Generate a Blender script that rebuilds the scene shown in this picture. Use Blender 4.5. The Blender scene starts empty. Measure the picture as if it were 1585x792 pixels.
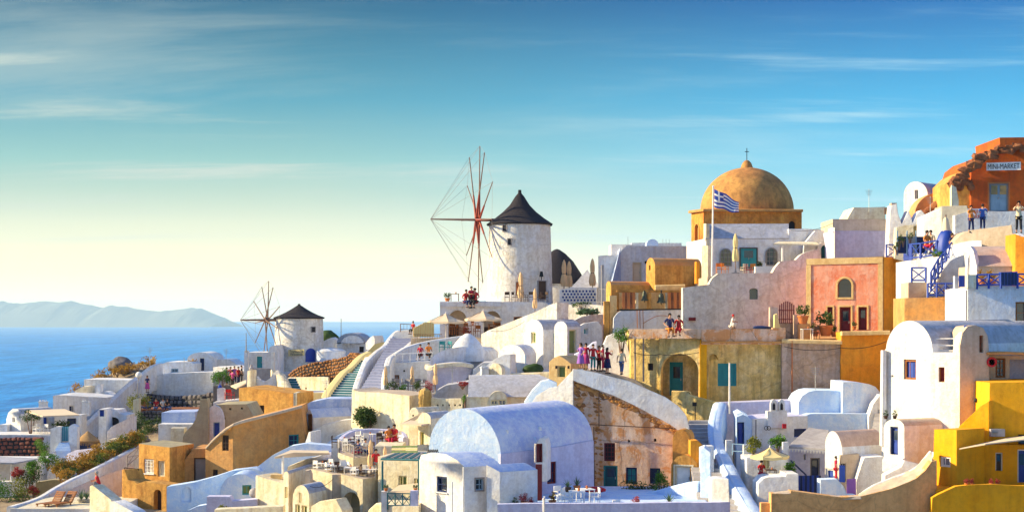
import bpy, bmesh, math, random
from mathutils import Vector, noise, Matrix
from mathutils.geometry import tessellate_polygon
random.seed(7)
rnd = random.random
R_ = math.radians
SC = bpy.context.scene
COL = SC.collection
# ---------------------------------------------------------------- camera, sky, sun, exposure
F, HY, CX = 2400.0, 496.0, 792.5
cam_d = bpy.data.cameras.new('camera')
cam = bpy.data.objects.new('camera', cam_d); COL.objects.link(cam); SC.camera = cam
cam.rotation_euler = (R_(90), 0, 0)
cam_d.sensor_width = 36; cam_d.lens = F/1585*36
cam_d.shift_y = (HY-396)/1585
cam_d.clip_start = 1; cam_d.clip_end = 400000
SUN_AZ, SUN_EL = R_(-90-0), R_(23)      # azimuth measured clockwise from +Y (view direction)
SUN_AZ = R_(-85)                        # low in the west
sd = Vector((math.sin(SUN_AZ)*math.cos(SUN_EL), math.cos(SUN_AZ)*math.cos(SUN_EL), math.sin(SUN_EL)))
sun_d = bpy.data.lights.new('sun', 'SUN'); sun = bpy.data.objects.new('sun', sun_d); COL.objects.link(sun)
sun_d.energy = 4.8; sun_d.angle = R_(0.6); sun_d.color = (1.0, .80, .44)
sun.rotation_euler = (-sd).to_track_quat('-Z', 'Y').to_euler()
w = bpy.data.worlds.new('World'); SC.world = w; w.use_nodes = True
def sr(r, g, b):
    f = lambda c: (c/255/12.92) if c/255 <= .04045 else ((c/255+.055)/1.055)**2.4
    return (f(r), f(g), f(b), 1)
class NT:
    def __init__(s, nt): s.t = nt; nt.nodes.clear()
    def n(s, typ, ins={}, **kw):
        nd = s.t.nodes.new('ShaderNode'+typ)
        for k, v in kw.items(): setattr(nd, k, v)
        for k, v in ins.items():
            sk = nd.inputs[k]
            if isinstance(v, bpy.types.NodeSocket): s.t.links.new(v, sk)
            else: sk.default_value = v
        return nd
    def m(s, op, a, b=0.0, c=None):
        i = {0: a, 1: b}
        if c is not None: i[2] = c
        return s.n('Math', i, operation=op).outputs[0]
    def mix(s, f, a, b, bt='MIX'):
        return s.n('Mix', {0: f, 6: a, 7: b}, data_type='RGBA', blend_type=bt).outputs[2]
    def ramp(s, f, st, ip='LINEAR'):
        nd = s.n('ValToRGB', {0: f}); cr = nd.color_ramp; cr.interpolation = ip
        while len(cr.elements) < len(st): cr.elements.new(.5)
        for e, (p, c) in zip(cr.elements, st):
            e.position = p; e.color = c if len(c) == 4 else (*c, 1)
        return nd.outputs[0]
    def sep(s, v): o = s.n('SeparateXYZ', {0: v}).outputs; return o[0], o[1], o[2]
    def com(s, x, y, z): return s.n('CombineXYZ', {0: x, 1: y, 2: z}).outputs[0]
    def noise(s, v, sc, det=4, rough=.55, dis=0): return s.n('TexNoise', {'Vector': v, 'Scale': sc, 'Detail': det, 'Roughness': rough, 'Distortion': dis}).outputs[0]
SKY_GAIN = .54
t = NT(w.node_tree)
sk = t.n('TexSky', sky_type='NISHITA', sun_disc=False, sun_elevation=SUN_EL, sun_rotation=SUN_AZ, altitude=100.0, air_density=1.0, dust_density=.6, ozone_density=6.0)
tc = t.n('TexCoord').outputs['Generated']
x, y, z = t.sep(tc)
ze = t.m('MAXIMUM', z, 0.0)
zr = t.m('SQRT', ze)        # finer steps near the horizon
def st(l): return [(math.sqrt(p), sr(*c)) for p, c in l]
ra = t.ramp(zr, st([(0, (255,244,205)), (.03, (255,238,184)), (.062, (220,226,196)), (.1, (150,198,192)), (.14, (84,160,182)), (.2, (22,100,136)), (.4, (24,92,146)), (1, (18,80,150))]))
rb = t.ramp(zr, st([(0, (240,250,235)), (.03, (232,242,212)), (.062, (168,220,224)), (.1, (112,204,240)), (.14, (66,174,226)), (.2, (6,104,178)), (.4, (18,96,166)), (1, (18,80,150))]))
az = t.m('DIVIDE', x, t.m('MAXIMUM', t.m('SQRT', t.m('ADD', t.m('MULTIPLY', x, x), t.m('MULTIPLY', y, y))), .01))
fa = t.n('MapRange', {0: az, 1: -.17, 2: .32}, interpolation_type='SMOOTHSTEP').outputs[0]
skyc = t.mix(fa, ra, rb)
# thin cirrus in a plane far overhead
den = t.m('ADD', ze, .09)
cv = t.com(t.m('DIVIDE', x, den), t.m('DIVIDE', y, den), 0.0)
def cloud(rz, sx, sy, sc_, lo, hi, off):
    v = t.n('Mapping', {'Vector': cv, 'Location': off, 'Rotation': (0, 0, R_(rz)), 'Scale': (sx, sy, 1)}).outputs[0]
    return t.n('MapRange', {0: t.noise(v, sc_, 8, .62, .35), 1: lo, 2: hi}, interpolation_type='SMOOTHSTEP').outputs[0]
wisp = cloud(-10, .55, 2.6, .95, .50, .74, (3.1, 1.7, 0)); soft = cloud(-4, .45, 1.1, .8, .46, .72, (7.3, 4.4, 0)); patch = cloud(0, .5, .9, .7, .42, .60, (1.2, 9.4, 0))
cl = t.m('ADD', t.m('MULTIPLY', t.m('MULTIPLY', wisp, patch), 1.6), t.m('MULTIPLY', soft, .5))
cl = t.m('MULTIPLY', cl, t.n('MapRange', {0: z, 1: .015, 2: .07}).outputs[0])
cirr = t.mix(fa, sr(206,216,204), sr(176,222,240))
skyc = t.mix(t.m('MULTIPLY', t.m('MINIMUM', cl, 1.0), .74), skyc, cirr)
low = t.n('MapRange', {0: z, 1: .09, 2: .0}, interpolation_type='SMOOTHSTEP').outputs[0]
bg1 = t.n('Background', {0: skyc, 1: t.m('MULTIPLY', SKY_GAIN, t.m('ADD', 1.0, t.m('MULTIPLY', low, .38)))})
bg2 = t.n('Background', {0: sk.outputs[0], 1: .15})
zf = t.n('MapRange', {0: z, 1: .2, 2: .62}, interpolation_type='SMOOTHSTEP').outputs[0]
t.n('OutputWorld', {0: t.n('MixShader', {0: zf, 1: bg1.outputs[0], 2: bg2.outputs[0]}).outputs[0]})
SC.view_settings.view_transform = 'Standard'; SC.view_settings.look = 'None'
SC.view_settings.exposure = 1.05; SC.view_settings.gamma = 1
SC.cycles.max_bounces = 5; SC.cycles.diffuse_bounces = 3; SC.cycles.glossy_bounces = 2; SC.cycles.volume_bounces = 2
SC.cycles.transmission_bounces = 3; SC.cycles.transparent_max_bounces = 6
SC.cycles.use_denoising = True

# ---------------------------------------------------------------- materials
M = {}
def mat(name):
    m = bpy.data.materials.new(name); m.use_nodes = True; M[name] = m
    return m, NT(m.node_tree)
def out(t, bsdf): t.n('OutputMaterial', {0: bsdf.outputs[0]})
def plaster(name, base, stain=None, amt=.35, streak=.3, base2=None, scale=1.0, bump=.35, rough=.85, crack=0.0, peel=None, peel_amt=.5):
    m, t = mat(name)
    g = t.n('NewGeometry').outputs['Position']
    base = (*base, 1); stain = (*(stain or tuple(c*.6 for c in base[:3])), 1)
    c = base
    if base2: c = t.mix(t.n('MapRange', {0: t.noise(g, .45*scale, 5, .6), 1: .38, 2: .62}).outputs[0], base, (*base2, 1))
    n1 = t.noise(g, 1.1*scale, 8, .68)
    c = t.mix(t.m('MULTIPLY', t.n('MapRange', {0: n1, 1: .44, 2: .64}).outputs[0], amt), c, stain)
    sv = t.n('Mapping', {'Vector': g, 'Scale': (2.2*scale, 2.2*scale, .22*scale)}).outputs[0]
    n2 = t.noise(sv, 1.4, 6, .6)
    c = t.mix(t.m('MULTIPLY', t.n('MapRange', {0: n2, 1: .47, 2: .66}).outputs[0], streak), c, stain)
    n4 = t.noise(g, 3.6*scale, 6, .7, .3)
    c = t.mix(t.m('MULTIPLY', t.n('MapRange', {0: n4, 1: .49, 2: .64}).outputs[0], min(1, amt*.85)), c, stain)
    lite = tuple(min(.92, v*1.12+.02) for v in base[:3])+(1,)
    c = t.mix(t.m('MULTIPLY', t.n('MapRange', {0: n4, 1: .48, 2: .3}).outputs[0], .5), c, lite)
    if peel:
        n3 = t.noise(g, .8*scale, 9, .74, .8)
        pm = t.n('MapRange', {0: n3, 1: .5, 2: .56}).outputs[0]
        c = t.mix(t.m('MULTIPLY', pm, peel_amt), c, (*peel, 1))
    if crack:
        vo = t.n('TexVoronoi', {'Vector': t.mix(.3, g, t.n('TexNoise', {'Vector': g, 'Scale': 1.2, 'Detail': 4}).outputs['Color']), 'Scale': .42*scale}, feature='DISTANCE_TO_EDGE').outputs[0]
        cm = t.n('MapRange', {0: vo, 1: .012, 2: .0}).outputs[0]
        c = t.mix(t.m('MULTIPLY', cm, crack), c, (.09, .055, .035, 1))
    fine = t.noise(g, 9, 6, .7)
    c = t.mix(.16, c, t.mix(fine, (.55,.55,.55,1), (1,1,1,1)), 'MULTIPLY')
    h = t.m('ADD', t.m('ADD', t.m('MULTIPLY', n1, .5), t.m('MULTIPLY', n4, .45)), t.m('MULTIPLY', fine, .3))
    bv = t.n('Bevel', {0: .07}, samples=4)
    b = t.n('Bump', {'Height': h, 'Strength': bump, 'Distance': .16, 'Normal': bv.outputs[0]})
    out(t, t.n('BsdfPrincipled', {'Base Color': c, 'Roughness': rough, 'Normal': b.outputs[0], 'Specular IOR Level': .2}))
    return m
def simple(name, col, rough=.7, metal=0.0, var=.25, spec=.3, bump=0.0, sc=3.0):
    m, t = mat(name)
    g = t.n('NewGeometry').outputs['Position']
    n = t.noise(g, sc, 5)
    c = t.mix(n, tuple(v*(1-var) for v in col)+(1,), tuple(min(1, v*(1+var)) for v in col)+(1,))
    i = {'Base Color': c, 'Roughness': rough, 'Metallic': metal, 'Specular IOR Level': spec}
    if bump: i['Normal'] = t.n('Bump', {'Height': t.noise(g, sc*4, 4), 'Strength': bump, 'Distance': .05}).outputs[0]
    out(t, t.n('BsdfPrincipled', i)); return m
W0 = (.80, .78, .77)
plaster('white', (.84,.81,.78), (.52,.45,.38), .36, .32, base2=(.72,.77,.88), bump=.6)
plaster('white_worn', (.84,.80,.74), (.50,.42,.32), .5, .45, base2=(.72,.73,.78), bump=.9, crack=.22)
plaster('limecream', (.86,.81,.68), (.52,.44,.32), .5, .45, base2=(.76,.74,.70), bump=.9, crack=.2)
plaster('brownlit', (.84,.48,.20), (.50,.26,.10), .4, .4, base2=(.78,.44,.18), bump=1, crack=.2)  # lighter copy of brown that offsets the shade on the bottom wall
plaster('white_blueshade', (.46,.63,.90), (.76,.82,.90), .6, .3, base2=(.40,.56,.88), bump=.6)  # whitewash with blue shade put into its colour
plaster('roofblue', (.34,.45,.74), (.62,.68,.82), .7, .3, base2=(.28,.38,.70), bump=.6)
plaster('roofgrey', (.52,.52,.58), (.32,.30,.30), .5, .4, base2=(.44,.46,.55), bump=.6)
plaster('lavender', (.66,.65,.86), (.45,.42,.60), .45, .4, base2=(.58,.62,.86), bump=.6)  # white walls, their lavender shade painted into the base tone
plaster('cream', (.85,.76,.54), (.52,.38,.20), .42, .5, base2=(.80,.76,.66), bump=.6)  # warm sunlight on white walls put into the tone; also trims and frames
plaster('ochre', (.70,.35,.08), (.36,.15,.04), .6, .5, base2=(.74,.42,.11), bump=.6)
plaster('orange', (.84,.30,.02), (.48,.15,.02), .35, .4, base2=(.80,.36,.04), bump=.4)
plaster('brown', (.66,.30,.08), (.34,.16,.07), .45, .35, base2=(.64,.35,.13), bump=.5)
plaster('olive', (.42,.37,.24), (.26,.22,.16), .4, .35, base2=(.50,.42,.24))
plaster('khaki', (.94,.64,.19), (.32,.21,.06), .5, .6, base2=(.86,.70,.36), bump=.9, peel=(.66,.44,.14), peel_amt=.45, crack=.25)
plaster('peach', (.80,.52,.33), (.40,.18,.07), .35, .4, base2=(.84,.70,.62), bump=.8, peel=(.62,.24,.05), peel_amt=.75, crack=.55)
plaster('pinkgrey', (.66,.54,.48), (.36,.26,.20), .5, .7, base2=(.66,.44,.28), bump=.8, crack=.3)
plaster('redpaint', (.88,.30,.17), (.92,.52,.38), .7, .4, base2=(.74,.16,.07), bump=.5)
plaster('marketred', (.54,.085,.015), (.28,.06,.02), .45, .5, base2=(.66,.15,.02))
plaster('yellow', (.95,.42,.006), (.52,.20,.01), .25, .3, base2=(.92,.45,.02))
plaster('trim', (.86,.62,.30), (.60,.34,.12), .4, .4, base2=(.84,.56,.24))
plaster('drum', (.80,.30,.05), (.40,.12,.03), .7, .5, base2=(.86,.44,.10), bump=.9, peel=(.60,.20,.05), peel_amt=.5)
plaster('vaultblue', (.40,.49,.78), (.72,.76,.88), .8, .35, base2=(.50,.52,.80), bump=.6)
plaster('dome', (.60,.26,.08), (.26,.12,.05), .6, .4, base2=(.66,.34,.10), bump=.7, scale=.7)
plaster('terracotta_roof', (.68,.30,.09), (.40,.17,.08), .4, .2, base2=(.66,.36,.16))
plaster('rubble', (.30,.10,.05), (.12,.045,.03), .6, .3, base2=(.40,.17,.07), bump=1)
plaster('concrete', (.40,.38,.35), (.25,.23,.2), .4, .3)
plaster('tan', (.62,.50,.38), (.42,.30,.2), .35, .4)
plaster('pinkroof', (.50,.38,.34), (.33,.24,.22), .4, .3, base2=(.58,.42,.36))
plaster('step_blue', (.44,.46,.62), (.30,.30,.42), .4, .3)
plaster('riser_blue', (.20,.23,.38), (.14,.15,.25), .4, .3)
plaster('step_grey', (.42,.40,.42), (.24,.22,.22), .4, .3)
plaster('stone_red', (.28,.10,.08), (.12,.06,.05), .5, .1, bump=1)
plaster('stone_grey', (.20,.18,.19), (.09,.08,.08), .5, .1, bump=1)
plaster('stone_brown', (.42,.19,.07), (.20,.09,.04), .5, .1, bump=1)
simple('teal', (.03,.26,.30)); simple('tealdark', (.012,.11,.15)); simple('blue', (.02,.06,.36), .5); simple('bluepale', (.22,.36,.52))
simple('navy', (.01,.025,.10), .4); simple('green', (.16,.22,.08)); simple('dkred', (.20,.02,.02)); simple('maroon', (.14,.02,.03))
simple('wood', (.28,.10,.03), bump=.3); simple('dkwood', (.07,.04,.03)); simple('greywood', (.26,.24,.25))
simple('whitepaint', (.80,.78,.76), .5); simple('creampaint', (.78,.68,.40)); simple('black', (.012,.012,.015)); simple('hole', (.02,.02,.03))
simple('glass', (.015,.03,.055), .08, spec=.8, var=.5); simple('glasswarm', (.10,.07,.03), .1, spec=.8, var=.5)
simple('thatch', (.028,.024,.032), .95, var=.5, bump=1, sc=6); simple('slate', (.05,.05,.07), .8, var=.4, bump=.6)
simple('straw', (.42,.26,.12), .95, var=.4, bump=1, sc=8); simple('bamboo', (.50,.34,.12), .9, var=.4, sc=5)
simple('canvas', (.70,.56,.40), .9, var=.12); simple('canvas_y', (.74,.60,.28), .9, var=.12); simple('canvas_o', (.76,.50,.27), .9, var=.2)
simple('sail_rust', (.30,.05,.03), .6); simple('polewood', (.20,.12,.09), .7); simple('polegrey', (.32,.29,.28), .7)
simple('metal', (.35,.36,.38), .4, .8); simple('bronze', (.06,.07,.05), .5, .4); simple('terracotta', (.50,.16,.05)); simple('skin', (.50,.25,.15), .6, var=.08)
simple('hair', (.03,.018,.012), .7); simple('hairgrey', (.4,.38,.35), .7)
for nm, c in dict(c_red=(.50,.02,.03), c_crimson=(.38,.01,.05), c_pink=(.60,.08,.30), c_purple=(.28,.12,.45), c_navy=(.02,.03,.12), c_white=(.75,.73,.70), c_teal=(.02,.22,.22), c_black=(.02,.02,.025), c_blue=(.05,.12,.42), c_orange=(.65,.22,.04), c_denim=(.06,.12,.30), c_cream=(.70,.58,.38), c_grey=(.2,.2,.22)).items():
    simple(nm, c, .85, var=.15, sc=8)
def leafmat(name, a, b):
    m, t = mat(name)
    g = t.n('NewGeometry').outputs['Position']; oi = t.n('ObjectInfo').outputs['Random']
    c = t.mix(t.noise(g, 3.5, 4, .7), (*a, 1), (*b, 1))
    bs = t.n('BsdfPrincipled', {'Base Color': c, 'Roughness': .6, 'Specular IOR Level': .3})
    tr = t.n('BsdfTranslucent', {'Color': c})
    t.n('OutputMaterial', {0: t.n('MixShader', {0: .3, 1: bs.outputs[0], 2: tr.outputs[0]}).outputs[0]})
leafmat('leaf', (.018,.05,.012), (.09,.15,.03)); leafmat('leafy', (.10,.13,.015), (.34,.34,.05)); leafmat('leafdry', (.20,.10,.015), (.58,.34,.05))
leafmat('leafred', (.25,.02,.04), (.50,.08,.06)); leafmat('agave', (.05,.12,.06), (.14,.22,.12)); leafmat('leafgreen', (.03,.12,.015), (.15,.32,.03))

# ---------------------------------------------------------------- helpers
def P(px, py, D): return Vector(((px-CX)*D/F, D, (HY-py)*D/F))
ROOT = {}
def origin_of(o):
    while o is not None:
        if o.name in ROOT: return ROOT[o.name]
        o = o.parent
    return Vector((0, 0, 0))
def obj(name, bm, m, parent=None, smooth=35, kind=None):
    me = bpy.data.meshes.new(name)
    if parent is not None:
        o3 = origin_of(parent)
        if o3.length: bmesh.ops.translate(bm, verts=bm.verts, vec=-o3)
    bmesh.ops.recalc_face_normals(bm, faces=bm.faces)
    bm.to_mesh(me); bm.free()
    for mm in (m if isinstance(m, (list, tuple)) else [m]): me.materials.append(M[mm])
    if smooth:
        me.shade_smooth(); me.set_sharp_from_angle(angle=R_(smooth))
    o = bpy.data.objects.new(name, me); COL.objects.link(o); o.parent = parent
    if kind: o['kind'] = kind
    return o
def thing(name, label, cat, loc=(0, 0, 0), rz=0, group=None, local=False):
    o = bpy.data.objects.new(name, None); COL.objects.link(o); o.location = loc; o.rotation_euler = (0, 0, rz)
    o.empty_display_size = .3; o['label'] = label; o['category'] = cat
    if group: o['group'] = group
    if not local: ROOT[o.name] = Vector(loc)
    return o
def tag(o, label, cat, group=None):
    o['label'] = label; o['category'] = cat
    if group: o['group'] = group
    return o
def recenter(o):
    "puts the origin of a one-mesh thing at its base"
    me = o.data; n = len(me.vertices); c = Vector((0, 0, 0))
    for v in me.vertices: c += v.co
    c /= n; c.z = min(v.co.z for v in me.vertices)
    me.transform(Matrix.Translation(-c)); o.location = c
    return o
CH = {}
def kids(o): return [c for c in o.children]
def dup(root, loc, rz=0, label=None, group=None, sc=1, mats=None):
    def cp(o, par):
        c = o.copy(); COL.objects.link(c); c.parent = par
        for k in kids(o): cp(k, c)
        return c
    r = cp(root, None); r.location = loc; r.rotation_euler = (0, 0, rz); r.scale = (sc, sc, sc)
    if label: r['label'] = label
    if group: r['group'] = group
    if mats:
        for c in r.children_recursive:
            b = c.name.split('.')[0]
            if b in mats:
                c.material_slots[0].link = 'OBJECT'; c.material_slots[0].material = M[mats[b]]
    return r
def box(bm, c, s, rz=0, taper=1.0, mi=0, rx=0, ry=0):
    mt = Matrix.Translation(Vector(c)) @ Matrix.Rotation(rz, 4, 'Z') @ Matrix.Rotation(rx, 4, 'X') @ Matrix.Rotation(ry, 4, 'Y')
    vs = []
    for dz in (-.5, .5):
        k = taper if dz > 0 else 1
        for dx, dy in ((-.5,-.5),(.5,-.5),(.5,.5),(-.5,.5)):
            vs.append(bm.verts.new(mt @ Vector((dx*s[0]*k, dy*s[1]*k, dz*s[2]))))
    for f in ((0,1,2,3),(4,5,6,7),(0,1,5,4),(1,2,6,5),(2,3,7,6),(3,0,4,7)):
        bm.faces.new([vs[i] for i in f]).material_index = mi
def tube(bm, a, b, r0, r1=None, n=7, mi=0, caps=True):
    a = Vector(a); b = Vector(b); r1 = r0 if r1 is None else r1
    q = (b-a).to_track_quat('Z', 'Y'); l0, l1 = [], []
    for i in range(n):
        an = 2*math.pi*i/n; d = q @ Vector((math.cos(an), math.sin(an), 0))
        l0.append(bm.verts.new(a+d*r0)); l1.append(bm.verts.new(b+d*r1))
    for i in range(n):
        j = (i+1) % n; bm.faces.new((l0[i], l0[j], l1[j], l1[i])).material_index = mi
    if caps:
        bm.faces.new(l0).material_index = mi; bm.faces.new(l1).material_index = mi
def lathe(bm, c, prof, n=24, wob=0.0, a0=0, a1=2*math.pi, sq=1.0, mi=0):
    c = Vector(c); full = abs(a1-a0-2*math.pi) < 1e-4; rings = []
    for r, zz in prof:
        ring = []
        for i in range(n if full else n+1):
            an = a0+(a1-a0)*i/n
            k = 1+wob*noise.noise(Vector((math.cos(an)*2+c.x, math.sin(an)*2, zz*.7)))
            ring.append(bm.verts.new(c+Vector((math.cos(an)*r*k, math.sin(an)*r*k*sq, zz))))
        rings.append(ring)
    for a, b in zip(rings, rings[1:]):
        m_ = len(a)
        for i in range(m_ if full else m_-1):
            j = (i+1) % m_; bm.faces.new((a[i], a[j], b[j], b[i])).material_index = mi
    if full:
        if prof[0][0] > .001: bm.faces.new(rings[0]).material_index = mi
        if prof[-1][0] > .001: bm.faces.new(rings[-1]).material_index = mi
class Pl:
    "a vertical plane through two ground points, each given by picture column and distance"
    def __init__(s, xa, Da, xb, Db):
        s.A = Vector(((xa-CX)*Da/F, Da, 0)); s.B = Vector(((xb-CX)*Db/F, Db, 0)); s.xa, s.Da, s.xb, s.Db = xa, Da, xb, Db
        s.u = (s.B-s.A).normalized(); s.n = Vector((-s.u.y, s.u.x, 0))
        if s.n.y < 0: s.n = -s.n          # n points away from the viewer
    def pt(s, px, py):
        r = Vector(((px-CX)/F, 1, (HY-py)/F)); tt = s.A.dot(s.n)/r.dot(s.n); return r*tt
    def D(s, px): return s.pt(px, HY).y
def LP(x0, x1, D1, k=1.25): return Pl(x0, D1+(x1-x0)*D1/F*k, x1, D1)      # faces the sun: far end on the sun side
def SP(x0, x1, D0, k=.25): return Pl(x0, D0, x1, D0+(x1-x0)*D0/F*k)      # turned from the sun
def R(x0, y0, x1, y1): return [(x0, y1), (x0, y0), (x1, y0), (x1, y1)]
def arc(x0, x1, ys, yt, n=16, y1=None, p=2.0):
    "half ellipse from (x0, ys) over yt to (x1, y1 or ys)"
    y1 = ys if y1 is None else y1; o = []
    for i in range(n+1):
        a = math.pi*i/n; cx = -math.cos(a); xx = (x0+x1)/2+(x1-x0)/2*cx
        s = math.sin(a)**(2/p); base = ys+(y1-ys)*(i/n); o.append((xx, base+(yt-(ys+y1)/2)*s))
    return o
def gable(x0, x1, ys, yt, yb, n=16, y1=None, yb1=None): return [(x0, yb)]+arc(x0, x1, ys, yt, n, y1)+[(x1, yb if yb1 is None else yb1)]
def tess(bm, loops, mi=0):
    vs = [[bm.verts.new(p) for p in lp] for lp in loops]; flat = [v for l in vs for v in l]
    for tr in tessellate_polygon(loops):
        try: bm.faces.new([flat[i] for i in tr]).material_index = mi
        except ValueError: pass
def densify(pts, step=1.1, j=.03):
    o = []; n = len(pts)
    for i in range(n):
        a, b = pts[i], pts[(i+1) % n]; k = min(8, max(1, int((b-a).length/step)))
        for q in range(k):
            p = a.lerp(b, q/k)
            if q:
                p = p+Vector((0, 0, j*2*noise.noise(p*.9)))
            o.append(p)
    return o
def poly(bm, outer, ext, thick=True, mi=0):
    "closed slab: polygon swept by ext"
    o2 = [p+ext for p in outer]; n = len(outer); tess(bm, [outer], mi); tess(bm, [o2], mi)
    for i in range(n):
        j = (i+1) % n; bm.faces.new([bm.verts.new(q) for q in (outer[i], outer[j], o2[j], o2[i])]).material_index = mi
def ring(bm, lo, li, d0, d1, nrm, mi=0):
    "frame between two loops of equal count, from depth d0 to d1 along nrm"
    n = len(lo); v = [[bm.verts.new(p+nrm*d) for p in L] for L, d in ((lo, d0), (li, d0), (li, d1), (lo, d1))]
    for a in range(4):
        b = (a+1) % 4
        for i in range(n):
            j = (i+1) % n; bm.faces.new((v[a][i], v[a][j], v[b][j], v[b][i])).material_index = mi
def opening(root, pl, sp):
    kind, x0, y0, x1, y1 = sp[:5]; o = sp[5] if len(sp) > 5 else {}
    xm = (x0+x1)/2; a = pl.pt(x0, y0); b = pl.pt(x1, y0); zt = pl.pt(xm, y0).z; zb = pl.pt(xm, y1).z
    u = Vector((b.x-a.x, b.y-a.y, 0)); W = u.length; u.normalize(); a0 = Vector((a.x, a.y, zb)); H = zt-zb; nn = pl.n
    def loop(t0, arched):
        w0, w1, h0, h1 = t0, W-t0, t0 if kind != 'door' else 0.0, H-t0
        if not arched: uv = [(w0, h0), (w0, h1), (w1, h1), (w1, h0)]
        else:
            rr = (w1-w0)/2; hs = max(h0+.05, h1-rr*o.get('rise', 1)); uv = [(w0, h0)]
            for i in range(11):
                an = math.pi*i/10; uv.append((w0+rr-math.cos(an)*rr, hs+math.sin(an)*(h1-hs)))
            uv.append((w1, h0))
        return [a0+u*p+Vector((0, 0, q)) for p, q in uv]
    ar = o.get('arch', False); hl = loop(0, ar); dep = o.get('dep', .22)
    fc = o.get('f', 'whitepaint'); pc = o.get('p', 'glass')
    if kind in ('hole',):
        if not o.get('thru'):
            bm = bmesh.new(); tess(bm, [[p+nn*(dep-.01) for p in loop(.0, ar)]]); obj(o.get('name', 'opening'), bm, o.get('p', 'hole'), root, 0)  # back sheet of the recess, near-black by default in place of shade
        if 'c' in o:
            bm = bmesh.new(); tt = o.get('ct', .12); ring(bm, loop(-tt, ar), loop(-.003, ar), -.05, .05, nn); obj('surround', bm, o['c'], root, 0)
        return hl, dep
    t = o.get('t', min(.09, W*.13)); bm = bmesh.new(); ring(bm, hl, loop(t, ar), dep*.35, dep-.02, nn)
    li = loop(t, ar)
    if kind == 'win':
        m = o.get('m', (1, 1) if W > .7 else (1, 0)); bw = .035
        for i in range(m[0]):
            c = a0+u*(W*(i+1)/(m[0]+1)); poly(bm, [c+u*s+Vector((0,0,h)) for s, h in ((-bw/2, t), (-bw/2, H-t), (bw/2, H-t), (bw/2, t))], nn*.03); 
        for i in range(m[1]):
            hh = H*(i+1)/(m[1]+1); poly(bm, [a0+u*s+Vector((0,0,h)) for s, h in ((t, hh-bw/2), (t, hh+bw/2), (W-t, hh+bw/2), (W-t, hh-bw/2))], nn*.03)
        if m != (0, 0):
            for v in bm.verts: pass
        f = obj('window', bm, fc, root, 0)
        if 'lab' in o: f['label'] = o['lab']
        bm = bmesh.new(); tess(bm, [[p+nn*(dep-.03) for p in li]]); obj('pane', bm, pc, f, 0)
        if o.get('sill'):
            bm = bmesh.new(); poly(bm, [a0+u*s+Vector((0,0,h)) for s, h in ((-.08, -.08), (-.08, -.003), (W+.08, -.003), (W+.08, -.08))], -nn*.08); obj('sill', bm, o['sill'], f, 0)
        if o.get('shut'):
            for s0 in (-W*.5, W+.02):
                bm = bmesh.new(); poly(bm, [a0-nn*.05+u*s+Vector((0,0,h)) for s, h in ((s0, 0), (s0, H), (s0+W*.48, H), (s0+W*.48, 0))], nn*.04); obj('shutter', bm, o['shut'], f, 0)
    else:
        lc = o.get('p', 'blue'); bm.free(); bm = bmesh.new()
        tess(bm, [[p+nn*(dep-.03) for p in li]])
        nl = 2 if W > 1.25 else 1; rows = o.get('rows', 2)
        for q in range(nl):
            l0 = t+(W-2*t)*q/nl; l1 = t+(W-2*t)*(q+1)/nl
            for r in range(rows):
                h0 = .08+(H-.25)*r/rows; h1 = (H-.25)*(r+1)/rows
                if ar and r == rows-1: h1 -= W*.2
                if h1-h0 > .1: poly(bm, [a0+nn*(dep-.06)+u*s+Vector((0,0,h)) for s, h in ((l0+.07, h0), (l0+.07, h1), (l1-.07, h1), (l1-.07, h0))], nn*.028)
        f = obj('door', bm, lc, root, 0)
        if 'lab' in o: f['label'] = o['lab']
        bm = bmesh.new(); ring(bm, hl, li, dep*.3, dep-.02, nn); obj('door_frame', bm, fc, f, 0)
        if W > .7:
            bm = bmesh.new(); box(bm, a0+u*(W*(.5 if nl > 1 else .82))+Vector((0,0,H*.48))+nn*(dep-.1), (.05,.07,.16)); obj('handle', bm, 'metal', f, 0)
        if o.get('g'):
            bm = bmesh.new(); zz = H*.52; tess(bm, [[a0+nn*(dep-.07)+u*s+Vector((0,0,h)) for s, h in ((W*.25, zz), (W*.25, H*.86), (W*.75, H*.86), (W*.75, zz))]]); obj('pane', bm, 'glass', f, 0)
    if 'c' in o:
        bm = bmesh.new(); tt = o.get('ct', .14); ring(bm, loop(-tt, ar), loop(-.003, ar), -.04, .05, nn); s_ = obj('surround', bm, o['c'], f, 0)
    return hl, dep
DOWN = 5.0
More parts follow.
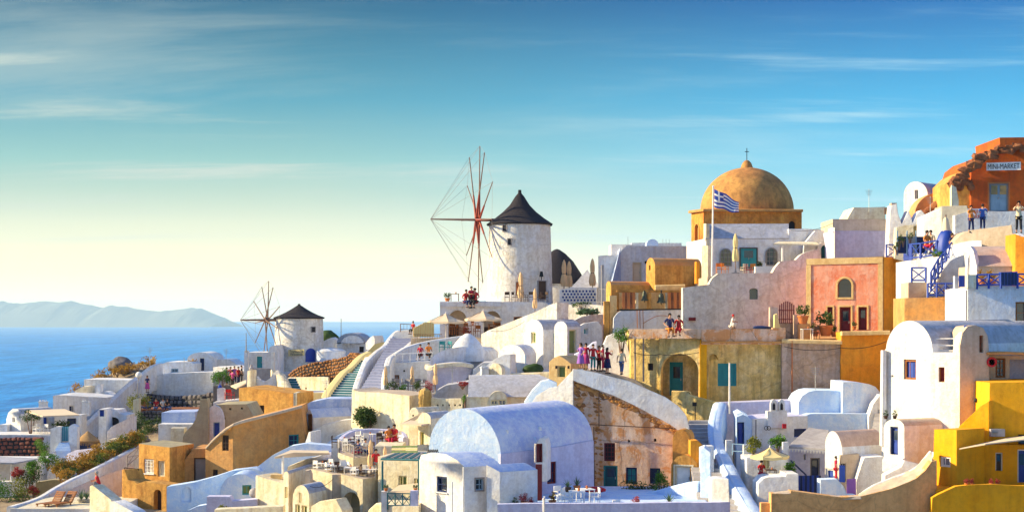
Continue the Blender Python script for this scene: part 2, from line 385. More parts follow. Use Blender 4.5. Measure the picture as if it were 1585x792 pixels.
def prism(root, pl, outline, ext, m='white', ops=(), side=(), roof=None, name='wall', roofname='roof', roof_nz=.25, lab=None, j=.03, back=()):
    """outline (picture points on the plane pl) swept horizontally by ext (dx, dy in metres, or ('to', px, D) from end B,
    ('toA', px, D) from end A).  ops: openings in the outline face, side: openings in the swept face at end B (or A)."""
    if ext[0] == 'to': e = Vector(((ext[1]-CX)*ext[2]/F, ext[2], 0))-pl.B; se = 'B'
    elif ext[0] == 'toA': e = Vector(((ext[1]-CX)*ext[2]/F, ext[2], 0))-pl.A; se = 'A'
    else: e = Vector((ext[0], ext[1], 0)); se = 'B'
    pts = [pl.pt(*p) for p in outline]
    if not any(w_ in name for w_ in ('roof', 'dormer', 'lintel', 'beam', 'cornice', 'string', 'parapet', 'storey', 'chimney', 'shutter', 'sail', 'skylight', 'shaded', 'column', 'back_wall', 'lean', 'panel', 'course', 'ledge', 'upper', 'small_dome')):
        for q_ in (0, -1):
            if pts[q_].z < max(v.z for v in pts)-.4: pts[q_] = pts[q_]-Vector((0, 0, DOWN))
    if e.dot(pl.n) < 0: inn = Pl(pl.xa, pl.Da, pl.xb, pl.Db); 
    # openings are cut into the face turned to the viewer
    holes, deps = [], []
    for s in ops:
        h, d = opening(root, pl, s); holes.append(h); deps.append(d)
    front = densify(pts, j=j); bm = bmesh.new(); rb = bmesh.new()
    tess(bm, [front]+holes)
    for h, d in zip(holes, deps):
        for i in range(len(h)):
            k = (i+1) % len(h); bm.faces.new([bm.verts.new(q) for q in (h[i], h[k], h[k]+pl.n*d, h[i]+pl.n*d)])
    backp = [p+e for p in front]; tess(bm, [backp]+[[v+pl.n*d for v in h] for s, h, d in zip(ops, holes, deps) if len(s) > 5 and s[5].get('thru')])
    # the vertical edge that carries side openings
    sidx = None; n = len(front)
    if side:
        best = None
        for i, p in enumerate(pts):
            q = pts[(i+1) % len(pts)]; dz = abs(p.z-q.z); du = abs((p-q).dot(pl.u))
            if dz > .3 and du < dz*.25:
                pos = (p+q).dot(pl.u)/2*(1 if se == 'B' else -1)
                if best is None or pos > best[0]: best = (pos, p, q)
        p, q = best[1], best[2]
        spx = lambda v: CX+v.x/v.y*F
        sp_ = Pl(spx(p), p.y, spx(p+e), (p+e).y)
        hs, ds = [], []
        for s in side:
            h, d = opening(root, sp_, s); hs.append(h); ds.append(d)
        tess(bm, [[p, q, q+e, p+e]]+hs)
        for h, d in zip(hs, ds):
            for i in range(len(h)):
                k = (i+1) % len(h); bm.faces.new([bm.verts.new(v) for v in (h[i], h[k], h[k]+sp_.n*d, h[i]+sp_.n*d)])
        sidx = (p, q)
    for i in range(n):
        a, b = front[i], front[(i+1) % n]
        if sidx:
            mid = (a+b)/2; p, q = sidx
            if abs((mid-p).dot(pl.u)) < .03+abs((p-q).dot(pl.u)) and min(p.z, q.z)-.02 <= mid.z <= max(p.z, q.z)+.02 and abs(a.z-b.z) > .02: continue
        nz = abs((b-a).dot(pl.u))/max(1e-6, (b-a).length)
        T = rb if (roof and nz > roof_nz and (a.z+b.z)/2 > min(v.z for v in pts)+1.0) else bm
        ks = max(1, min(6, int(e.length/2.5)))
        for s in range(ks):
            f0, f1 = e*(s/ks), e*((s+1)/ks)
            T.faces.new([T.verts.new(v) for v in (a+f0, b+f0, b+f1, a+f1)])
    for T in (bm, rb): bmesh.ops.remove_doubles(T, verts=T.verts, dist=.002)
    o = obj(name, bm, m, root)
    if lab: o['label'] = lab
    if roof and len(rb.faces): obj(roofname, rb, roof, root)
    else: rb.free()
    return o
def house(name, label, cat, at, group=None):
    return thing(name, label, cat, P(*at), group=group)
def smooth_path(pts, k=5):
    if len(pts) < 3: return [Vector(p) for p in pts]
    q = [Vector(pts[0])]+[Vector(p) for p in pts]+[Vector(pts[-1])]; o = []
    for i in range(1, len(q)-2):
        for s in range(k):
            u = s/k; a, b, c, d = q[i-1], q[i], q[i+1], q[i+2]
            o.append(.5*((2*b)+(c-a)*u+(2*a-5*b+4*c-d)*u*u+(3*b-a-3*c+d)*u**3))
    o.append(q[-2]); return o
def ribbon(root, pts, th, h, m='white', name='parapet', k=5, world=False, roundtop=True, bot=None, seg=1):
    "a wall that follows a line; pts are (px, py of its top, distance)"
    p3 = smooth_path(pts if world else [P(*p) for p in pts], k); bm = bmesh.new(); prev = None
    for i, p in enumerate(p3):
        d = (p3[min(i+1, len(p3)-1)]-p3[max(i-1, 0)]); d.z = 0; d.normalize(); nr = Vector((-d.y, d.x, 0))
        jz = .02*noise.noise(p*.8); zb = (p.z-h) if bot is None else min(bot, p.z-.2)
        cs = ((-.5, None), (-.5, -.12*th-.02), (-.3, 0), (.3, 0), (.5, -.12*th-.02), (.5, None)) if roundtop else ((-.5, None), (-.5, 0), (.5, 0), (.5, None))
        row = []
        for s, dz in cs:
            v = p+nr*(s*th); v.z = zb if dz is None else p.z+dz+jz; row.append(bm.verts.new(v))
        if prev:
            for a in range(len(row)):
                b = (a+1) % len(row); bm.faces.new((prev[a], prev[b], row[b], row[a]))
        else: bm.faces.new(row)
        prev = row
    bm.faces.new(prev)
    return obj(name, bm, m, root)
def stairs(root, L0, R0, L1, R1, n, m='step_grey', mr=None, th=.5):
    a, b, c, d = P(*L0), P(*R0), P(*L1), P(*R1)
    for i in range(n):
        t0, t1 = i/n, (i+1)/n; bm = bmesh.new(); zt = a.z+(c.z-a.z)*t1; j = .01*(rnd()-.5)
        q = [a.lerp(c, t0), b.lerp(d, t0), b.lerp(d, t1+.3/n), a.lerp(c, t1+.3/n)]; zl = a.z+(c.z-a.z)*t0-th
        top = [bm.verts.new((v.x, v.y, zt+j)) for v in q]; bo = [bm.verts.new((v.x, v.y, zl)) for v in q]
        bm.faces.new(top)
        for s in range(4):
            f = bm.faces.new((bo[s], bo[(s+1) % 4], top[(s+1) % 4], top[s]))
            if mr and s == 0: f.material_index = 1
        obj('step', bm, [m, mr] if mr else m, root, 0)
def leaves(bm, c, rad, n, size, clump=9, up=.2, mi=0):
    c = Vector(c); rad = Vector(rad) if not isinstance(rad, (int, float)) else Vector((rad,)*3)
    cl = []
    for i in range(clump):
        v = Vector((random.gauss(0,1), random.gauss(0,1), random.gauss(0,1))).normalized()*random.uniform(.35,.85); cl.append(v)
    for i in range(n):
        b = random.choice(cl); v = b+Vector((random.gauss(0,.2), random.gauss(0,.2), random.gauss(0,.2)))
        if v.length > 1.15: v *= 1.1/v.length
        p = c+Vector((v.x*rad.x, v.y*rad.y, v.z*rad.z)); s = size*random.uniform(.6, 1.3)
        d = Vector((random.gauss(0,1), random.gauss(0,1), random.gauss(0,1)+up)).normalized(); e = d.orthogonal().normalized()
        e = (Matrix.Rotation(rnd()*6.28, 3, d) @ e)
        vs = [bm.verts.new(p+q) for q in (-d*s*.5, e*s*.28, d*s*.5, -e*s*.28)]
        bm.faces.new(vs).material_index = mi
def shrub(name, label, cat, at, rad, n, size, m='leaf', clump=10, group=None, stem=None):
    p = P(*at); r = thing(name, label, cat, p, group=group)
    bm = bmesh.new(); leaves(bm, p+Vector((0, 0, rad[2]*.9+(stem or 0))), rad, n, size, clump); obj('foliage', bm, m, r, 0)
    bm = bmesh.new()
    for i in range(5):
        a = i*1.256+.3; tube(bm, p+Vector((0,0,-.3)), p+Vector((math.cos(a)*rad[0]*.45, math.sin(a)*rad[1]*.45, rad[2]*.9+(stem or 0))), .05 if not stem else .07, .015, 5)
    obj('trunk' if stem else 'stem', bm, 'polewood', r); return r
# ---------------------------------------------------------------- builders of repeated things (each built once near the origin, then copied)
PROTO = {}
def proto(key, fn, *a):
    if key not in PROTO: PROTO[key] = [fn(*a), False]
    return PROTO[key]
def place(key, fn, args, loc, rz, label, group=None, sc=1, mats=None):
    pr = proto(key, fn, *args)
    if not pr[1]:
        pr[1] = True; r = pr[0]; r.location = loc; r.rotation_euler = (0, 0, rz); r.scale = (sc,)*3; r['label'] = label
        if group: r['group'] = group
        pr.append(True)
        if mats:
            for c in r.children_recursive:
                b = c.name.split('.')[0]
                if b in mats: c.material_slots[0].link = 'OBJECT'; c.material_slots[0].material = M[mats[b]]
        return r
    r = dup(pr[0], loc, rz, label, group, sc, mats)
    if not group and 'group' in r: del r['group']
    return r
def b_closed_umbrella(h, m):
    r = thing('closed_umbrella', '', 'umbrella', local=True)
    bm = bmesh.new(); tube(bm, (0,0,0), (0,0,h), .035); obj('pole', bm, 'polewood', r)
    bm = bmesh.new(); lathe(bm, (0,0,0), [(.30,0),(.30,.06),(.08,.09),(.05,.3)], 12); obj('base', bm, 'concrete', r)
    bm = bmesh.new(); n = 20; z0 = h*.30; rings = []
    prof = [(.17, 0), (.21, .05), (.24, .18), (.20, .38), (.13, .47), (.17, .56), (.18, .72), (.12, .9), (.03, 1)]
    for rr, tt in prof:
        ring_ = []
        for i in range(n):
            a = 2*math.pi*i/n; k = 1+.22*math.cos(a*6+tt*3)*(1-tt*.6)+.12*noise.noise(Vector((a, tt*5, h)))
            ring_.append(bm.verts.new((math.cos(a)*rr*k, math.sin(a)*rr*k, z0+(h-z0)*tt)))
        rings.append(ring_)
    for a, b in zip(rings, rings[1:]):
        for i in range(n): bm.faces.new((a[i], a[(i+1)%n], b[(i+1)%n], b[i]))
    bm.faces.new(rings[-1]); bm.faces.new(rings[0])
    obj('folded_canopy', bm, m, r)
    bm = bmesh.new(); tube(bm, (0,0,z0+(h-z0)*.455), (0,0,z0+(h-z0)*.485), .15, .15, 12); obj('strap', bm, 'polewood', r)
    return r
def b_open_umbrella(rad, h, m, sides=8):
    r = thing('open_umbrella', '', 'umbrella', local=True)
    bm = bmesh.new(); tube(bm, (0,0,0), (0,0,h+.12), .035); obj('pole', bm, 'whitepaint', r)
    bm = bmesh.new(); lathe(bm, (0,0,0), [(.30,0),(.30,.06),(.08,.09),(.05,.3)], 12); obj('base', bm, 'concrete', r)
    top = Vector((0,0,h)); ed = [Vector((math.cos(2*math.pi*(i+.5)/sides)*rad, math.sin(2*math.pi*(i+.5)/sides)*rad, h-rad*.42)) for i in range(sides)]
    for i in range(sides):
        a, b = ed[i], ed[(i+1)%sides]; bm = bmesh.new(); n = 5; rows = []
        for q in range(n+1):
            tt = q/n; pa = top.lerp(a, tt); pb = top.lerp(b, tt); sag = -.10*math.sin(math.pi*tt)
            rows.append([pa+Vector((0,0,sag)), pa.lerp(pb, .5)+Vector((0,0,sag-.07*tt)), pb+Vector((0,0,sag))])
        for ra_, rb_ in zip(rows, rows[1:]):
            for s in range(2): bm.faces.new([bm.verts.new(v) for v in (ra_[s], rb_[s], rb_[s+1], ra_[s+1])])
        l = rows[-1]; dn = Vector((0,0,-.17))
        for s in range(2): bm.faces.new([bm.verts.new(v) for v in (l[s], l[s+1], l[s+1]+dn, l[s]+dn)])
        bmesh.ops.remove_doubles(bm, verts=bm.verts, dist=.001)
        obj('canopy_panel', bm, m, r, 60)
        bm = bmesh.new(); tube(bm, a+Vector((0,0,-.02)), top+Vector((0,0,-.05)), .015, n=4); tube(bm, (0,0,h-rad*.62), top.lerp(a,.55)+Vector((0,0,-.1)), .012, n=4); obj('rib', bm, 'polewood', r)
    return r
def b_chair(m):
    r = thing('chair', '', 'chair', local=True)
    bm = bmesh.new(); box(bm, (0,0,.45), (.46,.46,.05)); obj('seat', bm, m, r)
    bm = bmesh.new(); box(bm, (0,.22,.80), (.44,.035,.28), rx=.12)
    obj('backrest', bm, m, r)
    for sx in (-1,1):
        bm = bmesh.new(); tube(bm, (sx*.2,-.2,0), (sx*.2,-.2,.66), .02, n=5); obj('leg', bm, m, r)
        bm = bmesh.new(); tube(bm, (sx*.21,.2,0), (sx*.21,.24,.92), .02, n=5); obj('leg', bm, m, r)
        bm = bmesh.new(); box(bm, (sx*.21,.0,.66), (.045,.46,.03)); obj('armrest', bm, m, r)
    return r
def b_table(m, rd):
    r = thing('table', '', 'table', local=True)
    bm = bmesh.new()
    if rd: lathe(bm, (0,0,.72), [(.02,0),(.42,0),(.42,.035),(.0,.035)], 20)
    else: box(bm, (0,0,.735), (.8,.8,.04))
    obj('tabletop', bm, m, r)
    if rd:
        bm = bmesh.new(); tube(bm, (0,0,0), (0,0,.72), .035); obj('pedestal', bm, 'metal', r)
        bm = bmesh.new(); lathe(bm, (0,0,0), [(.26,0),(.24,.03),(.05,.06)], 14); obj('base', bm, 'metal', r)
    else:
        for sx in (-1,1):
            for sy in (-1,1): bm = bmesh.new(); tube(bm, (sx*.35,sy*.35,0), (sx*.35,sy*.35,.72), .025, n=5); obj('leg', bm, m, r)
    bm = bmesh.new(); lathe(bm, (.1,.05,.757), [(.05,0),(.06,.12),(.03,.16)], 10); obj('jar', bm, 'terracotta', r)
    return r
def b_pot(kind, m, leafm):
    r = thing('potted_plant', '', 'potted plant', local=True)
    bm = bmesh.new(); lathe(bm, (0,0,0), [(.16,0),(.24,.30),(.27,.31),(.27,.37),(.22,.37),(.0,.33)], 18); obj('pot', bm, m, r)
    bm = bmesh.new()
    if kind == 'spiky':
        for i in range(26):
            a = i*2.4; el = .5+.9*rnd(); L = .45+.35*rnd(); d = Vector((math.cos(a)*math.cos(el), math.sin(a)*math.cos(el), math.sin(el))); s = d.cross(Vector((0,0,1))).normalized()*.03
            b0 = Vector((0,0,.34)); m_ = b0+d*L*.55; tp = b0+d*L+Vector((0,0,-.12*math.cos(el)))
            bm.faces.new([bm.verts.new(v) for v in (b0-s*.6, b0+s*.6, m_+s, m_-s)]); bm.faces.new([bm.verts.new(v) for v in (m_-s, m_+s, tp)])
    else: leaves(bm, (0,0,.65), (.36,.36,.34), 260, .11, 8)
    obj('foliage', bm, leafm, r, 0)
    return r
def b_lounger():
    r = thing('deck_lounger', '', 'lounger', local=True)
    for k in range(9):
        bm = bmesh.new(); box(bm, (-.55+k*.14, 0, .34), (.11,.62,.025)); obj('slat', bm, 'wood', r)
    for k in range(6):
        bm = bmesh.new(); a = .9; box(bm, (.72+k*.12*math.cos(a), 0, .36+k*.13*math.sin(a)+.03), (.10,.62,.025), ry=-a); obj('slat', bm, 'wood', r)
    for s in (-1,1):
        bm = bmesh.new(); box(bm, (.02, s*.33, .31), (1.35,.05,.07)); obj('side_rail', bm, 'wood', r)
        bm = bmesh.new(); box(bm, (.93, s*.33, .62), (.05,.05,.80), ry=.62); obj('back_rail', bm, 'wood', r)
        for xx in (-.55,.6): bm = bmesh.new(); box(bm, (xx, s*.33, .14), (.06,.05,.28)); obj('leg', bm, 'wood', r)
    return r
def b_chimney(h=1.0, wd=.5, m='white', capm='white'):
    r = thing('chimney', '', 'chimney', local=True)
    bm = bmesh.new(); box(bm, (0,0,h*.35-.4), (wd,wd,h*.7+.8), taper=.85); obj('shaft', bm, m, r)
    bm = bmesh.new(); box(bm, (0,0,h*.72), (wd*1.1,wd*1.1,.1)); obj('cap', bm, capm, r)
    for s in (-1, 1):
        bm = bmesh.new(); tube(bm, (s*wd*.24,0,h*.7), (s*wd*.26,0,h), wd*.14, wd*.11, 8); obj('flue', bm, capm, r)
    return r
def dish(at, rad, label, look=(-.5,-.8,.45)):
    p = P(*at); r = thing('satellite_dish', label, 'satellite dish', p)
    q = Vector(look).to_track_quat('Z','Y').to_matrix().to_4x4(); bm = bmesh.new()
    lathe(bm, (0,0,0), [(.001,-.12*rad/.5),(rad*.5,-.09*rad/.5),(rad*.8,-.04*rad/.5),(rad,0),(rad,.02),(rad*.8,-.02*rad/.5),(.001,-.10*rad/.5)], 20)
    bm.transform(Matrix.Translation(p+Vector((0,0,.7)))@q); obj('reflector', bm, 'whitepaint', r)
    bm = bmesh.new(); tube(bm, p, p+Vector((0,.06,.7)), .03); obj('mast', bm, 'metal', r)
    bm = bmesh.new(); tube(bm, p+Vector((0,0,.7-rad*.6)), p+Vector((0,0,.7))+Vector(look)*rad*.9, .012); obj('arm', bm, 'metal', r); return r
def railing(name, label, pts, h, m, post=1.4, cross=True, group=None, mids=0, k=1, bars=0):
    K = 1.9 if m == 'blue' else 1.0
    """pts: (px, py of the floor, D) along the line; posts, rails and crossed braces"""
    p3 = [P(*p) for p in pts]; r = thing(name, label, 'railing', p3[0], group=group); up = Vector((0,0,1))
    for a, b in zip(p3, p3[1:]):
        L = (b-a).length; n = max(1, round(L/post))
        for i in range(n):
            p, q = a.lerp(b, i/n), a.lerp(b, (i+1)/n)
            bm = bmesh.new(); tube(bm, p-up*.15, p+up*(h+.02), .04*K, n=5); obj('post', bm, m, r)
            if cross:
                bm = bmesh.new(); tube(bm, p+up*.12, q+up*(h-.08), .02*K, n=4); obj('brace', bm, m, r)
                bm = bmesh.new(); tube(bm, p+up*(h-.08), q+up*.12, .02*K, n=4); obj('brace', bm, m, r)
            for s in range(bars):
                w_ = p.lerp(q, (s+1)/(bars+1)); bm = bmesh.new(); tube(bm, w_+up*.08, w_+up*(h-.03), .013, n=4); obj('bar', bm, m, r)
        for hh in [.1, h]+[h*(i+1)/(mids+1) for i in range(mids)]:
            bm = bmesh.new(); tube(bm, a+up*hh, b+up*hh, .03*K, n=5); obj('rail', bm, m, r)
    bm = bmesh.new(); tube(bm, p3[-1]-up*.15, p3[-1]+up*(h+.02), .04*K, n=5); obj('post', bm, m, r)
    return r
# ---------------------------------------------------------------- people
def skin_mesh(bm_out, verts, edges, rad, root=0, sub=1):
    me = bpy.data.meshes.new('tmp'); me.from_pydata(verts, edges, []); o = bpy.data.objects.new('tmp', me); COL.objects.link(o)
    o.modifiers.new('s', 'SKIN'); 
    if not me.skin_vertices: 
        bm = bmesh.new(); bm.from_mesh(me); bm.verts.layers.skin.verify(); bm.to_mesh(me); bm.free()
    for i, sv in enumerate(me.skin_vertices[0].data):
        sv.radius = rad[i] if isinstance(rad[i], tuple) else (rad[i], rad[i]); sv.use_root = (i == root)
    s = o.modifiers.new('u', 'SUBSURF'); s.levels = sub; s.render_levels = sub
    dg = bpy.context.evaluated_depsgraph_get(); ev = o.evaluated_get(dg); m2 = ev.to_mesh(); bm_out.from_mesh(m2); ev.to_mesh_clear()
    bpy.data.objects.remove(o); bpy.data.meshes.remove(me)
POSES = {
 # joints: hip, knee, foot for both legs; elbow, hand for both arms (x side, y back, z up); person faces -y
 'stand': dict(hz=.93, lk=(.10,-.02,.50), lf=(.11,.02,.07), rk=(-.10,-.02,.50), rf=(-.12,.0,.07), le=(.27,.03,1.14), lh=(.28,-.06,.88), re=(-.27,.03,1.14), rh=(-.26,-.08,.88), lean=0),
 'walk': dict(hz=.92, lk=(.09,-.16,.52), lf=(.10,-.24,.08), rk=(-.09,.02,.50), rf=(-.10,.26,.12), le=(.26,.10,1.15), lh=(.27,.12,.90), re=(-.26,-.06,1.14), rh=(-.25,-.22,.93), lean=-.03),
 'photo': dict(hz=.93, lk=(.10,-.03,.50), lf=(.13,.0,.07), rk=(-.10,.0,.50), rf=(-.12,.04,.07), le=(.27,-.20,1.24), lh=(.08,-.36,1.50), re=(-.27,-.20,1.24), rh=(-.08,-.36,1.50), lean=0),
 'akimbo': dict(hz=.93, lk=(.12,-.03,.50), lf=(.15,.0,.07), rk=(-.10,.0,.50), rf=(-.12,.04,.07), le=(.40,.08,1.18), lh=(.20,-.04,1.0), re=(-.24,-.12,1.16), rh=(-.10,-.28,1.22), lean=0),
 'wave': dict(hz=.93, lk=(.10,-.03,.50), lf=(.12,.0,.07), rk=(-.10,.0,.50), rf=(-.12,.04,.07), le=(.38,-.04,1.42), lh=(.52,-.10,1.62), re=(-.26,-.02,1.14), rh=(-.24,-.14,.92), lean=0),
 'sit': dict(hz=.50, lk=(.11,-.44,.50), lf=(.12,-.46,.07), rk=(-.11,-.44,.50), rf=(-.13,-.42,.07), le=(.26,-.06,.74), lh=(.14,-.30,.66), re=(-.26,-.06,.74), rh=(-.14,-.30,.66), lean=-.05),
 'perch': dict(hz=.06, lk=(.11,-.40,.06), lf=(.12,-.40,-.36), rk=(-.11,-.38,.04), rf=(-.15,-.34,-.38), le=(.28,.02,.30), lh=(.20,-.20,.20), re=(-.30,.04,.30), rh=(-.18,-.22,.16), lean=-.08),
 'crouch': dict(hz=.28, lk=(.16,-.34,.48), lf=(.12,-.16,.07), rk=(-.16,-.30,.46), rf=(-.12,-.12,.07), le=(.25,-.22,.56), lh=(.10,-.42,.52), re=(-.25,-.22,.56), rh=(-.06,-.44,.54), lean=-.16)}
def b_person(pose, skirt=False, hat=False):
    p = POSES[pose]; r = thing('person', '', 'person', local=True); hz = p['hz']; ln = p['lean']
    V = [(0,0,hz), (0,ln*.3,hz+.16), (0,ln*.8,hz+.38), (0,ln,hz+.50), (0,ln-.01,hz+.575), (0,ln-.025,hz+.66), (0,ln-.025,hz+.76)]
    Rr = [(.15,.11), (.125,.095), (.155,.10), (.12,.08), (.052,.052), (.088,.095), (.07,.08)]
    E = [(0,1),(1,2),(2,3),(3,4),(4,5),(5,6)]
    def add(v, rr, par): V.append(tuple(v)); Rr.append(rr); E.append((par, len(V)-1)); return len(V)-1
    sh = hz+.475
    for s, k, f, e, h in ((1,'lk','lf','le','lh'), (-1,'rk','rf','re','rh')):
        hp = add((s*.09, 0, hz-.07), (.085,.09), 0); kn = add(p[k], (.062,.062), hp)
        mid = Vector(p[k]).lerp(Vector(p[f]), .4); cf = add(mid, (.056,.058), kn); an = add(p[f], (.038,.038), cf)
        fd = Vector((0,-.15,-.035)); add(Vector(p[f])+fd, (.04,.028), an)
        so = add((s*.185, ln, sh), (.06,.06), 3); el = add(p[e], (.042,.042), so)
        wr = add(Vector(p[e]).lerp(Vector(p[h]), .85), (.028,.028), el); hd = Vector(p[h]); ha = add(hd, (.036,.022), wr)
        dr = (hd-Vector(p[e])).normalized(); sdv = dr.cross(Vector((0,1,.2))).normalized()
        for q, (o_, L) in enumerate(((-.03,.07),(-.01,.085),(.012,.08),(.032,.065))):
            a_ = add(hd+sdv*o_+dr*.04, .009, ha); add(hd+sdv*o_*1.1+dr*(.04+L*.6)+Vector((0,-.012,0)), .008, a_)
        add(hd+sdv*-.05*s+dr*.02+Vector((0,-.02,0)), .009, ha)
    add((0, ln-.115, hz+.665), .012, 5)
    bm = bmesh.new(); skin_mesh(bm, V, E, Rr); obj('body', bm, 'skin', r, 180)
    # head hair
    bm = bmesh.new(); hc = Vector((0, ln-.01, hz+.735))
    bmesh.ops.create_uvsphere(bm, u_segments=12, v_segments=8, radius=1); 
    for v in bm.verts: v.co = Vector((v.co.x*.098, v.co.y*.112+.012, v.co.z*.10))+hc+Vector((0,0,.012))
    bmesh.ops.delete(bm, geom=[v for v in bm.verts if v.co.y < hc.y-.045 and v.co.z < hc.z+.025], context='VERTS')
    if skirt: tube(bm, hc+Vector((0,.07,-.02)), hc+Vector((0,.09,-.24)), .075, .03, 8)
    obj('hair', bm, 'hair', r, 180)
    if hat:
        bm = bmesh.new(); lathe(bm, hc+Vector((0,0,.02)), [(.2,0),(.12,.02),(.11,.10),(.0,.12)], 14); obj('hat', bm, 'c_cream', r)
    bm = bmesh.new(); VV = [V[0], V[1], V[2], V[3], (.185,ln,sh), tuple(Vector((.185,ln,sh)).lerp(Vector(p['le']), .75)), (-.185,ln,sh), tuple(Vector((-.185,ln,sh)).lerp(Vector(p['re']), .75)), (0,0,hz-.06)]
    skin_mesh(bm, VV, [(0,1),(1,2),(2,3),(3,4),(4,5),(3,6),(6,7),(0,8)], [(.168,.125),(.142,.112),(.172,.118),(.125,.09),.072,.066,.072,.066,(.165,.125)]); obj('shirt', bm, 'c_red', r, 180)
    bm = bmesh.new()
    if skirt and pose not in ('sit','perch','crouch'):
        lathe(bm, (0,0,0), [(.15,hz+.08),(.19,hz-.08),(.22,hz-.3),(.27,.38),(.24,.38),(.15,hz-.1)], 16, wob=.15); obj('skirt', bm, 'c_navy', r)
    else:
        VV = [(0,0,hz)]; EE = []; RR = [(.165,.122)]
        for s, k, f in ((1,'lk','lf'),(-1,'rk','rf')):
            VV += [(s*.095,0,hz-.07), p[k], tuple(Vector(p[k]).lerp(Vector(p[f]), .75))]; b0 = len(VV)-3; EE += [(0,b0),(b0,b0+1),(b0+1,b0+2)]; RR += [(.098,.102), .075, .066]
        skin_mesh(bm, VV, EE, RR); obj('trousers', bm, 'c_navy', r, 180)
    for k in ('lf','rf'):
        bm = bmesh.new(); box(bm, Vector(p[k])+Vector((0,-.06,-.035)), (.095,.27,.07), taper=.8); obj('shoe', bm, 'c_black', r)
    return r
def person(label, px, py, D, pose='stand', rz=0, shirt='c_red', legs='c_navy', hair='hair', skirt=False, hat=False, sc=1.0, group=None, dz=0):
    p = P(px, py, D); p.z += dz
    return place(('p', pose, skirt, hat), b_person, (pose, skirt, hat), p, rz, label, group, sc, {'shirt': shirt, 'trousers': legs, 'skirt': legs, 'hair': hair})
# ---------------------------------------------------------------- windmills
def windmill(name, label, cx, D, ybase, ytop, yapex, rbase, rtop, hub, axis_deg, Rpx, bow, nb, red, ops, ph=8, below=1.5, capk=1.0, lod=None):
    c = P(cx, ybase, D); k = D/F; r = thing(name, label, 'windmill', c)
    zt = (ybase-ytop)*k; rb_, rt = rbase*k, rtop*k; bm = bmesh.new()
    prof = [(rb_*1.02, -below)]+[(rb_+(rt-rb_)*(i/8), zt*i/8) for i in range(9)]
    lathe(bm, c, prof, 56, wob=.012); obj('tower', bm, 'white_worn', r, 60)
    za = (ybase-yapex)*k; hh = za-zt; bm = bmesh.new()
    lathe(bm, c+Vector((0,0,zt)), [(rt*.9,-.12),(rt*1.06,-.14),(rt*1.08,0),(rt*.80,hh*.17),(rt*.55,hh*.38*capk),(rt*.33,hh*.60*capk),(rt*.14,hh*.82),(rt*.06,hh*.9),(rt*.05,hh),(0,hh*1.0)], 40, wob=.03)
    obj('thatched_cap', bm, 'thatch', r, 50)
    # windows and doors set in the round wall
    for kind, x0, y0, x1, y1, pc in ops:
        xm = (x0+x1)/2; s = max(-.95, min(.95, (xm-cx)*k/(rb_+(rt-rb_)*.3))); a = math.asin(s); wd = (x1-x0)*k/max(.4, math.cos(a)); h = (y1-y0)*k
        tt = (ybase-(y0+y1)/2)*k; rr = rb_+(rt-rb_)*tt/zt; u = Vector((math.cos(a), math.sin(a), 0)); nn = Vector((-math.sin(a)*-1*-1, math.cos(a), 0)); nn = Vector((-math.sin(a), math.cos(a), 0))
        cc = c+Vector((math.sin(a)*rr, -math.cos(a)*rr, tt))
        ar = kind == 'adoor'; uv = [(-.5,-.5)]+([( -.5*math.cos(math.pi*i/8), .5-wd/h*.5+wd/h*.5*math.sin(math.pi*i/8)) for i in range(9)] if ar else [(-.5,.5),(.5,.5)])+[(.5,-.5)]
        lo = [cc+u*(p*wd)+Vector((0,0,q*h)) for p, q in uv]; li = [cc+u*(p*(wd-.14))+Vector((0,0,q*(h-.12))) for p, q in uv]
        bm = bmesh.new(); ring(bm, lo, li, -.09, .1, nn); f = obj('door' if 'door' in kind else 'window', bm, 'greywood' if pc != 'blue' else 'blue', r, 0)
        bm = bmesh.new(); tess(bm, [[p-nn*.045 for p in li]]); obj('pane' if 'door' not in kind else 'leaf', bm, pc, f, 0)
    # wheel
    hb = P(hub[0], hub[1], D); ax = R_(axis_deg); a = Vector((-math.cos(ax), -math.sin(ax), 0)); b = Vector((math.sin(ax), -math.cos(ax), 0)); z = Vector((0,0,1))
    hb = hb+Vector((0, -math.sin(ax)*(cx-hub[0])*k*.9, 0))
    bm = bmesh.new(); tube(bm, hb-a*((cx-hub[0])*k*.75), hb+a*.3, .16, .14, 10); obj('axle', bm, red, r)
    Rm = Rpx*k; tip = hb+a*bow*k; bm = bmesh.new(); tube(bm, hb, tip, .13, .07, 8); obj('bowsprit', bm, 'polewood', r)
    bm = bmesh.new(); tube(bm, hb-a*.25, hb+a*.25, .30, .30, 12); obj('hub', bm, red, r)
    tips = []
    for i in range(nb):
        an = R_(ph+360*i/nb); d = b*math.sin(an)+z*math.cos(an); off = a*(.18 if i % 2 else -.12); L = Rm*(1+.03*math.sin(i*2.3)); p1 = hb+off+d*L
        bl = bmesh.new(); tube(bl, hb+off, p1, .075, .045, 6); s = obj('sail_spar', bl, 'polewood', r)
        if red == 'sail_rust':
            bl = bmesh.new(); tube(bl, hb+off+d*.2, hb+off+d*L*.38, .13, .09, 6); obj('splice', bl, red, s)
        tips.append(p1)
    for i in range(nb):
        bl = bmesh.new(); tube(bl, tip, tips[i], .014, n=4, caps=False); obj('stay', bl, 'polegrey', r)
        bl = bmesh.new(); tube(bl, tips[i], tips[(i+1)%nb], .012, n=4, caps=False); obj('rim_rope', bl, 'polegrey', r)
    return r
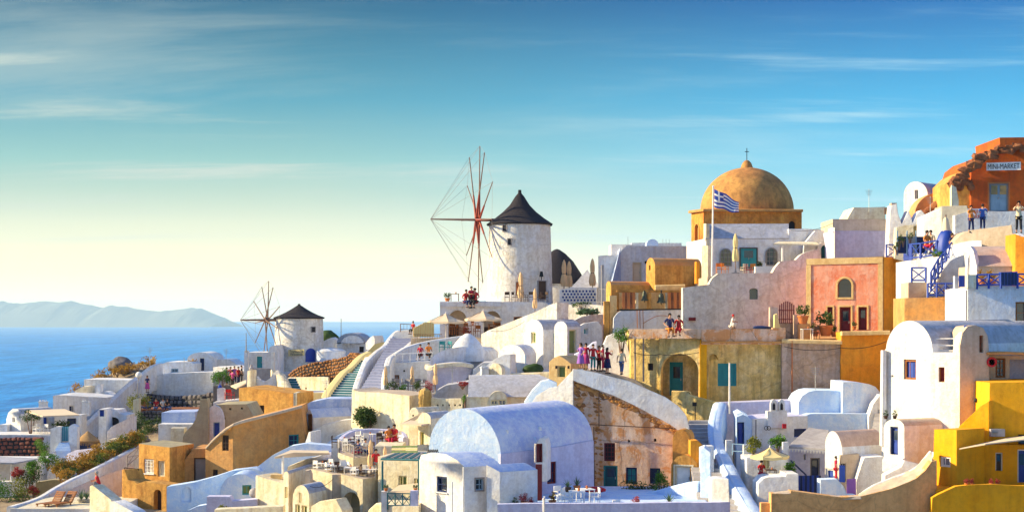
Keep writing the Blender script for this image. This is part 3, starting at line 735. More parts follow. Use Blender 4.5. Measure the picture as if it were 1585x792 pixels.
def text_obj(root, s, pl, x0, y0, x1, y1, m, name='lettering', out_=.03):
    cu = bpy.data.curves.new(name, 'FONT'); cu.body = s; cu.extrude = .004; cu.align_x = 'CENTER'; cu.align_y = 'CENTER'; cu.offset = .0
    o = bpy.data.objects.new('tmp', cu); COL.objects.link(o); dg = bpy.context.evaluated_depsgraph_get(); me = o.evaluated_get(dg).to_mesh(); bm = bmesh.new(); bm.from_mesh(me); o.evaluated_get(dg).to_mesh_clear(); bpy.data.objects.remove(o)
    xs = [v.co.x for v in bm.verts]; ys = [v.co.y for v in bm.verts]; w0, h0 = max(xs)-min(xs), max(ys)-min(ys)
    a = pl.pt(x0, (y0+y1)/2); b = pl.pt(x1, (y0+y1)/2); W = (b-a).length; H = pl.pt((x0+x1)/2, y0).z-pl.pt((x0+x1)/2, y1).z; c = (a+b)/2
    mx, my = (max(xs)+min(xs))/2, (max(ys)+min(ys))/2
    for v in bm.verts: v.co = c+pl.u*((v.co.x-mx)/w0*W)+Vector((0,0,(v.co.y-my)/h0*H))-pl.n*(out_+v.co.z)
    return obj(name, bm, m, root, 0)
# ---------------------------------------------------------------- sea, islands, hillside
SEA = -95.0
m, t = mat('sea')
g = t.n('NewGeometry').outputs['Position']
wv = t.n('Mapping', {'Vector': g, 'Scale': (.14, .016, 1)}).outputs[0]
n_ = t.noise(wv, 1.0, 8, .65, .4); big = t.noise(t.n('Mapping', {'Vector': g, 'Scale': (.0012, .0004, 1)}).outputs[0], 1, 3)
n_b = t.noise(t.n('Mapping', {'Vector': g, 'Scale': (.035, .0035, 1)}).outputs[0], 1.0, 6, .7, .3); n_c = t.noise(t.n('Mapping', {'Vector': g, 'Scale': (.011, .0008, 1)}).outputs[0], 1.0, 7, .72, .3)
n_s = t.m('ADD', t.m('MULTIPLY', n_, .34), t.m('ADD', t.m('MULTIPLY', n_b, .33), t.m('MULTIPLY', n_c, .33)))
c = t.mix(t.n('MapRange', {0: n_s, 1: .43, 2: .57}).outputs[0], (.0, .09, .40, 1), (.03, .34, .86, 1)); c = t.mix(t.m('MULTIPLY', big, .4), c, (.07, .42, .66, 1))  # ripple speckle and wave glitter painted into the sea colour
out(t, t.n('BsdfPrincipled', {'Base Color': c, 'Roughness': .5, 'Specular IOR Level': .12, 'Normal': t.n('Bump', {'Height': n_, 'Strength': 1.0, 'Distance': 5.0}).outputs[0]}))
bm = bmesh.new(); S = 120000
vs = [bm.verts.new(v) for v in ((-S, -3000, SEA), (S, -3000, SEA), (S, S, SEA), (-S, S, SEA))]; bm.faces.new(vs)
obj('sea', bm, 'sea', None, 0, 'structure')
simple('island', (.16, .17, .13), .95, var=.4, sc=.002)
def island(pts, D, dep):
    bm = bmesh.new(); P3 = [P(x, y, D) for x, y in pts]; n = 90; rows = []
    for j in range(7):
        row = []
        for i in range(n+1):
            u = i/n*(len(P3)-1); a = int(min(u, len(P3)-2)); q = P3[a].lerp(P3[a+1], u-a); zz = q.z-SEA+9*noise.noise(Vector((i*.35, D, 0)))
            f = math.sin(math.pi*(j/6)) ; row.append(bm.verts.new((q.x, D+(j/6-.5)*dep, SEA-4+max(0, zz*f*(1+.15*noise.noise(Vector((i*.3, j*1.7, 1))))))))
        rows.append(row)
    for a, b in zip(rows, rows[1:]):
        for i in range(n): bm.faces.new((a[i], a[i+1], b[i+1], b[i]))
    obj('island_hills', bm, 'island', None, 0, 'structure')
island([(-500, 490), (-300, 478), (-150, 470), (-60, 474), (0, 467), (15, 468), (30, 469), (60, 466), (110, 465), (150, 474), (165, 475), (186, 472), (210, 477), (248, 482), (275, 478), (300, 476), (318, 480), (335, 488), (352, 496)], 24000, 3000)
m, t = mat('ground'); g = t.n('NewGeometry').outputs['Position']
c = t.ramp(t.noise(g, .35, 8, .65), [(.3, (.16, .10, .07)), (.5, (.34, .25, .16)), (.62, (.42, .33, .20)), (.75, (.18, .17, .07))])
out(t, t.n('BsdfPrincipled', {'Base Color': c, 'Roughness': .95, 'Normal': t.n('Bump', {'Height': t.noise(g, 1.5, 8, .7), 'Strength': 1, 'Distance': .4}).outputs[0]}))
# hillside: picture row of the ground at (column, distance)
GX = [-300, 0, 120, 240, 360, 480, 600, 720, 860, 1000, 1150, 1300, 1450, 1585, 1900]
GT = {60: [1000]*15,
      84: [860, 860, 860, 860, 860, 860, 860, 860, 850, 850, 850, 840, 830, 820, 800],
      95: [820, 822, 826, 830, 830, 830, 830, 820, 810, 800, 800, 790, 760, 740, 700],
      104: [805, 800, 798, 800, 810, 810, 800, 790, 780, 775, 770, 760, 650, 600, 560],
      114: [790, 780, 780, 780, 790, 760, 740, 700, 680, 680, 650, 640, 560, 520, 480],
      125: [770, 760, 762, 760, 740, 680, 690, 640, 640, 570, 560, 550, 470, 440, 420],
      138: [770, 750, 735, 700, 680, 650, 650, 570, 560, 520, 470, 470, 430, 390, 360],
      150: [760, 720, 690, 650, 640, 620, 620, 560, 500, 480, 430, 430, 410, 380, 360],
      165: [745, 695, 680, 640, 610, 590, 590, 540, 480, 470, 430, 430, 410, 390, 380],
      185: [760, 700, 640, 595, 590, 580, 570, 550, 520, 500, 480, 470, 460, 450, 440],
      215: [900, 850, 760, 700, 680, 660, 640, 620, 600, 580, 560, 540, 520, 510, 500],
      300: [1300, 1250, 1200, 1150, 1100, 1050, 1000, 960, 900, 860, 820, 800, 780, 760, 740]}
DS = sorted(GT)
def ground_py(px, D):
    D = max(DS[0], min(DS[-1], D)); i = 0
    while i < len(DS)-2 and DS[i+1] < D: i += 1
    fd = (D-DS[i])/(DS[i+1]-DS[i]); px = max(GX[0], min(GX[-1], px)); k = 0
    while k < len(GX)-2 and GX[k+1] < px: k += 1
    fx = (px-GX[k])/(GX[k+1]-GX[k]); a = GT[DS[i]]; b = GT[DS[i+1]]
    return (a[k]*(1-fx)+a[k+1]*fx)*(1-fd)+(b[k]*(1-fx)+b[k+1]*fx)*fd
bm = bmesh.new(); rows = []
for j in range(81):
    D = 60+240*(j/80)**1.3; row = []
    for i in range(121):
        px = -1600+4700*i/120; p = P(px, ground_py(px, D), D); fall = max(0, (abs(px-800)-1200)/100)
        p.z += .5*noise.noise(p*.12)+.18*noise.noise(p*.5)-fall*4
        if j == 80: p.z = SEA-8
        p.z = max(p.z, SEA-8); row.append(bm.verts.new(p))
    rows.append(row)
fr = [bm.verts.new((v.co.x, 20, SEA-8)) for v in rows[0]]; rows.insert(0, fr)
for a, b in zip(rows, rows[1:]):
    for i in range(120): bm.faces.new((a[i], a[i+1], b[i+1], b[i]))
obj('hillside', bm, 'ground', None, 60, 'structure')
def blob(name, at, rad, m, label=None, cat=None, kind=None, n=3):
    p = P(*at); bm = bmesh.new(); bmesh.ops.create_icosphere(bm, subdivisions=n, radius=1)
    for v in bm.verts:
        k = 1+.3*noise.noise(v.co*1.3+p)+.12*noise.noise(v.co*4+p); v.co = Vector((v.co.x*rad[0]*k, v.co.y*rad[1]*k, v.co.z*rad[2]*k))+p
    o = obj(name, bm, m, None, 50, kind)
    if label: tag(recenter(o), label, cat)
    return o
def stone_wall(name, label, pts, h, th, m, sz, cap=None, holes=False):
    "dry stone wall: pts (px, py top, D); every stone its own lump"
    p3 = smooth_path([P(*p) for p in pts], 5); r = thing(name, label, 'stone wall', p3[0]-Vector((0,0,h)))
    core = ribbon(r, [p-Vector((0,0,.08)) for p in p3], th*.8, h, 'hole' if not holes else m, 'core', 1, world=True, roundtop=False)
    L = [0]
    for a, b in zip(p3, p3[1:]): L.append(L[-1]+(b-a).length)
    nr = max(1, int(h/sz)); bmx = bmesh.new(); cnt = 0; me = []
    for q in range(4):
        b_ = bmesh.new(); box(b_, (0,0,0), (1,1,1)); bmesh.ops.bevel(b_, geom=list(b_.edges), offset=.22, segments=1, affect='EDGES')
        for v in b_.verts: v.co += Vector((noise.noise(v.co*3+Vector((q*9,0,0))), noise.noise(v.co*3+Vector((0,q*7,0))), noise.noise(v.co*3+Vector((0,0,q*5)))))*.16
        mm = bpy.data.meshes.new('stone'); b_.to_mesh(mm); b_.free(); mm.materials.append(M[m]); me.append(mm)
    for rr in range(nr):
        s = rnd()*sz
        while s < L[-1]:
            wd = sz*random.uniform(.9, 1.9); i = 0
            while i < len(L)-2 and L[i+1] < s+wd/2: i += 1
            f = (s+wd/2-L[i])/max(.01, L[i+1]-L[i]); p = p3[i].lerp(p3[i+1], min(1, f)); d = (p3[i+1]-p3[i]); d.z = 0; d.normalize()
            zz = p.z-h+(rr+.5+random.uniform(-.13,.13))*h/nr; mt = Matrix.Translation((p.x, p.y, zz)) @ Matrix.Rotation(math.atan2(d.y, d.x), 4, 'Z') @ Matrix.Diagonal((wd*.94, th*random.uniform(.95,1.15), h/nr*random.uniform(.72,1.05), 1)) @ Matrix.Rotation(random.uniform(-.16,.16), 4, 'Y')
            if cnt < 290:
                o = bpy.data.objects.new('stone', random.choice(me)); COL.objects.link(o); o.parent = r; o.matrix_local = Matrix.Translation(-ROOT[r.name]) @ mt; cnt += 1
            else:
                vs = []; src = random.choice(me); base = [bmx.verts.new(mt @ v.co) for v in src.vertices]
                for pf in src.polygons: bmx.faces.new([base[k] for k in pf.vertices])
            s += wd
    if len(bmx.faces): obj('stones', bmx, m, r, 0, 'stuff')
    else: bmx.free()
    return r

# ================================================================ far side of the village: windmills and the ridge
windmill('windmill', 'small white windmill with a yellow sign and blue door above the rubble wall', 463, 165, 578, 491, 470, 39, 36.5, (416, 495), 28, 60, 42, 11, 'polewood',
   [('win', 486, 505, 492, 514, 'hole'), ('adoor', 478, 538, 492, 559, 'blue')], ph=4)
mill1 = [o for o in bpy.data.objects if o.name == 'windmill'][0]
windmill('windmill', 'large white windmill with a dark pointed cap and red sail hub on its terrace', 804.5, 150, 470, 347, 294, 51.5, 47.5, (740, 341), 13, 113, 74, 12, 'sail_rust',
   [('win', 777, 350, 784, 361, 'hole'), ('win', 785, 371, 792, 382, 'hole'), ('door', 798, 437, 804, 458, 'wood'), ('door', 831, 435, 844, 464, 'dkwood')], ph=3, capk=.92)
# yellow sign on the small mill
pl = Pl(445, 162.2, 472, 161.6); sg = house('sign', 'yellow banner sign with dark lettering on the small windmill', 'sign', (458, 552, 162))
bm = bmesh.new(); poly(bm, [pl.pt(*p) for p in ((446, 541), (446, 551), (471, 550), (471, 540))], pl.n*.06); obj('board', bm, 'canvas_y', sg, 0)
text_obj(sg, 'Traditional', pl, 448, 541.5, 469, 545.5, 'navy'); text_obj(sg, 'Windmill', pl, 449, 546, 468, 550, 'navy')
# small dark thatched mill top behind, pale pyramid roof
r = house('old_windmill', 'low round mill with a black thatched dome behind the folded umbrellas', 'windmill', (868, 470, 163))
bm = bmesh.new(); lathe(bm, P(866, 470, 163), [(2.9, -2), (2.8, 2.2)], 32); obj('tower', bm, 'white_worn', r)
bm = bmesh.new(); lathe(bm, P(862, 438, 163), [(3.0, -.1), (3.05, 0), (2.6, 1.0), (1.7, 2.3), (.9, 3.1), (.3, 3.5), (0, 3.6)], 32, wob=.04); obj('thatched_cap', bm, 'thatch', r)
r = house('pyramid_roof_house', 'low white house with a pale pyramid roof beside the black thatched mill', 'house', (905, 470, 158))
prism(r, Pl(886, 158, 928, 158), R(886, 444, 928, 470), (0, 4), 'white', name='wall')
bm = bmesh.new(); a, b, c_, d = P(884, 445, 157.6), P(930, 445, 157.6), P(930, 445, 162.5), P(884, 445, 162.5); top = P(909, 417, 160)
for q in ((a, b), (b, c_), (c_, d), (d, a)): bm.faces.new([bm.verts.new(v) for v in (*q, top)])
bmesh.ops.remove_doubles(bm, verts=bm.verts, dist=.01); obj('roof', bm, 'roofgrey', r, 0)

# terrace house under the big windmill
D = 143
r = house('mill_terrace_house', 'white house under the large windmill with two arched openings', 'house', (730, 545, D))
prism(r, Pl(681, D, 776, D), R(681, 467, 776, 560), (1.0, 14), 'white', ops=[('hole', 694, 480, 722, 560, dict(arch=1, dep=1.2, p='tan')), ('hole', 749, 481, 776.5-2, 560, dict(arch=1, dep=1.2, p='tan'))])
prism(r, SP(776, 858, D, .1), [(776, 520), (776, 467), (838, 467), (846, 469), (858, 480), (858, 520)], (1, 9), 'white', ops=[('win', 795, 490, 809, 499, dict(f='wood'))])
for x in (703, 756):
    bm = bmesh.new(); p = P(x, 520, D+1.0); box(bm, p+Vector((0,0,-.2)), (.9,.06,2.1)); f = obj('door', bm, 'dkwood', r, 0)
ribbon(r, [(681, 466, D-.1), (776, 466, D-.1)], .35, .5, 'white', 'coping', 1)
bm = bmesh.new(); tube(bm, P(838, 423, 147), P(838, 433, 146.6), .05); box(bm, P(838, 424, 146.8), (.4,.4,.5), taper=.6); obj('lantern', bm, 'black', r)
# people and furniture on that terrace
person('person in red shirt with a raised arm on the mill terrace', 720.5, 466.5, 142.75, 'perch', R_(40), 'c_red', 'c_navy', sc=1.25)
person('bareheaded person in crimson sitting on the mill terrace wall, middle of three', 728.5, 466.5, 142.8, 'crouch', R_(20), 'c_crimson', 'c_black', sc=1.25)
person('person in dark red sitting on the mill terrace wall nearest the tower', 736, 466.5, 142.75, 'perch', R_(-30), 'c_red', 'c_black', sc=1.4)
place(('table', 'wood', 0), b_table, ('wood', 0), P(704, 467, 144), 0, 'wooden table on the mill terrace edge beside three people in red')
place(('pot', 'leafy', 'terracotta', 'leaf'), b_pot, ('leafy', 'terracotta', 'leaf'), P(692.5, 467, 143.6), 0, 'small potted plant at the outer end of the mill terrace')
for i, (x, dx) in enumerate(((785, 0), (797, 1), (812, 0), (822, 1), (835, 0), (843, 1))):
    place(('chair', 'dkwood'), b_chair, ('dkwood',), P(x, 467, 144.5+.3*dx), R_(60*i), 'dark chair on the terrace at the foot of the large windmill', 'chairs at the large windmill')
for x, y0, y1, D_, l in ((806, 421, 463, 146.4, 'beige folded umbrella directly in front of the large windmill'), (828, 446, 487, 141, 'beige folded umbrella standing in front of the terrace corner below the large windmill'),
    (873, 402, 446, 150, 'tan folded umbrella beside the black thatched mill, nearer the large windmill'), (881, 404, 446, 152, 'tan folded umbrella beside the black thatched mill, second from the large windmill'),
    (917, 400, 446, 151, 'tan folded umbrella in front of the pale pyramid roof')):
    h = (y1-y0)*D_/F+.9; place(('cu', 2.9, 'canvas_o'), b_closed_umbrella, (2.9, 'canvas_o'), P(x, y1, D_)-Vector((0,0,.9 if D_ > 141 else 0.2)), i, l, sc=h/2.9 if D_ > 141 else (h-.7)/2.9)
# open umbrellas under the arches
for x, yb, ya, l in ((690, 530, 484, 'beige open umbrella in front of the outer arch below the windmill'), (748, 526, 480, 'beige open umbrella in front of the second arch below the windmill')):
    D_ = 138; h = (yb-ya)*D_/F; place(('ou', 1.75), b_open_umbrella, (1.75, 2.6, 'canvas', 6), P(x, yb, D_), R_(10), l, sc=h/2.6)
# cafe terrace below the arches
r = house('cafe_terrace', 'cafe terrace floor with bamboo fence below the two arches', 'terrace', (700, 545, 139))
prism(r, Pl(636, 137, 745, 136), [(636, 560), (636, 523), (745, 523), (745, 560)], (1.5, 7), 'tan', roof='tan', roofname='floor')
rnd_b = []
for i in range(26):
    bm = bmesh.new(); p = P(640+i*1.25, 521, 136.8); h = .75+.5*min(1, i/14)+.06*rnd(); tube(bm, p, p+Vector((0,0,h)), .045, n=5); obj('bamboo_cane', bm, 'canvas_y' if i % 3 else 'trim', r)
for i in range(16):
    bm = bmesh.new(); p = P(641+i*2.6, 530, 135.9); tube(bm, p, p+Vector((0,0,.75)), .02, n=4); obj('fence_bar', bm, 'straw', r)
bm = bmesh.new(); tube(bm, P(640, 517, 135.9), P(684, 517, 135.9), .03, n=5); obj('fence_rail', bm, 'straw', r)
for i, (x, y) in enumerate(((700, 517), (712, 520), (724, 517), (738, 521), (760, 514), (770, 517), (735, 512))):
    place(('chair', 'wood'), b_chair, ('wood',), P(x, y, 138.6+(523-y)*.1), R_(70*i), 'reddish wooden chair on the cafe terrace under the arches', 'chairs on the cafe terrace', sc=1.1)
for i, (x, y) in enumerate(((706, 518), (730, 516), (764, 515))):
    place(('table', 'wood', 0), b_table, ('wood', 0), P(x, y, 138.9), 0, 'wooden table on the cafe terrace under the arches', 'tables on the cafe terrace')
shrub('planter_shrub', 'reddish shrub between the two open umbrellas', 'shrub', (722, 518, 139.5), (.5,.4,.45), 300, .14, 'leafred')
person('person in red sitting at the top of the long pale stairs', 640, 517, 140.5, 'sit', R_(-40), 'c_red', 'c_black', sc=.9)

# ================================================================ far left cluster
D = 172
r = house('vault_house', 'white vaulted house with a blue door farthest out on the headland', 'house', (310, 590, D))
prism(r, Pl(283, D, 331, D), gable(290, 331, 556, 545, 590)+[(283, 590)][:0], (0, 6), 'white', ops=[('door', 308, 553, 317, 573, dict(p='navy'))])
prism(r, Pl(325, D+2, 375, D+2), [(325, 590), (325, 556), (355, 556), (370, 566), (375, 590)], (0, 5), 'white')
shrub('bush', 'dark green bush beside the blue-doored vault on the headland', 'bush', (296, 573, 171), (.9,.7,.7), 420, .18, 'leafdry')
r = house('flat_house', 'low white cube house with one small window on the headland', 'house', (260, 595, 168))
prism(r, Pl(236, 168, 300, 168), [(236, 590), (244, 565), (258, 560), (295, 560), (300, 563), (300, 590)], (0, 6), 'white', ops=[('win', 265, 570, 276, 576, dict(f='bluepale'))])
prism(r, Pl(230, 165, 345, 165), [(230, 615), (232, 583), (260, 578), (310, 576), (345, 574), (345, 615)], (0, 4), 'white')
bm = bmesh.new(); tube(bm, P(285, 575, 166.8), P(285, 553, 166.8), .03); obj('aerial', bm, 'metal', r)
prism(r, Pl(330, 164, 378, 162), [(330, 620), (330, 568), (365, 566), (378, 572), (378, 620)], (0, 4), 'white')
stone_wall('dark_stone_wall', 'long dark grey drystone wall on the headland below white walls', [(224, 607, 163), (260, 611, 161), (300, 611, 159), (345, 604, 157)], 2.0, .5, 'stone_grey', .42)
blob('boulder', (187, 565, 180), (1.4, 1.2, 1.0), 'stone_grey', 'large dark round boulder standing on the dry brown slope', 'boulder')
# brown rocky slope
bm = bmesh.new(); rows = []
for i in range(26):
    row = []
    for j in range(9):
        u, v = i/25, j/8; x = 136+105*u; yt = 588-32*u+2*math.sin(i); p = P(x, yt+(590-yt)*v, 184-10*v); p.z += .45*noise.noise(p*.8); row.append(bm.verts.new(p))
    rows.append(row)
for a, b in zip(rows, rows[1:]):
    for j in range(8): bm.faces.new((a[j], a[j+1], b[j+1], b[j]))
obj('dry_slope', bm, 'ground', None, 60, 'structure')
for i in range(9):
    shrub('dry_bush', 'low dry brown bush on the slope by the boulder', 'bush', (150+i*10.5, 588-i*3.0+3*rnd(), 178), (1.1,.8,.6), 170, .22, 'leafdry', 6, group='dry bushes by the boulder')
shrub('bush', 'olive green bush growing from the cliff edge over the sea', 'bush', (118, 612, 176), (1.0,.8,1.0), 380, .2, 'leafdry')
# left white courtyard house with big diagonal wall
D = 160
r = house('courtyard_house', 'white courtyard house beneath the long diagonal white wall', 'house', (160, 620, D))
prism(r, Pl(130, D, 215, D), [(130, 620), (130, 587), (205, 588), (215, 592), (215, 620)], (0, 5), 'white')
prism(r, Pl(112, D-3, 134, D-3), [(112, 620), (116, 604), (128, 598), (134, 598), (134, 620)], (0, 4), 'cream')
prism(r, Pl(150, D-2.5, 170, D-2.5), gable(150, 172, 612, 606, 622), (0, 2), 'white')
prism(r, Pl(136, D-3, 148, D-3), [(136, 620), (150, 595), (156, 594), (156, 598), (148, 620)], (0, 1), 'white')
wl = house('diagonal_wall', 'long smooth white wall climbing diagonally across the headland', 'wall', (150, 680, 152))
prism(wl, Pl(108, 146, 245, 166), [(104, 700), (110, 675), (135, 650), (165, 622), (200, 590), (232, 566), (243, 562), (245, 600), (226, 607), (222, 640), (205, 648), (178, 668), (150, 690), (135, 700)], (.4, .8), 'white')
D = 148
r = house('long_white_house', 'long low white house with two small blue shutters above the sea', 'house', (120, 650, D))
prism(r, Pl(82, D, 150, D+4), [(82, 660), (82, 612), (90, 611), (165, 615), (165, 660)], (0, 6), 'white', ops=[('win', 107, 627, 115, 640, dict(p='navy', f='white')), ('win', 105, 646, 117, 654, dict(p='navy', f='white'))])
for x, y in ((64, 630), (70, 630), (131, 630), (136, 631)):
    place(('chim',), b_chimney, (.8,.5), P(x, y, D-1), 0, 'small white twin-flue chimney on the long low house by the sea', 'chimneys by the sea', sc=.9)
D = 140
r = house('seaside_house', 'white cube house with a cream awning and blue door at the sea edge', 'house', (60, 672, D))
prism(r, LP(10, 32, D, 1.1), [(10, 675), (10, 648), (13, 638), (20, 632), (28, 633), (32, 640), (32, 675)], ('to', 84, D+3), 'white', ops=[('win', 19, 646, 23, 653, dict(p='navy', f='white', t=.03))], side=[('door', 67, 644, 75, 666, dict(p='blue'))], roof='roofgrey')
prism(r, Pl(-2, D, 11, D), R(-2, 657, 11, 690), (0, 3), 'white')
bm = bmesh.new(); poly(bm, [P(38, 636, D+1), P(66, 645, D-3.5), P(123, 643, D-3.5), P(100, 634, D+2)], Vector((0,0,.1))); obj('awning', bm, 'canvas', r, 0)
bm = bmesh.new(); tube(bm, P(122, 644, D-3.4), P(122, 660, D-3.4), .06); obj('awning_post', bm, 'whitepaint', r)
prism(r, Pl(84, D+2, 125, D+3), R(84, 642, 125, 675), (0, 2), 'white', ops=[('hole', 104, 647, 118, 665, dict(p='navy'))])
shrub('small_tree', 'small round tree in the courtyard before the blue door', 'tree', (47, 672, 137.5), (.95,.8,.55), 420, .16, 'leaf', 8, stem=1.2)
for i, (x, y) in enumerate(((60, 672), (66, 671), (74, 672), (56, 671))):
    place(('chair', 'whitepaint'), b_chair, ('whitepaint',), P(x, y, 137), R_(80*i), 'white chair on the seaside courtyard', 'chairs on the seaside courtyard', sc=1.0)
r = house('courtyard_floor', 'white courtyard terrace edge above the red stone wall', 'terrace', (40, 676, 136))
prism(r, Pl(-20, 136, 80, 136), R(-20, 672.5, 80, 700), (0, 6), 'white', name='slab')
stone_wall('red_stone_wall', 'rough dark red stone retaining wall below the seaside courtyard', [(-20, 676, 135), (20, 676, 135), (62, 676, 134.5)], 1.75, .55, 'stone_red', .34)
shrub('bush', 'bright green bush against the red stone wall', 'bush', (67, 706, 133.6), (.75,.6,.9), 900, .12, 'leafgreen')
shrub('bush', 'dark green bush by the teal gate', 'bush', (98, 661, 137.5), (1.0,.6,.35), 400, .16, 'leaf')
r = house('gate_wall', 'white wall with a teal garden gate at the top of white steps', 'wall', (100, 700, 132))
prism(r, Pl(78, 132, 94, 132), [(76, 700), (78, 663), (86, 660), (94, 660), (94, 700)], (0, .8), 'white', name='gate_pier')
prism(r, Pl(106, 132, 118, 132), [(106, 700), (106, 660), (112, 656), (120, 660), (117, 700)], (0, .8), 'white', name='gate_pier')
bm = bmesh.new(); box(bm, P(100, 671, 132.4), (.68, .07, 1.25)); f = obj('gate', bm, 'teal', r, 0)
for i in range(4): bm = bmesh.new(); box(bm, P(96+i*2.7, 671, 132.33), (.04, .05, 1.2)); obj('slat', bm, 'bluepale', f, 0)
stairs(r, (84, 699, 130.4), (110, 699, 130.4), (93, 684, 132.3), (107, 684, 132.3), 6, 'white_blueshade')
blob_r = None
r = house('garden_house', 'low white garden wall below the teal gate', 'wall', (140, 720, 129))
prism(r, LP(104, 165, 127, .5), [(95, 735), (104, 702), (118, 696), (135, 694), (165, 694), (160, 705), (150, 720), (142, 735)], (.8, 1.2), 'lavender')
# straw umbrella terrace
r = house('straw_umbrella', 'wide straw thatched umbrella under the diagonal white wall', 'umbrella', (136, 692, 134))
bm = bmesh.new(); lathe(bm, P(136, 681, 134), [(.96,-.12),(.98,0),(.6,.35),(.25,.62),(0,.85)], 28, wob=.06); obj('thatch', bm, 'straw', r)
bm = bmesh.new()
for i in range(320):
    a = rnd()*6.28; q = P(136, 681, 134)+Vector((math.cos(a)*.95, math.sin(a)*.95, 0)); tube(bm, q, q+Vector((math.cos(a)*.1, math.sin(a)*.1, -.28-.12*rnd())), .012, n=3, caps=False)
obj('straw_fringe', bm, 'straw', r, kind='stuff')
bm = bmesh.new(); tube(bm, P(136, 693, 134), P(136, 676, 134), .05); obj('pole', bm, 'polewood', r)
r = house('shade_terrace', 'white walled terrace with an arched window beside the straw umbrella', 'terrace', (175, 690, 138))
prism(r, Pl(152, 137, 164, 137), [(150, 695), (153, 633), (162, 633), (164, 640), (164, 695)], (0, 3), 'white', ops=[('door', 154, 634, 161, 644, dict(p='blue', f='blue'))], name='tower')
prism(r, Pl(163, 139, 196, 139), [(163, 692), (163, 634), (181, 634), (184, 640), (196, 642), (196, 692)], (0, 3), 'white', ops=[('hole', 164.5, 645, 184, 658, dict(arch=1, rise=.6))])
prism(r, Pl(165, 134.5, 200, 137), [(165, 694), (165, 668), (172, 660), (188, 652), (203, 645), (203, 668), (196, 694)], (0, 2), 'white')
prism(r, Pl(170, 132.5, 187, 133.5), [(168, 692), (168, 680), (186, 678), (186, 692)], (0, 1.5), 'cream')
prism(r, Pl(112, 136.5, 152, 137), [(112, 695), (115, 684), (130, 681), (152, 680), (152, 695)], (0, .5), 'navy', name='blue_bench')
shrub('yellow_tree', 'yellow-green leafy tree above the garden bushes on the headland', 'tree', (215, 637, 150), (1.1,.8,1.1), 1000, .17, 'leafy', 10)
r = house('lamp_post', 'white lamp post beside the pale pillar on the headland', 'lamp', (213, 640, 151))
bm = bmesh.new(); tube(bm, P(213, 640, 151), P(213, 596, 151), .05); obj('pole', bm, 'polegrey', r)
bm = bmesh.new(); bmesh.ops.create_uvsphere(bm, u_segments=12, v_segments=8, radius=.33); bmesh.ops.translate(bm, verts=bm.verts, vec=P(215, 580, 151)); obj('globe', bm, 'whitepaint', r)
bm = bmesh.new(); tube(bm, P(213, 597, 151), P(215, 581, 151), .04); obj('arm', bm, 'polegrey', r)
prism(house('pale_pillar', 'cream masonry pillar under the yellow tree', 'pillar', (209, 650, 149)), Pl(205, 149, 215, 149), [(204, 655), (206, 618), (215, 616), (216, 655)], (0, .8), 'cream', name='shaft')
# bushes on the slope
G = 'bushes on the headland slope'
for i, (x, y, D_, rx, rz_, mt, l) in enumerate(((231, 674, 146, 1.5, 1.7, 'leaf', 'tall dark green rounded bush under the stone-walled viewpoint'), (212, 672, 147, .9, 1.8, 'leaf', 'narrow dark bush beside the tall rounded one'),
   (200, 690, 142, 1.7, 1.5, 'leafgreen', 'bright green bush beside the stacked slope stones'), (190, 700, 138, 1.3, .8, 'leafgreen', 'low green bush below the cream bench wall'), (212, 694, 139, 1.2, .7, 'leafy', 'yellow-green bush next to the orange house roof'))):
    shrub('bush', l, 'bush', (x, y, D_), (rx, rx*.8, rz_*.62), 1100, .17, mt, 12)
for i in range(47):
    u = i/46; x = 96+120*u+random.uniform(-3, 3); D_ = 114.5+9.5*u+random.uniform(.8, 3.2); y = 748-56*u-(D_-115.3-9.5*u)*7+2
    shrub('golden_bush', 'golden brown bush on the dry slope above the diagonal parapet', 'bush', (x, y, D_), (.9, .7, .55), 380, .14, random.choice(['leafdry','leafy','leaf','leafdry']), 9, group='golden bushes on the dry slope')
for i in range(16):
    o = blob('rock', (165+rnd()*28, 695+rnd()*22, 131+rnd()*3), (.4+.2*rnd(), .4, .3+.1*rnd()), 'stone_grey', 'grey rock in the stony bank under the bushes', 'rock', n=2); o['group'] = 'rocks in the stony bank'
# lower left house with awning, flowers
D = 122
r = house('awning_house', 'white house with a flat grey shade roof beside the flowering bushes', 'house', (30, 790, D))
prism(r, Pl(-30, D+3, 62, D+3), R(-30, 712, 62, 800), (0, 4), 'white')
bm = bmesh.new(); poly(bm, [P(-30, 717, D-1.5), P(22, 718, D-1.5), P(60, 711, D+2.5), P(-30, 707, D+2.8)], Vector((0,0,.12))); obj('shade_roof', bm, 'roofgrey', r, 0)
bm = bmesh.new(); tube(bm, P(17, 718, D-1.2), P(17, 790, D-1.2), .06); obj('post', bm, 'whitepaint', r)
prism(r, Pl(-30, D-2.5, 18, D-2), [(-30, 800), (-30, 745), (18, 745), (20, 800)], (0, 1), 'white', name='parapet')
for i, (x, y, rr, mt, l) in enumerate(((27, 738, .5, 'leafred', 'pink flowering bush under the flat shade roof'), (44, 755, 1.2, 'leaf', 'dark green bush beside the pink flowers'), (52, 735, .7, 'leafgreen', 'small green bush beside the white path wall'), (74, 722, .8, 'leafgreen', 'bright green plant below the teal gate steps'),
   (12, 790, 1.5, 'leafgreen', 'large green bush at the bottom corner'), (34, 776, 1.4, 'leafy', 'yellow-green bush at the bottom corner'), (52, 764, .5, 'leafred', 'orange flowering bush above the loungers'), (88, 732, .8, 'leafy', 'yellow-green bush beside the garden wall'), (-14, 775, 1.4, 'leafgreen', 'green bush at the picture edge by the white post'))):
    shrub('bush', l, 'bush', (x, y, 118-.1*i), (rr, rr*.8, rr*.8), 700, .15, mt, 10)
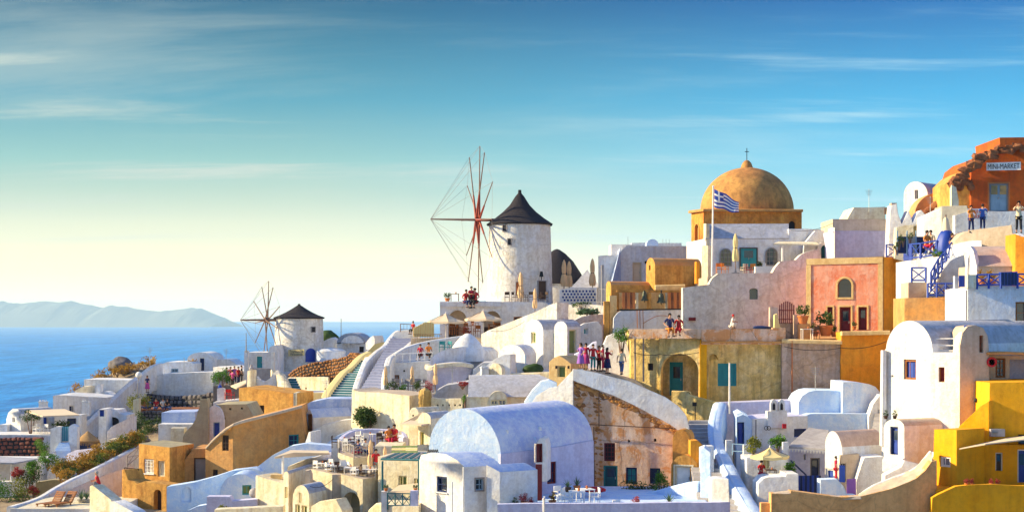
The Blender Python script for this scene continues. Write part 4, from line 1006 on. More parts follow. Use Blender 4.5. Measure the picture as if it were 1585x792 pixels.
prism(house('garden_step_wall', 'small brown earth wall in the garden above the loungers', 'wall', (100, 750, 118)), Pl(55, 119, 118, 120), [(55, 770), (55, 746), (80, 742), (112, 742), (118, 770)], (0, 1), 'olive', name='wall')
for x, y in ((80, 700), (72, 712)): prism(house('white_garden_wall', 'short sloping white wall among the green garden plants', 'wall', (x, y+20, 124), 'sloping garden walls'), Pl(x-14, 124, x+8, 125), [(x-16, y+30), (x-4, y), (x+4, y-2), (x+8, y+30)], (0, .5), 'white')
# terrace with loungers
D = 108
r = house('lounger_terrace', 'white walled sun terrace with two wooden loungers', 'terrace', (110, 792, D))
prism(r, Pl(14, 103, 180, 103), [(14, 860), (16, 786.5), (180, 786.5), (180, 860)], (0, 7), 'white', roof='cream', roofname='floor')
ribbon(r, [(16, 783, 103.2), (40, 776, 106), (62, 768, 109), (85, 754, 112), (110, 741, 114.5), (140, 727, 117), (170, 712, 120), (198, 697, 123), (214, 689, 125)], .5, 3.5, 'white', 'long_parapet')
bm = bmesh.new(); q = [P(62, 772, 109), P(85, 757, 112), P(110, 744, 114.5), P(140, 730, 117), P(170, 715, 120), P(200, 700, 123), P(200, 790, 118), P(62, 792, 106)]
prism(r, Pl(100, 112, 200, 117), [(96, 790), (98, 762), (120, 752), (160, 735), (200, 722), (200, 790)], (.2, .6), 'white', name='back_wall')
prism(r, LP(139, 173, 101, .8), [(139, 830), (139, 752), (143, 750), (171, 772), (173, 776), (173, 830)], (.5, .7), 'cream', name='side_wall')
prism(r, LP(170, 212, 99, .8), [(170, 830), (170, 776), (176, 775), (206, 791), (212, 797), (212, 830)], (.5, .9), 'white', name='side_wall')
for i, (x, l) in enumerate(((77, 'wooden deck lounger on the terrace floor, nearer the parapet corner'), (95, 'wooden deck lounger on the terrace floor, nearer the agave'))):
    place(('lounger',), b_lounger, (), P(x-3, 786, 104.6), R_(62), l, sc=1.1)
for x, l in ((126, 'spiky agave in a pot beside the wooden loungers'), (134, 'second spiky agave in a pot beside the wall opening')):
    place(('pot', 'spiky', 'dk', 'agave'), b_pot, ('spiky', 'concrete', 'agave'), P(x, 781, 106.5), x, l, sc=1.1)
person('person in a bright red jacket leaning over the terrace wall by the orange house', 154, 757, 107, 'crouch', R_(-70), 'c_red', 'c_grey', 'hairgrey', sc=1.15)
# ================================================================ ridge right of the windmill
D = 156
r = house('ridge_house', 'long white house on the ridge with a curved stair wall and a cream door', 'house', (990, 470, D))
prism(r, Pl(926, D, 1075, D+1), [(926, 470), (926, 396), (936, 395), (954, 395), (960, 391), (965, 384), (970, 380), (1070, 381), (1075, 382), (1075, 470)], (1, 10), 'white', ops=[('door', 979, 406, 993, 435, dict(p='canvas', f='canvas')), ('hole', 957, 405, 961, 409), ('hole', 998, 404, 1002, 408)])
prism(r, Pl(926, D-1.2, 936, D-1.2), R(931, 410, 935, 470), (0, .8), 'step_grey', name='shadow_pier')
prism(r, Pl(938, 150, 960, 156), [(938, 396), (960, 384), (962, 396)], (0, 3), 'roofblue', name='stair_cheek')
prism(r, Pl(946, 166, 1055, 166), [(946, 400), (946, 378), (978, 378), (978, 376), (1055, 376), (1055, 400)], (0, 4), 'white', name='upper_wall')
prism(r, Pl(1001, 161, 1019, 161), gable(1001, 1019, 378, 370, 384, 8), (0, 2), 'white_blueshade', name='small_dome')
bm = bmesh.new()
for x in (972, 1026, 1031, 1036): tube(bm, P(x, 380, 159), P(x, 370 if x > 1000 else 366, 159), .02)
obj('aerial', bm, 'metal', r)
prism(house('perforated_wall', 'white perforated wall with round holes beside the large windmill', 'wall', (895, 475, 146)), Pl(866, 146, 924, 146), [(866, 475), (866, 448), (885, 445), (924, 445), (924, 475)], (0, .5), 'white', ops=[('hole', 870+i*5.2+(j%2)*2.4, 449+j*4.6, 873+i*5.2+(j%2)*2.4, 452+j*4.6, dict(name='opening', p='blue', dep=.2)) for i in range(10) for j in range(4)])
railing('railing', 'grey bar railing between the perforated wall and the bell tower', [(924, 468, 145), (944, 470, 144)], 1.3, 'polegrey', 1.2, False, bars=4)
D = 139
r = house('curved_bank', 'rounded white bank wall with agaves on top below the perforated wall', 'wall', (890, 520, D))
prism(r, Pl(838, D, 935, D-3), [(838, 520), (838, 492), (850, 480), (870, 472), (900, 470), (935, 473), (935, 520)], (1, 5), 'white_worn')
prism(r, Pl(884, 133, 936, 133), [(884, 520), (886, 497), (900, 490), (915, 487), (936, 486), (936, 520)], (0, 4), 'white_worn')
shrub('agave_row', 'row of pale green agaves on top of the rounded white bank', 'plants', (912, 487, 134.5), (1.2, .4, .3), 420, .34, 'agave', 12)
shrub('small_bush', 'green bush on the rounded white bank beside the folded umbrella', 'bush', (903, 477, 137), (1.0,.5,.35), 300, .16, 'leaf', 6)
# big sloping white wall
r = house('sloping_wall', 'broad white wall rising diagonally beneath the big windmill terrace', 'wall', (790, 560, 133))
prism(r, LP(744, 860, 129, .9), [(744, 572), (745, 517), (756, 511), (775, 504), (800, 494), (830, 482), (850, 472), (862, 468), (862, 572)], (1.0, 1.4), 'white_worn')
# vaulted white house, centre
D = 126
r = house('vaulted_white_house', 'white vaulted house with a green door and small shuttered windows', 'house', (850, 575, D))
prism(r, LP(811, 841, D, 1.2), gable(811, 841, 514, 494, 590), ('to', 900, D+3.2), 'white', ops=[('win', 822, 514, 829, 531, dict(p='green', f='creampaint')), ], side=[('win', 857, 514, 865, 532, dict(p='teal', f='whitepaint'))], roof='roofgrey')
prism(r, LP(866, 876, 122.5, 1.0), gable(858, 878, 508, 497, 580), ('to', 897, 124.2), 'white', side=[('door', 881, 510, 892, 546, dict(p='green', f='creampaint', rows=3))], roof='roofgrey')
prism(r, Pl(896, 126, 930, 127), [(896, 570), (896, 505), (905, 500), (925, 497), (932, 505), (932, 570)], (0, 3), 'white', ops=[('win', 904, 508, 910, 517, dict(p='teal'))])
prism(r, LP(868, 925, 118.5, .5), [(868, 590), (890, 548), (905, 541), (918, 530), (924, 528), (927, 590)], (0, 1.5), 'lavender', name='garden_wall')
dish((799, 560, 125.5), .42, 'white satellite dish on the sloping wall beside the green-doored house')
ROOFD = [o for o in bpy.data.objects if o.name.startswith('satellite_dish')]
for o in ROOFD: o.location.z += .0
D = 121
r = house('small_vault_house', 'small cream vaulted house with one shuttered window and blue drain pipe', 'house', (790, 600, D))
prism(r, LP(771, 813, D, .9), gable(771, 813, 552, 533, 600), ('to', 830, D+4), 'white', ops=[('win', 785, 548, 792, 562, dict(p='greywood', f='creampaint'))])
bm = bmesh.new(); tube(bm, P(813.5, 549, D-.15), P(813.5, 575, D-.15), .05); obj('drain_pipe', bm, 'bluepale', r)
r = house('roof_with_gablet', 'low grey roof with a tiny rounded cream gable and chimneys', 'house', (780, 600, 117))
prism(r, Pl(730, 119, 850, 119), [(725, 600), (732, 572), (748, 561), (790, 560), (815, 563), (826, 571), (855, 576), (855, 600)], (0, 6), 'white', roof='roofgrey')
prism(r, LP(757, 777, 115.5, .7), gable(757, 777, 573, 562, 590), ('to', 800, 117), 'cream')
ribbon(r, [(790, 577, 116), (858, 575, 115)], .3, .6, 'cream', 'roof_edge', 1)
for x, y in ((748, 578), (752, 580)): place(('chim',), b_chimney, (.8,.5), P(x, y, 116), .3, 'tiny white chimney behind the grey curved roof', 'chimneys on the grey curved roof', sc=.8)
blob('bush_ball', (825, 573, 117.5), (.75,.6,.5), 'leaf', 'dark clipped round bush behind the cream roof edge', 'bush')
# grey barrel roof with half round window
D = 111
r = house('half_moon_window_house', 'cream house with a half-moon window under a grey barrel roof', 'house', (790, 650, D))
o_ = prism(r, Pl(722, D, 870, D), [(722, 680), (722, 613), (870, 613), (870, 680)], (0, 5), 'cream')
bm = bmesh.new(); n = 10; A0, B0 = P(724, 614, D-.15), P(872, 614, D-.15); A1, B1 = P(727, 581, D+3), P(835, 580, D+3.5)
for i in range(n):
    f = lambda A, B, q: A.lerp(B, q)+Vector((0, -.0, .35*math.sin(math.pi*q)))
    a, b, c_, d = f(A0, A1, i/n), f(B0, B1, i/n), f(B0, B1, (i+1)/n), f(A0, A1, (i+1)/n); bm.faces.new([bm.verts.new(v) for v in (a, b, c_, d)])
bmesh.ops.remove_doubles(bm, verts=bm.verts, dist=.01); obj('barrel_roof', bm, 'roofgrey', r, 60)
ribbon(r, [(726, 580, D+3), (836, 579, D+3.5)], .3, 2.0, 'white', 'ridge_edge', 1)
prism(r, Pl(758, D-.5, 784, D-.5), gable(757, 785, 618, 605, 640), (0, 1.5), 'cream', ops=[('win', 760, 619, 770, 626, dict(f='creampaint', p='glass')), ('win', 771.5, 618, 783, 627, dict(f='creampaint', p='glass'))], name='dormer')
shrub('small_plant', 'small green plant at the corner of the cream half-moon window house', 'plant', (720, 624, 110), (.25,.2,.42), 260, .09, 'leafgreen', 5)
# holes wall
prism(house('holed_wall', 'low cream wall with a line of small round holes', 'wall', (695, 640, 112)), LP(668, 716, 111, .4), [(664, 640), (664, 615), (680, 617), (716, 617), (716, 640)], (0, 1), 'cream', ops=[('hole', x, 625, x+2.6, 628, dict(arch=1, dep=.1)) for x in (676, 684, 694, 703, 711)])
prism(house('curved_grey_roof', 'curved grey plaster roof behind the holed cream wall', 'house', (700, 620, 114)), Pl(672, 115, 726, 115), [(668, 622), (676, 604), (690, 596), (710, 593), (726, 590), (726, 622)], (0, 4), 'roofgrey', name='roof')
# curled vault with pointed white cap
D = 122
r = house('curled_vault_house', 'white curled vault with a pointed white roof cone behind', 'house', (700, 610, D))
prism(r, Pl(668, D, 752, D+4), [(664, 610), (660, 563)]+arc(664, 752, 563, 537, 16, 548)+[(770, 570), (742, 600), (728, 612)], (1, 3.5), 'white')
prism(r, Pl(676, D-1.5, 735, D-1), [(672, 612), (676, 563), (700, 560), (726, 562), (733, 566), (728, 580), (716, 592), (700, 612)], (0, 2), 'lavender')
bm = bmesh.new(); c0 = P(724, 540, D+3.5)
lathe(bm, c0, [(1.05,-1), (1.0,0), (.72,.55), (.42,1.0), (.15,1.25), (0,1.28)], 20); bm.transform(Matrix.Translation(c0) @ Matrix.Diagonal((1.35, 1, 1, 1)) @ Matrix.Translation(-c0)); obj('pointed_cap', bm, 'white', r, 60)
ribbon(r, [(662, 563, D-1), (668, 566, D-1.6), (680, 562, D-1.7), (712, 560, D-1.6), (732, 563, D-1.3)], .5, .35, 'cream', 'eave')
r = house('sweeping_wall', 'smooth white wall sweeping up from the umbrellas beside a red plant bed', 'wall', (730, 600, 117))
prism(r, LP(690, 770, 116, .3), [(686, 612), (700, 603), (722, 590), (745, 572), (765, 556), (780, 548), (790, 548), (790, 612)], (.4, .8), 'white')
shrub('red_plants', 'patch of rusty red plants in a bed beside the sweeping white wall', 'plants', (716, 596, 114.5), (.75,.3,.15), 260, .12, 'leafred', 6)
# people terrace and curved wall
D = 128
r = house('curved_terrace', 'curved white terrace wall around a small white railed balcony', 'terrace', (650, 570, D))
ribbon(r, [(599, 566, 124), (603, 553, 126), (612, 546, 128.5), (628, 537, 130.5), (650, 530, 132), (680, 524, 133), (718, 519, 134)], .5, 2.6, 'white', 'curved_wall', 6)
prism(r, Pl(600, 127, 668, 127), [(598, 612), (600, 566), (610, 561), (668, 559), (672, 612)], (.5, 6), 'white', ops=[('win', 607, 580, 618, 596, dict(f='wood', p='greywood', m=(1,2))), ('hole', 624, 572, 627, 575, dict(arch=1))])
railing('railing', 'low white railing in front of two seated people on the curved terrace', [(612, 559, 127.3), (669, 557, 127.3)], .62, 'whitepaint', .65, False)
person('seated person in dark red on the curved terrace, nearer the long stairs', 651, 557, 129, 'sit', R_(-20), 'c_crimson', 'c_black', sc=1.0)
person('seated person with raised hands in brown on the curved terrace, nearer the vault', 663, 557, 129, 'sit', R_(30), 'c_orange', 'c_black', sc=1.1)
for i, x in enumerate((684, 691, 699)): place(('chair', 'teal'), b_chair, ('teal',), P(x, 545, 130.5), R_(70*i), 'turquoise chair inside the curved white wall', 'turquoise chairs')
for x, y0, y1, D_, l in ((597, 568, 605, 121, 'beige folded umbrella next to the foot of the long stairs'), (638, 567, 604, 121, 'beige folded umbrella between the cafe plants and the vault'), (674, 563, 606, 118, 'beige folded umbrella at the corner of the curled vault')):
    h = (y1-y0)*D_/F; place(('cu', 2.9, 'canvas_o'), b_closed_umbrella, (), P(x, y1+3, D_), x, l, sc=(h+.2)/2.9)
prism(house('low_white_wall', 'low rounded white wall behind the cafe tables', 'wall', (640, 610, 124)), Pl(628, 124, 668, 124), arc(622, 668, 612, 588, 12)+[(668, 615), (622, 615)], (0, 1.5), 'white', name='wall')
for i, (x, y) in enumerate(((611, 606), (618, 607), (627, 606), (634, 607), (645, 606), (652, 607))):
    place(('chair', 'greywood'), b_chair, ('greywood',), P(x, y, 120.5), R_(50*i), 'grey chair on the plant-filled cafe terrace', 'grey chairs on the plant-filled terrace', sc=1.1)
for i, (x, rr, mt, l) in enumerate(((606, .55, 'leaf', 'potted green plant beside the brown shutter'), (624, .4, 'leafgreen', 'small green plant amid the grey chairs'), (648, .55, 'leaf', 'round green plant before the low rounded wall'), (664, .5, 'leafred', 'reddish plant beside the bamboo umbrella'))):
    shrub('shrub', l, 'shrub', (x, 608, 119.5), (rr, rr*.8, rr), 320, .12, mt, 7)
D = 118
r = house('cream_retaining_wall', 'tall cream retaining wall beneath the plant-filled cafe terrace', 'wall', (600, 700, D))
prism(r, LP(548, 634, 112, .9), [(540, 712), (545, 602), (556, 606), (592, 607), (600, 608), (634, 612), (634, 712)], ('to', 668, 116), 'cream', roof='tan', roofname='floor')
r = house('bamboo_umbrella', 'large shaggy bamboo umbrella folded beside the blue-trimmed steps', 'umbrella', (658, 645, 112))
bm = bmesh.new(); lathe(bm, P(658, 640, 112), [(.35,0),(.43,.5),(.42,1.2),(.36,1.7),(.1,1.85),(0,1.9)], 22, wob=.3); obj('folded_canopy', bm, 'bamboo', r)
bm = bmesh.new()
for i in range(240):
    a = rnd()*6.28; z0 = rnd()*1.7; q = P(658, 640, 112)+Vector((math.cos(a)*.43, math.sin(a)*.43, z0)); tube(bm, q, q+Vector((math.cos(a)*.05, math.sin(a)*.05, -.4)), .012, n=3, caps=False)
obj('bamboo_strips', bm, 'bamboo', r, kind='stuff')
bm = bmesh.new(); tube(bm, P(658, 655, 112), P(658, 600, 112), .05); obj('pole', bm, 'polewood', r)

# ================================================================ stairs and small windmill surroundings
r = house('long_stairs', 'long wide stairway of pale lavender steps with smooth white parapets', 'stairs', (590, 620, 128))
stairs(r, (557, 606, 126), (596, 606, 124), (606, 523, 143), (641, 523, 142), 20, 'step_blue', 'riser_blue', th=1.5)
ribbon(r, [(549, 610, 126.5), (551, 598, 128), (557, 580, 131), (566, 560, 135), (580, 545, 138), (596, 533, 141), (606, 520, 143.5), (614, 512, 145), (622, 511, 146)], .5, 3.0, 'white', 'parapet')
ribbon(r, [(594, 607, 123.5), (594, 590, 125), (597, 572, 127), (604, 556, 130.5), (614, 548, 133), (626, 538, 137), (641, 525, 141.5)], .4, 2.2, 'white', 'parapet')
prism(r, Pl(606, 143.5, 645, 143), [(606, 560), (606, 522), (612, 514), (622, 511), (640, 512), (645, 512), (645, 560)], (0, 5), 'white', name='landing')
railing('railing', 'thin railing at the top landing of the long stairs', [(620, 511, 143), (640, 512, 143)], .6, 'polewood', .8, False, bars=3)
r = house('striped_stairs', 'stairs with dark teal risers and white treads between yellow-cream parapets', 'stairs', (530, 620, 136))
stairs(r, (505, 617, 134), (548, 617, 133), (536, 577, 143), (556, 577, 142), 11, 'white', 'tealdark', th=1.2)
stairs(r, (546, 577, 143), (560, 577, 142), (557, 557, 148), (566, 557, 147), 6, 'white', 'tealdark', th=1.2)
ribbon(r, [(502, 616, 133.2), (508, 604, 135.5), (520, 588, 139), (532, 574, 142.5), (543, 566, 144.5), (558, 550, 148), (570, 544, 150)], .75, 2.6, 'canvas_y', 'parapet')
ribbon(r, [(546, 618, 132.5), (551, 600, 134), (556, 585, 138), (562, 565, 143), (568, 552, 147)], .4, 2.4, 'white', 'parapet')
# rubble wall and platform of the small mill
stone_wall('brown_rubble_wall', 'curved brown rubble wall in front of the small windmill', [(449, 580, 158), (458, 572, 157), (470, 565, 156), (490, 560, 155), (515, 556, 154), (535, 552, 152), (548, 545, 151), (556, 548, 150)], 2.2, .6, 'stone_brown', .30)
prism(house('mill_platform', 'round white platform under the small windmill', 'terrace', (480, 600, 162)), Pl(385, 160, 560, 156), [(385, 600), (385, 578), (450, 576), (560, 560), (560, 600)], (0, 10), 'white', name='slab')
D = 158
r = house('teal_door_house', 'white house with a small teal door beside the small windmill', 'house', (405, 600, D))
prism(r, Pl(382, D, 430, D), [(382, 600), (382, 545), (415, 545), (418, 536), (426, 534), (430, 545), (430, 600)], (0, 5), 'white', ops=[('door', 396, 550, 407, 570, dict(p='teal'))])
prism(r, Pl(379, D-4, 384, D-4), R(378, 542, 384, 602), (0, .5), 'white', name='gate_post'); prism(r, Pl(419, D-4, 425, D-4), [(419, 602), (419, 545), (424, 545), (426, 602)], (0, .5), 'white', name='gate_post')
prism(r, Pl(384, D-2, 420, D-2), R(384, 570, 420, 600), (0, .6), 'step_grey', name='low_wall')
bm = bmesh.new(); tube(bm, P(381, 545, 154), P(381, 515, 154), .07, .03); obj('finial', bm, 'polegrey', r)
prism(r, Pl(330, 160, 382, 160), [(330, 600), (330, 577), (350, 573), (382, 575), (382, 600)], (0, 5), 'step_grey', name='wall')
# chapel vault and small gable right of the mill
D = 166
r = house('low_chapel', 'low white chapel with an arched roof and mast beside the small windmill', 'chapel', (545, 570, D))
prism(r, Pl(522, D, 567, D), [(522, 580), (522, 530), (567, 530), (567, 580)], (0, 8), 'white', ops=[('hole', 556, 536, 563, 545)])
prism(r, Pl(522, D, 567, D), arc(521, 565, 531, 515, 14)+[(565, 531.5), (521, 531.5)], (0, 8), 'roofgrey', name='roof'); prism(r, Pl(530, D-1, 560, D-1), arc(528, 562, 531, 519, 12), (0, .9), 'white', name='roof_arch')
bm = bmesh.new(); tube(bm, P(528, 520, D), P(528, 493, D), .04); obj('mast', bm, 'metal', r)
prism(r, Pl(500, 168, 524, 168), [(500, 580), (500, 528), (508, 524), (514, 522), (524, 528), (524, 580)], (0, 6), 'white')
blob('bush_ball', (508, 524, 172), (1.2,1,.9), 'leaf', 'dark round bush beside the low arched chapel', 'bush')
bm = bmesh.new(); lathe(bm, P(512, 556, 163), [(1.6,-1),(1.6,.9),(1.2,1.1),(0,1.25)], 28); obj('cistern', bm, 'white', r)
D = 160
r = house('small_gabled_house', 'tiny white gabled house above the yellow parapet', 'house', (580, 560, D))
prism(r, LP(566, 580, D, .8), [(566, 570), (566, 530), (573, 522), (578, 519), (580, 524), (580, 570)], ('to', 594, D+2), 'white')
prism(r, Pl(570, D-4, 594, D-4), [(566, 575), (568, 545), (580, 532), (594, 529), (594, 575)], (0, 1), 'canvas_y', name='wall')
# stairs left of the rubble wall, small teal-shadowed courtyard
r = house('small_stairs', 'short flight of dark teal striped steps below the rubble wall', 'stairs', (456, 610, 148))
stairs(r, (447, 608, 146), (468, 608, 146), (446, 585, 150), (457, 585, 150), 6, 'white', 'tealdark')
ribbon(r, [(450, 612, 144), (446, 602, 145), (440, 588, 147), (432, 575, 149), (420, 572, 149)], .9, 2.5, 'cream', 'parapet')
prism(r, Pl(446, 153, 512, 150), [(446, 615), (446, 584), (500, 583), (508, 584), (512, 615)], (0, 1), 'cream', name='back_wall', ops=[('hole', 472, 599, 475, 602, dict(arch=1)), ('hole', 502, 600, 505, 603, dict(arch=1))])
prism(r, Pl(455, 147, 500, 146), [(455, 620), (455, 607), (500, 607), (500, 620)], (0, 5), 'white', name='landing')
# small cone dovecote and curved walls
r = house('chimney_stack', 'tall tapered cream chimney stack above the ochre wall', 'chimney', (389, 605, 150))
prism(r, LP(380, 389, 148, .6), [(380, 610), (383, 574), (388, 572), (389, 610)], ('to', 398, 149), 'cream', name='shaft')
bm = bmesh.new(); lathe(bm, P(389, 572, 148.6), [(.2,0),(.24,.15),(.1,.35),(.14,.45),(0,.55)], 12); obj('pot', bm, 'step_grey', r)
prism(house('curved_white_parapet', 'scooped white parapet beside the tall cream chimney', 'wall', (410, 600, 149)), Pl(396, 149, 450, 148), [(396, 612), (397, 582), (402, 588), (410, 590), (418, 585), (422, 578), (430, 572), (445, 600), (452, 612)], (0, 1), 'white', name='wall')
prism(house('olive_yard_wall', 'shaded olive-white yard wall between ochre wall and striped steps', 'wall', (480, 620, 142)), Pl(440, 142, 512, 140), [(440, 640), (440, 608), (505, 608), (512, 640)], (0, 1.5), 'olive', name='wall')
# crowd near the green bush
CW = [(351, 596, 'c_navy', 'c_black', 'stand', 'person in navy at the outer end of the viewpoint crowd'), (357, 595, 'c_crimson', 'c_black', 'photo', 'person in crimson taking a picture in the viewpoint crowd'), (363, 594, 'c_purple', 'c_navy', 'stand', 'person in purple in the viewpoint crowd'), (369, 595, 'c_red', 'c_navy', 'stand', 'person in red in the viewpoint crowd near the white gate post'), (374, 593, 'c_black', 'c_black', 'stand', 'person in black beside the white gate post'), (360, 600, 'c_pink', 'c_black', 'akimbo', 'person in pink in front of the viewpoint crowd')]
for i, (x, y, s, l, po, lb) in enumerate(CW): person(lb, x, y, 152-i*.2, po, R_(40*i-60), s, l, sc=1.0)
shrub('round_tree', 'round green tree beside the viewpoint crowd', 'tree', (343, 600, 150), (.95,.85,.95), 1200, .15, 'leafgreen', 9, stem=.3)
prism(house('viewpoint_wall', 'grey stone viewpoint floor edge under the crowd', 'wall', (360, 625, 151)), Pl(335, 150.5, 385, 150.5), [(330, 630), (330, 597), (385, 595), (385, 630)], (0, 5), 'stone_grey', name='wall')
person('person in a bright pink skirt by the white lamp post', 228, 607, 160, 'stand', R_(50), 'c_navy', 'c_pink', skirt=True, sc=1.0)
for i, (x, s, lb) in enumerate(((224, 'c_crimson', 'seated person in crimson on the stone viewpoint'), (231, 'c_blue', 'seated person in blue on the stone viewpoint'), (242, 'c_red', 'seated person in bright red on the stone viewpoint'), (252, 'c_white', 'seated person in white on the stone viewpoint'), (258, 'c_black', 'seated person in black at the end of the stone viewpoint'))):
    person(lb, x, 637, 152, 'sit', R_(30*i-60), s, 'c_navy' if i % 2 else 'c_denim', sc=1.0)
stone_wall('viewpoint_stone_bank', 'grey rubble bank under the seated group', [(214, 636, 150), (232, 635, 150), (250, 636, 150)], 1.0, .5, 'stone_grey', .3)
prism(house('red_floor', 'reddish paved viewpoint terrace behind the seated group', 'terrace', (275, 640, 152)), Pl(215, 151, 330, 153), R(215, 633, 330, 650), (0, 4), 'rubble', name='slab')
# chimney with blue cap and pale parasol right of bush
r = house('blue_capped_chimney', 'white chimney with a blue cap below the round green tree', 'chimney', (341, 620, 144))
prism(r, Pl(335, 144, 347, 144), [(335, 624), (336, 601), (339, 600), (343, 600), (347, 601), (348, 624)], (0, .7), 'white', name='shaft'); bm = bmesh.new(); lathe(bm, P(340.5, 600, 144.3), [(.18,0),(.2,.15),(.05,.3),(.03,.5)], 12); obj('cap', bm, 'blue', r)
prism(house('small_terrace', 'small white terrace with a pale awning and red chairs above the olive house', 'terrace', (355, 625, 143)), Pl(330, 143, 372, 143), [(330, 640), (330, 622), (372, 618), (372, 640)], (0, 4), 'white', name='slab')
r = house('parasol_awning', 'pale sloping awning beside the tall cream chimney', 'awning', (365, 605, 144)); bm = bmesh.new(); poly(bm, [P(357, 598, 143), P(381, 589, 145.5), P(381, 594, 143), P(366, 602, 142)], Vector((0,0,.1))); obj('canopy', bm, 'canvas', r, 0)
for i, x in enumerate((352, 358)): place(('chair', 'c_red'), b_chair, ('c_red',), P(x, 618, 143.6), i, 'red chair on the small terrace above the olive house', 'red chairs on the small terrace')

# ================================================================ brown and ochre houses, left middle
D = 130
r = house('ochre_house', 'ochre house with patchy golden plaster and a narrow brown door', 'house', (410, 650, D))
prism(r, LP(378, 455, D, .55), [(370, 660), (370, 600), (378, 599), (384, 599), (400, 602), (455, 609), (455, 660)], (1.0, 5), 'ochre', ops=[('door', 402, 627, 409, 645, dict(p='dkwood', f='dkwood'))])
prism(r, Pl(455, D-.1, 460, D-.1), R(454, 608, 457.5, 660), (0, 3), 'cream', name='edge_pilaster')
D = 122
r = house('olive_house', 'olive-grey house with a stepped curved gable and a blue door', 'house', (330, 700, D))
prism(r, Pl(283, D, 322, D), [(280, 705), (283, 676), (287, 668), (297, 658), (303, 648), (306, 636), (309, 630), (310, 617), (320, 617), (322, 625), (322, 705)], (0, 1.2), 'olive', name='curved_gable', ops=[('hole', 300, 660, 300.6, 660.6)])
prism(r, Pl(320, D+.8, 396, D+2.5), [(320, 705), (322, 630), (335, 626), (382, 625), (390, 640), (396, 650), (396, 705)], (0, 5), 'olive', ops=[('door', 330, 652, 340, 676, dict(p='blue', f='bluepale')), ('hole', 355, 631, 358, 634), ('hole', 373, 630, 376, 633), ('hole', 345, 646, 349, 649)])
bm = bmesh.new(); lathe(bm, P(315, 617, D+.6), [(.3,0),(.25,.2),(0,.25)], 10); obj('chimney_top', bm, 'black', r)
prism(r, Pl(322, D+.6, 345, D+.6), arc(318, 346, 650, 627, 12)+[(346, 690), (318, 690)], (0, .5), 'white', name='shaded_vault', ops=[('door', 330, 653, 340, 675, dict(p='blue', f='bluepale'))])
r = house('blue_roofed_house', 'low white house with a pale blue roof behind the olive gable', 'house', (275, 690, 127))
prism(r, Pl(245, 127, 305, 127), [(245, 700), (245, 656), (305, 656), (305, 700)], (0, 4), 'white')
prism(r, Pl(250, 129, 302, 129), [(250, 660), (250, 638), (302, 637), (302, 660)], (0, 4), 'roofblue', name='roof')
prism(r, Pl(262, 125, 290, 125), R(264, 662, 285, 680), (0, 1), 'cream', name='wall')
stone_wall('white_stone_edge', 'short rough stone wall end in front of the pale blue roof', [(210, 671, 128), (222, 673, 127.5), (228, 678, 127)], .9, .5, 'stone_grey', .3)
D = 112
r = house('orange_house', 'orange plaster house with a white grid window and a cream shutter', 'house', (262, 760, D))
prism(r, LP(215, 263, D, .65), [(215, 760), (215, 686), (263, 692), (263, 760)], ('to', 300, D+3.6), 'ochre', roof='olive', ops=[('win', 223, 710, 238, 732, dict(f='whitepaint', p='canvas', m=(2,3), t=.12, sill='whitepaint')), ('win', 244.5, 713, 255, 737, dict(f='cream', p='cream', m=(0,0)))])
r2 = house('brown_house', 'large brown plaster house with a sloping roofline and blue shuttered window', 'house', (400, 740, D))
prism(r2, Pl(296, D+2.2, 323, D+2.2), [(262, 790), (262, 745), (268, 735), (296, 698), (297, 694), (325, 694), (325, 790)], (0, 4), 'brown', ops=[('door', 300, 708, 321, 746, dict(p='greywood', f='dkwood', rows=3))])
prism(r2, LP(320, 361, D, .5), [(318, 790), (318, 692), (335, 676), (361, 656), (361, 790)], ('to', 474, D+5.0), 'brown', ops=[('win', 344, 673, 354, 697, dict(f='dkwood', p='dkwood', m=(1,3))), ('win', 329, 726, 337, 738, dict(f='dkwood', p='hole'))], name='side_wall')
bpy.data.objects.remove([o for o in bpy.data.objects if o.name.startswith('side_wall') and o.parent == r2][-1])
prism(r2, LP(318, 361, D, .5), [(318, 790), (318, 692), (335, 676), (361, 656), (361, 790)], (1, 4), 'brown', ops=[('win', 344, 673, 354, 697, dict(f='dkwood', p='dkwood', m=(1,3))), ('win', 329, 726, 337, 738, dict(f='dkwood', p='hole'))], name='side_wall')
prism(r2, Pl(361, D, 474, D+4.5), [(361, 790), (361, 656), (400, 645), (440, 635), (466, 628), (470, 660), (474, 700), (474, 790)], (-.2, 5), 'brown', ops=[('win', 447, 672, 463, 690, dict(f='teal', p='navy', m=(1,1)))], name='long_wall')
ribbon(r2, [(320, 691, D+1), (335, 675, D+.6), (361, 655, D-.1), (400, 644, D+1.5), (440, 634, D+3.1), (466, 627, D+4.2)], .3, .18, 'tan', 'coping', 3)
D = 108
r = house('orange_lower_wall', 'orange terrace wall with a dark arched doorway and iron railing', 'wall', (225, 792, D))
prism(r, LP(190, 258, D, .45), [(188, 830), (189, 726), (193, 726), (198, 742), (206, 744), (213, 748), (224, 744), (232, 746), (258, 750), (258, 830)], (1, .9), 'ochre', ops=[('hole', 238, 757, 250, 830, dict(arch=1, dep=.5, p='dkwood'))])
railing('railing', 'dark iron railing beside the orange house terrace', [(193, 744, 110), (203, 745, 110), (214, 746, 110)], .95, 'black', .9, False, bars=3)
railing('railing', 'weathered wooden gate rails at the end of the orange house', [(197, 722, 114), (216, 706, 114)], .8, 'greywood', .8, True)
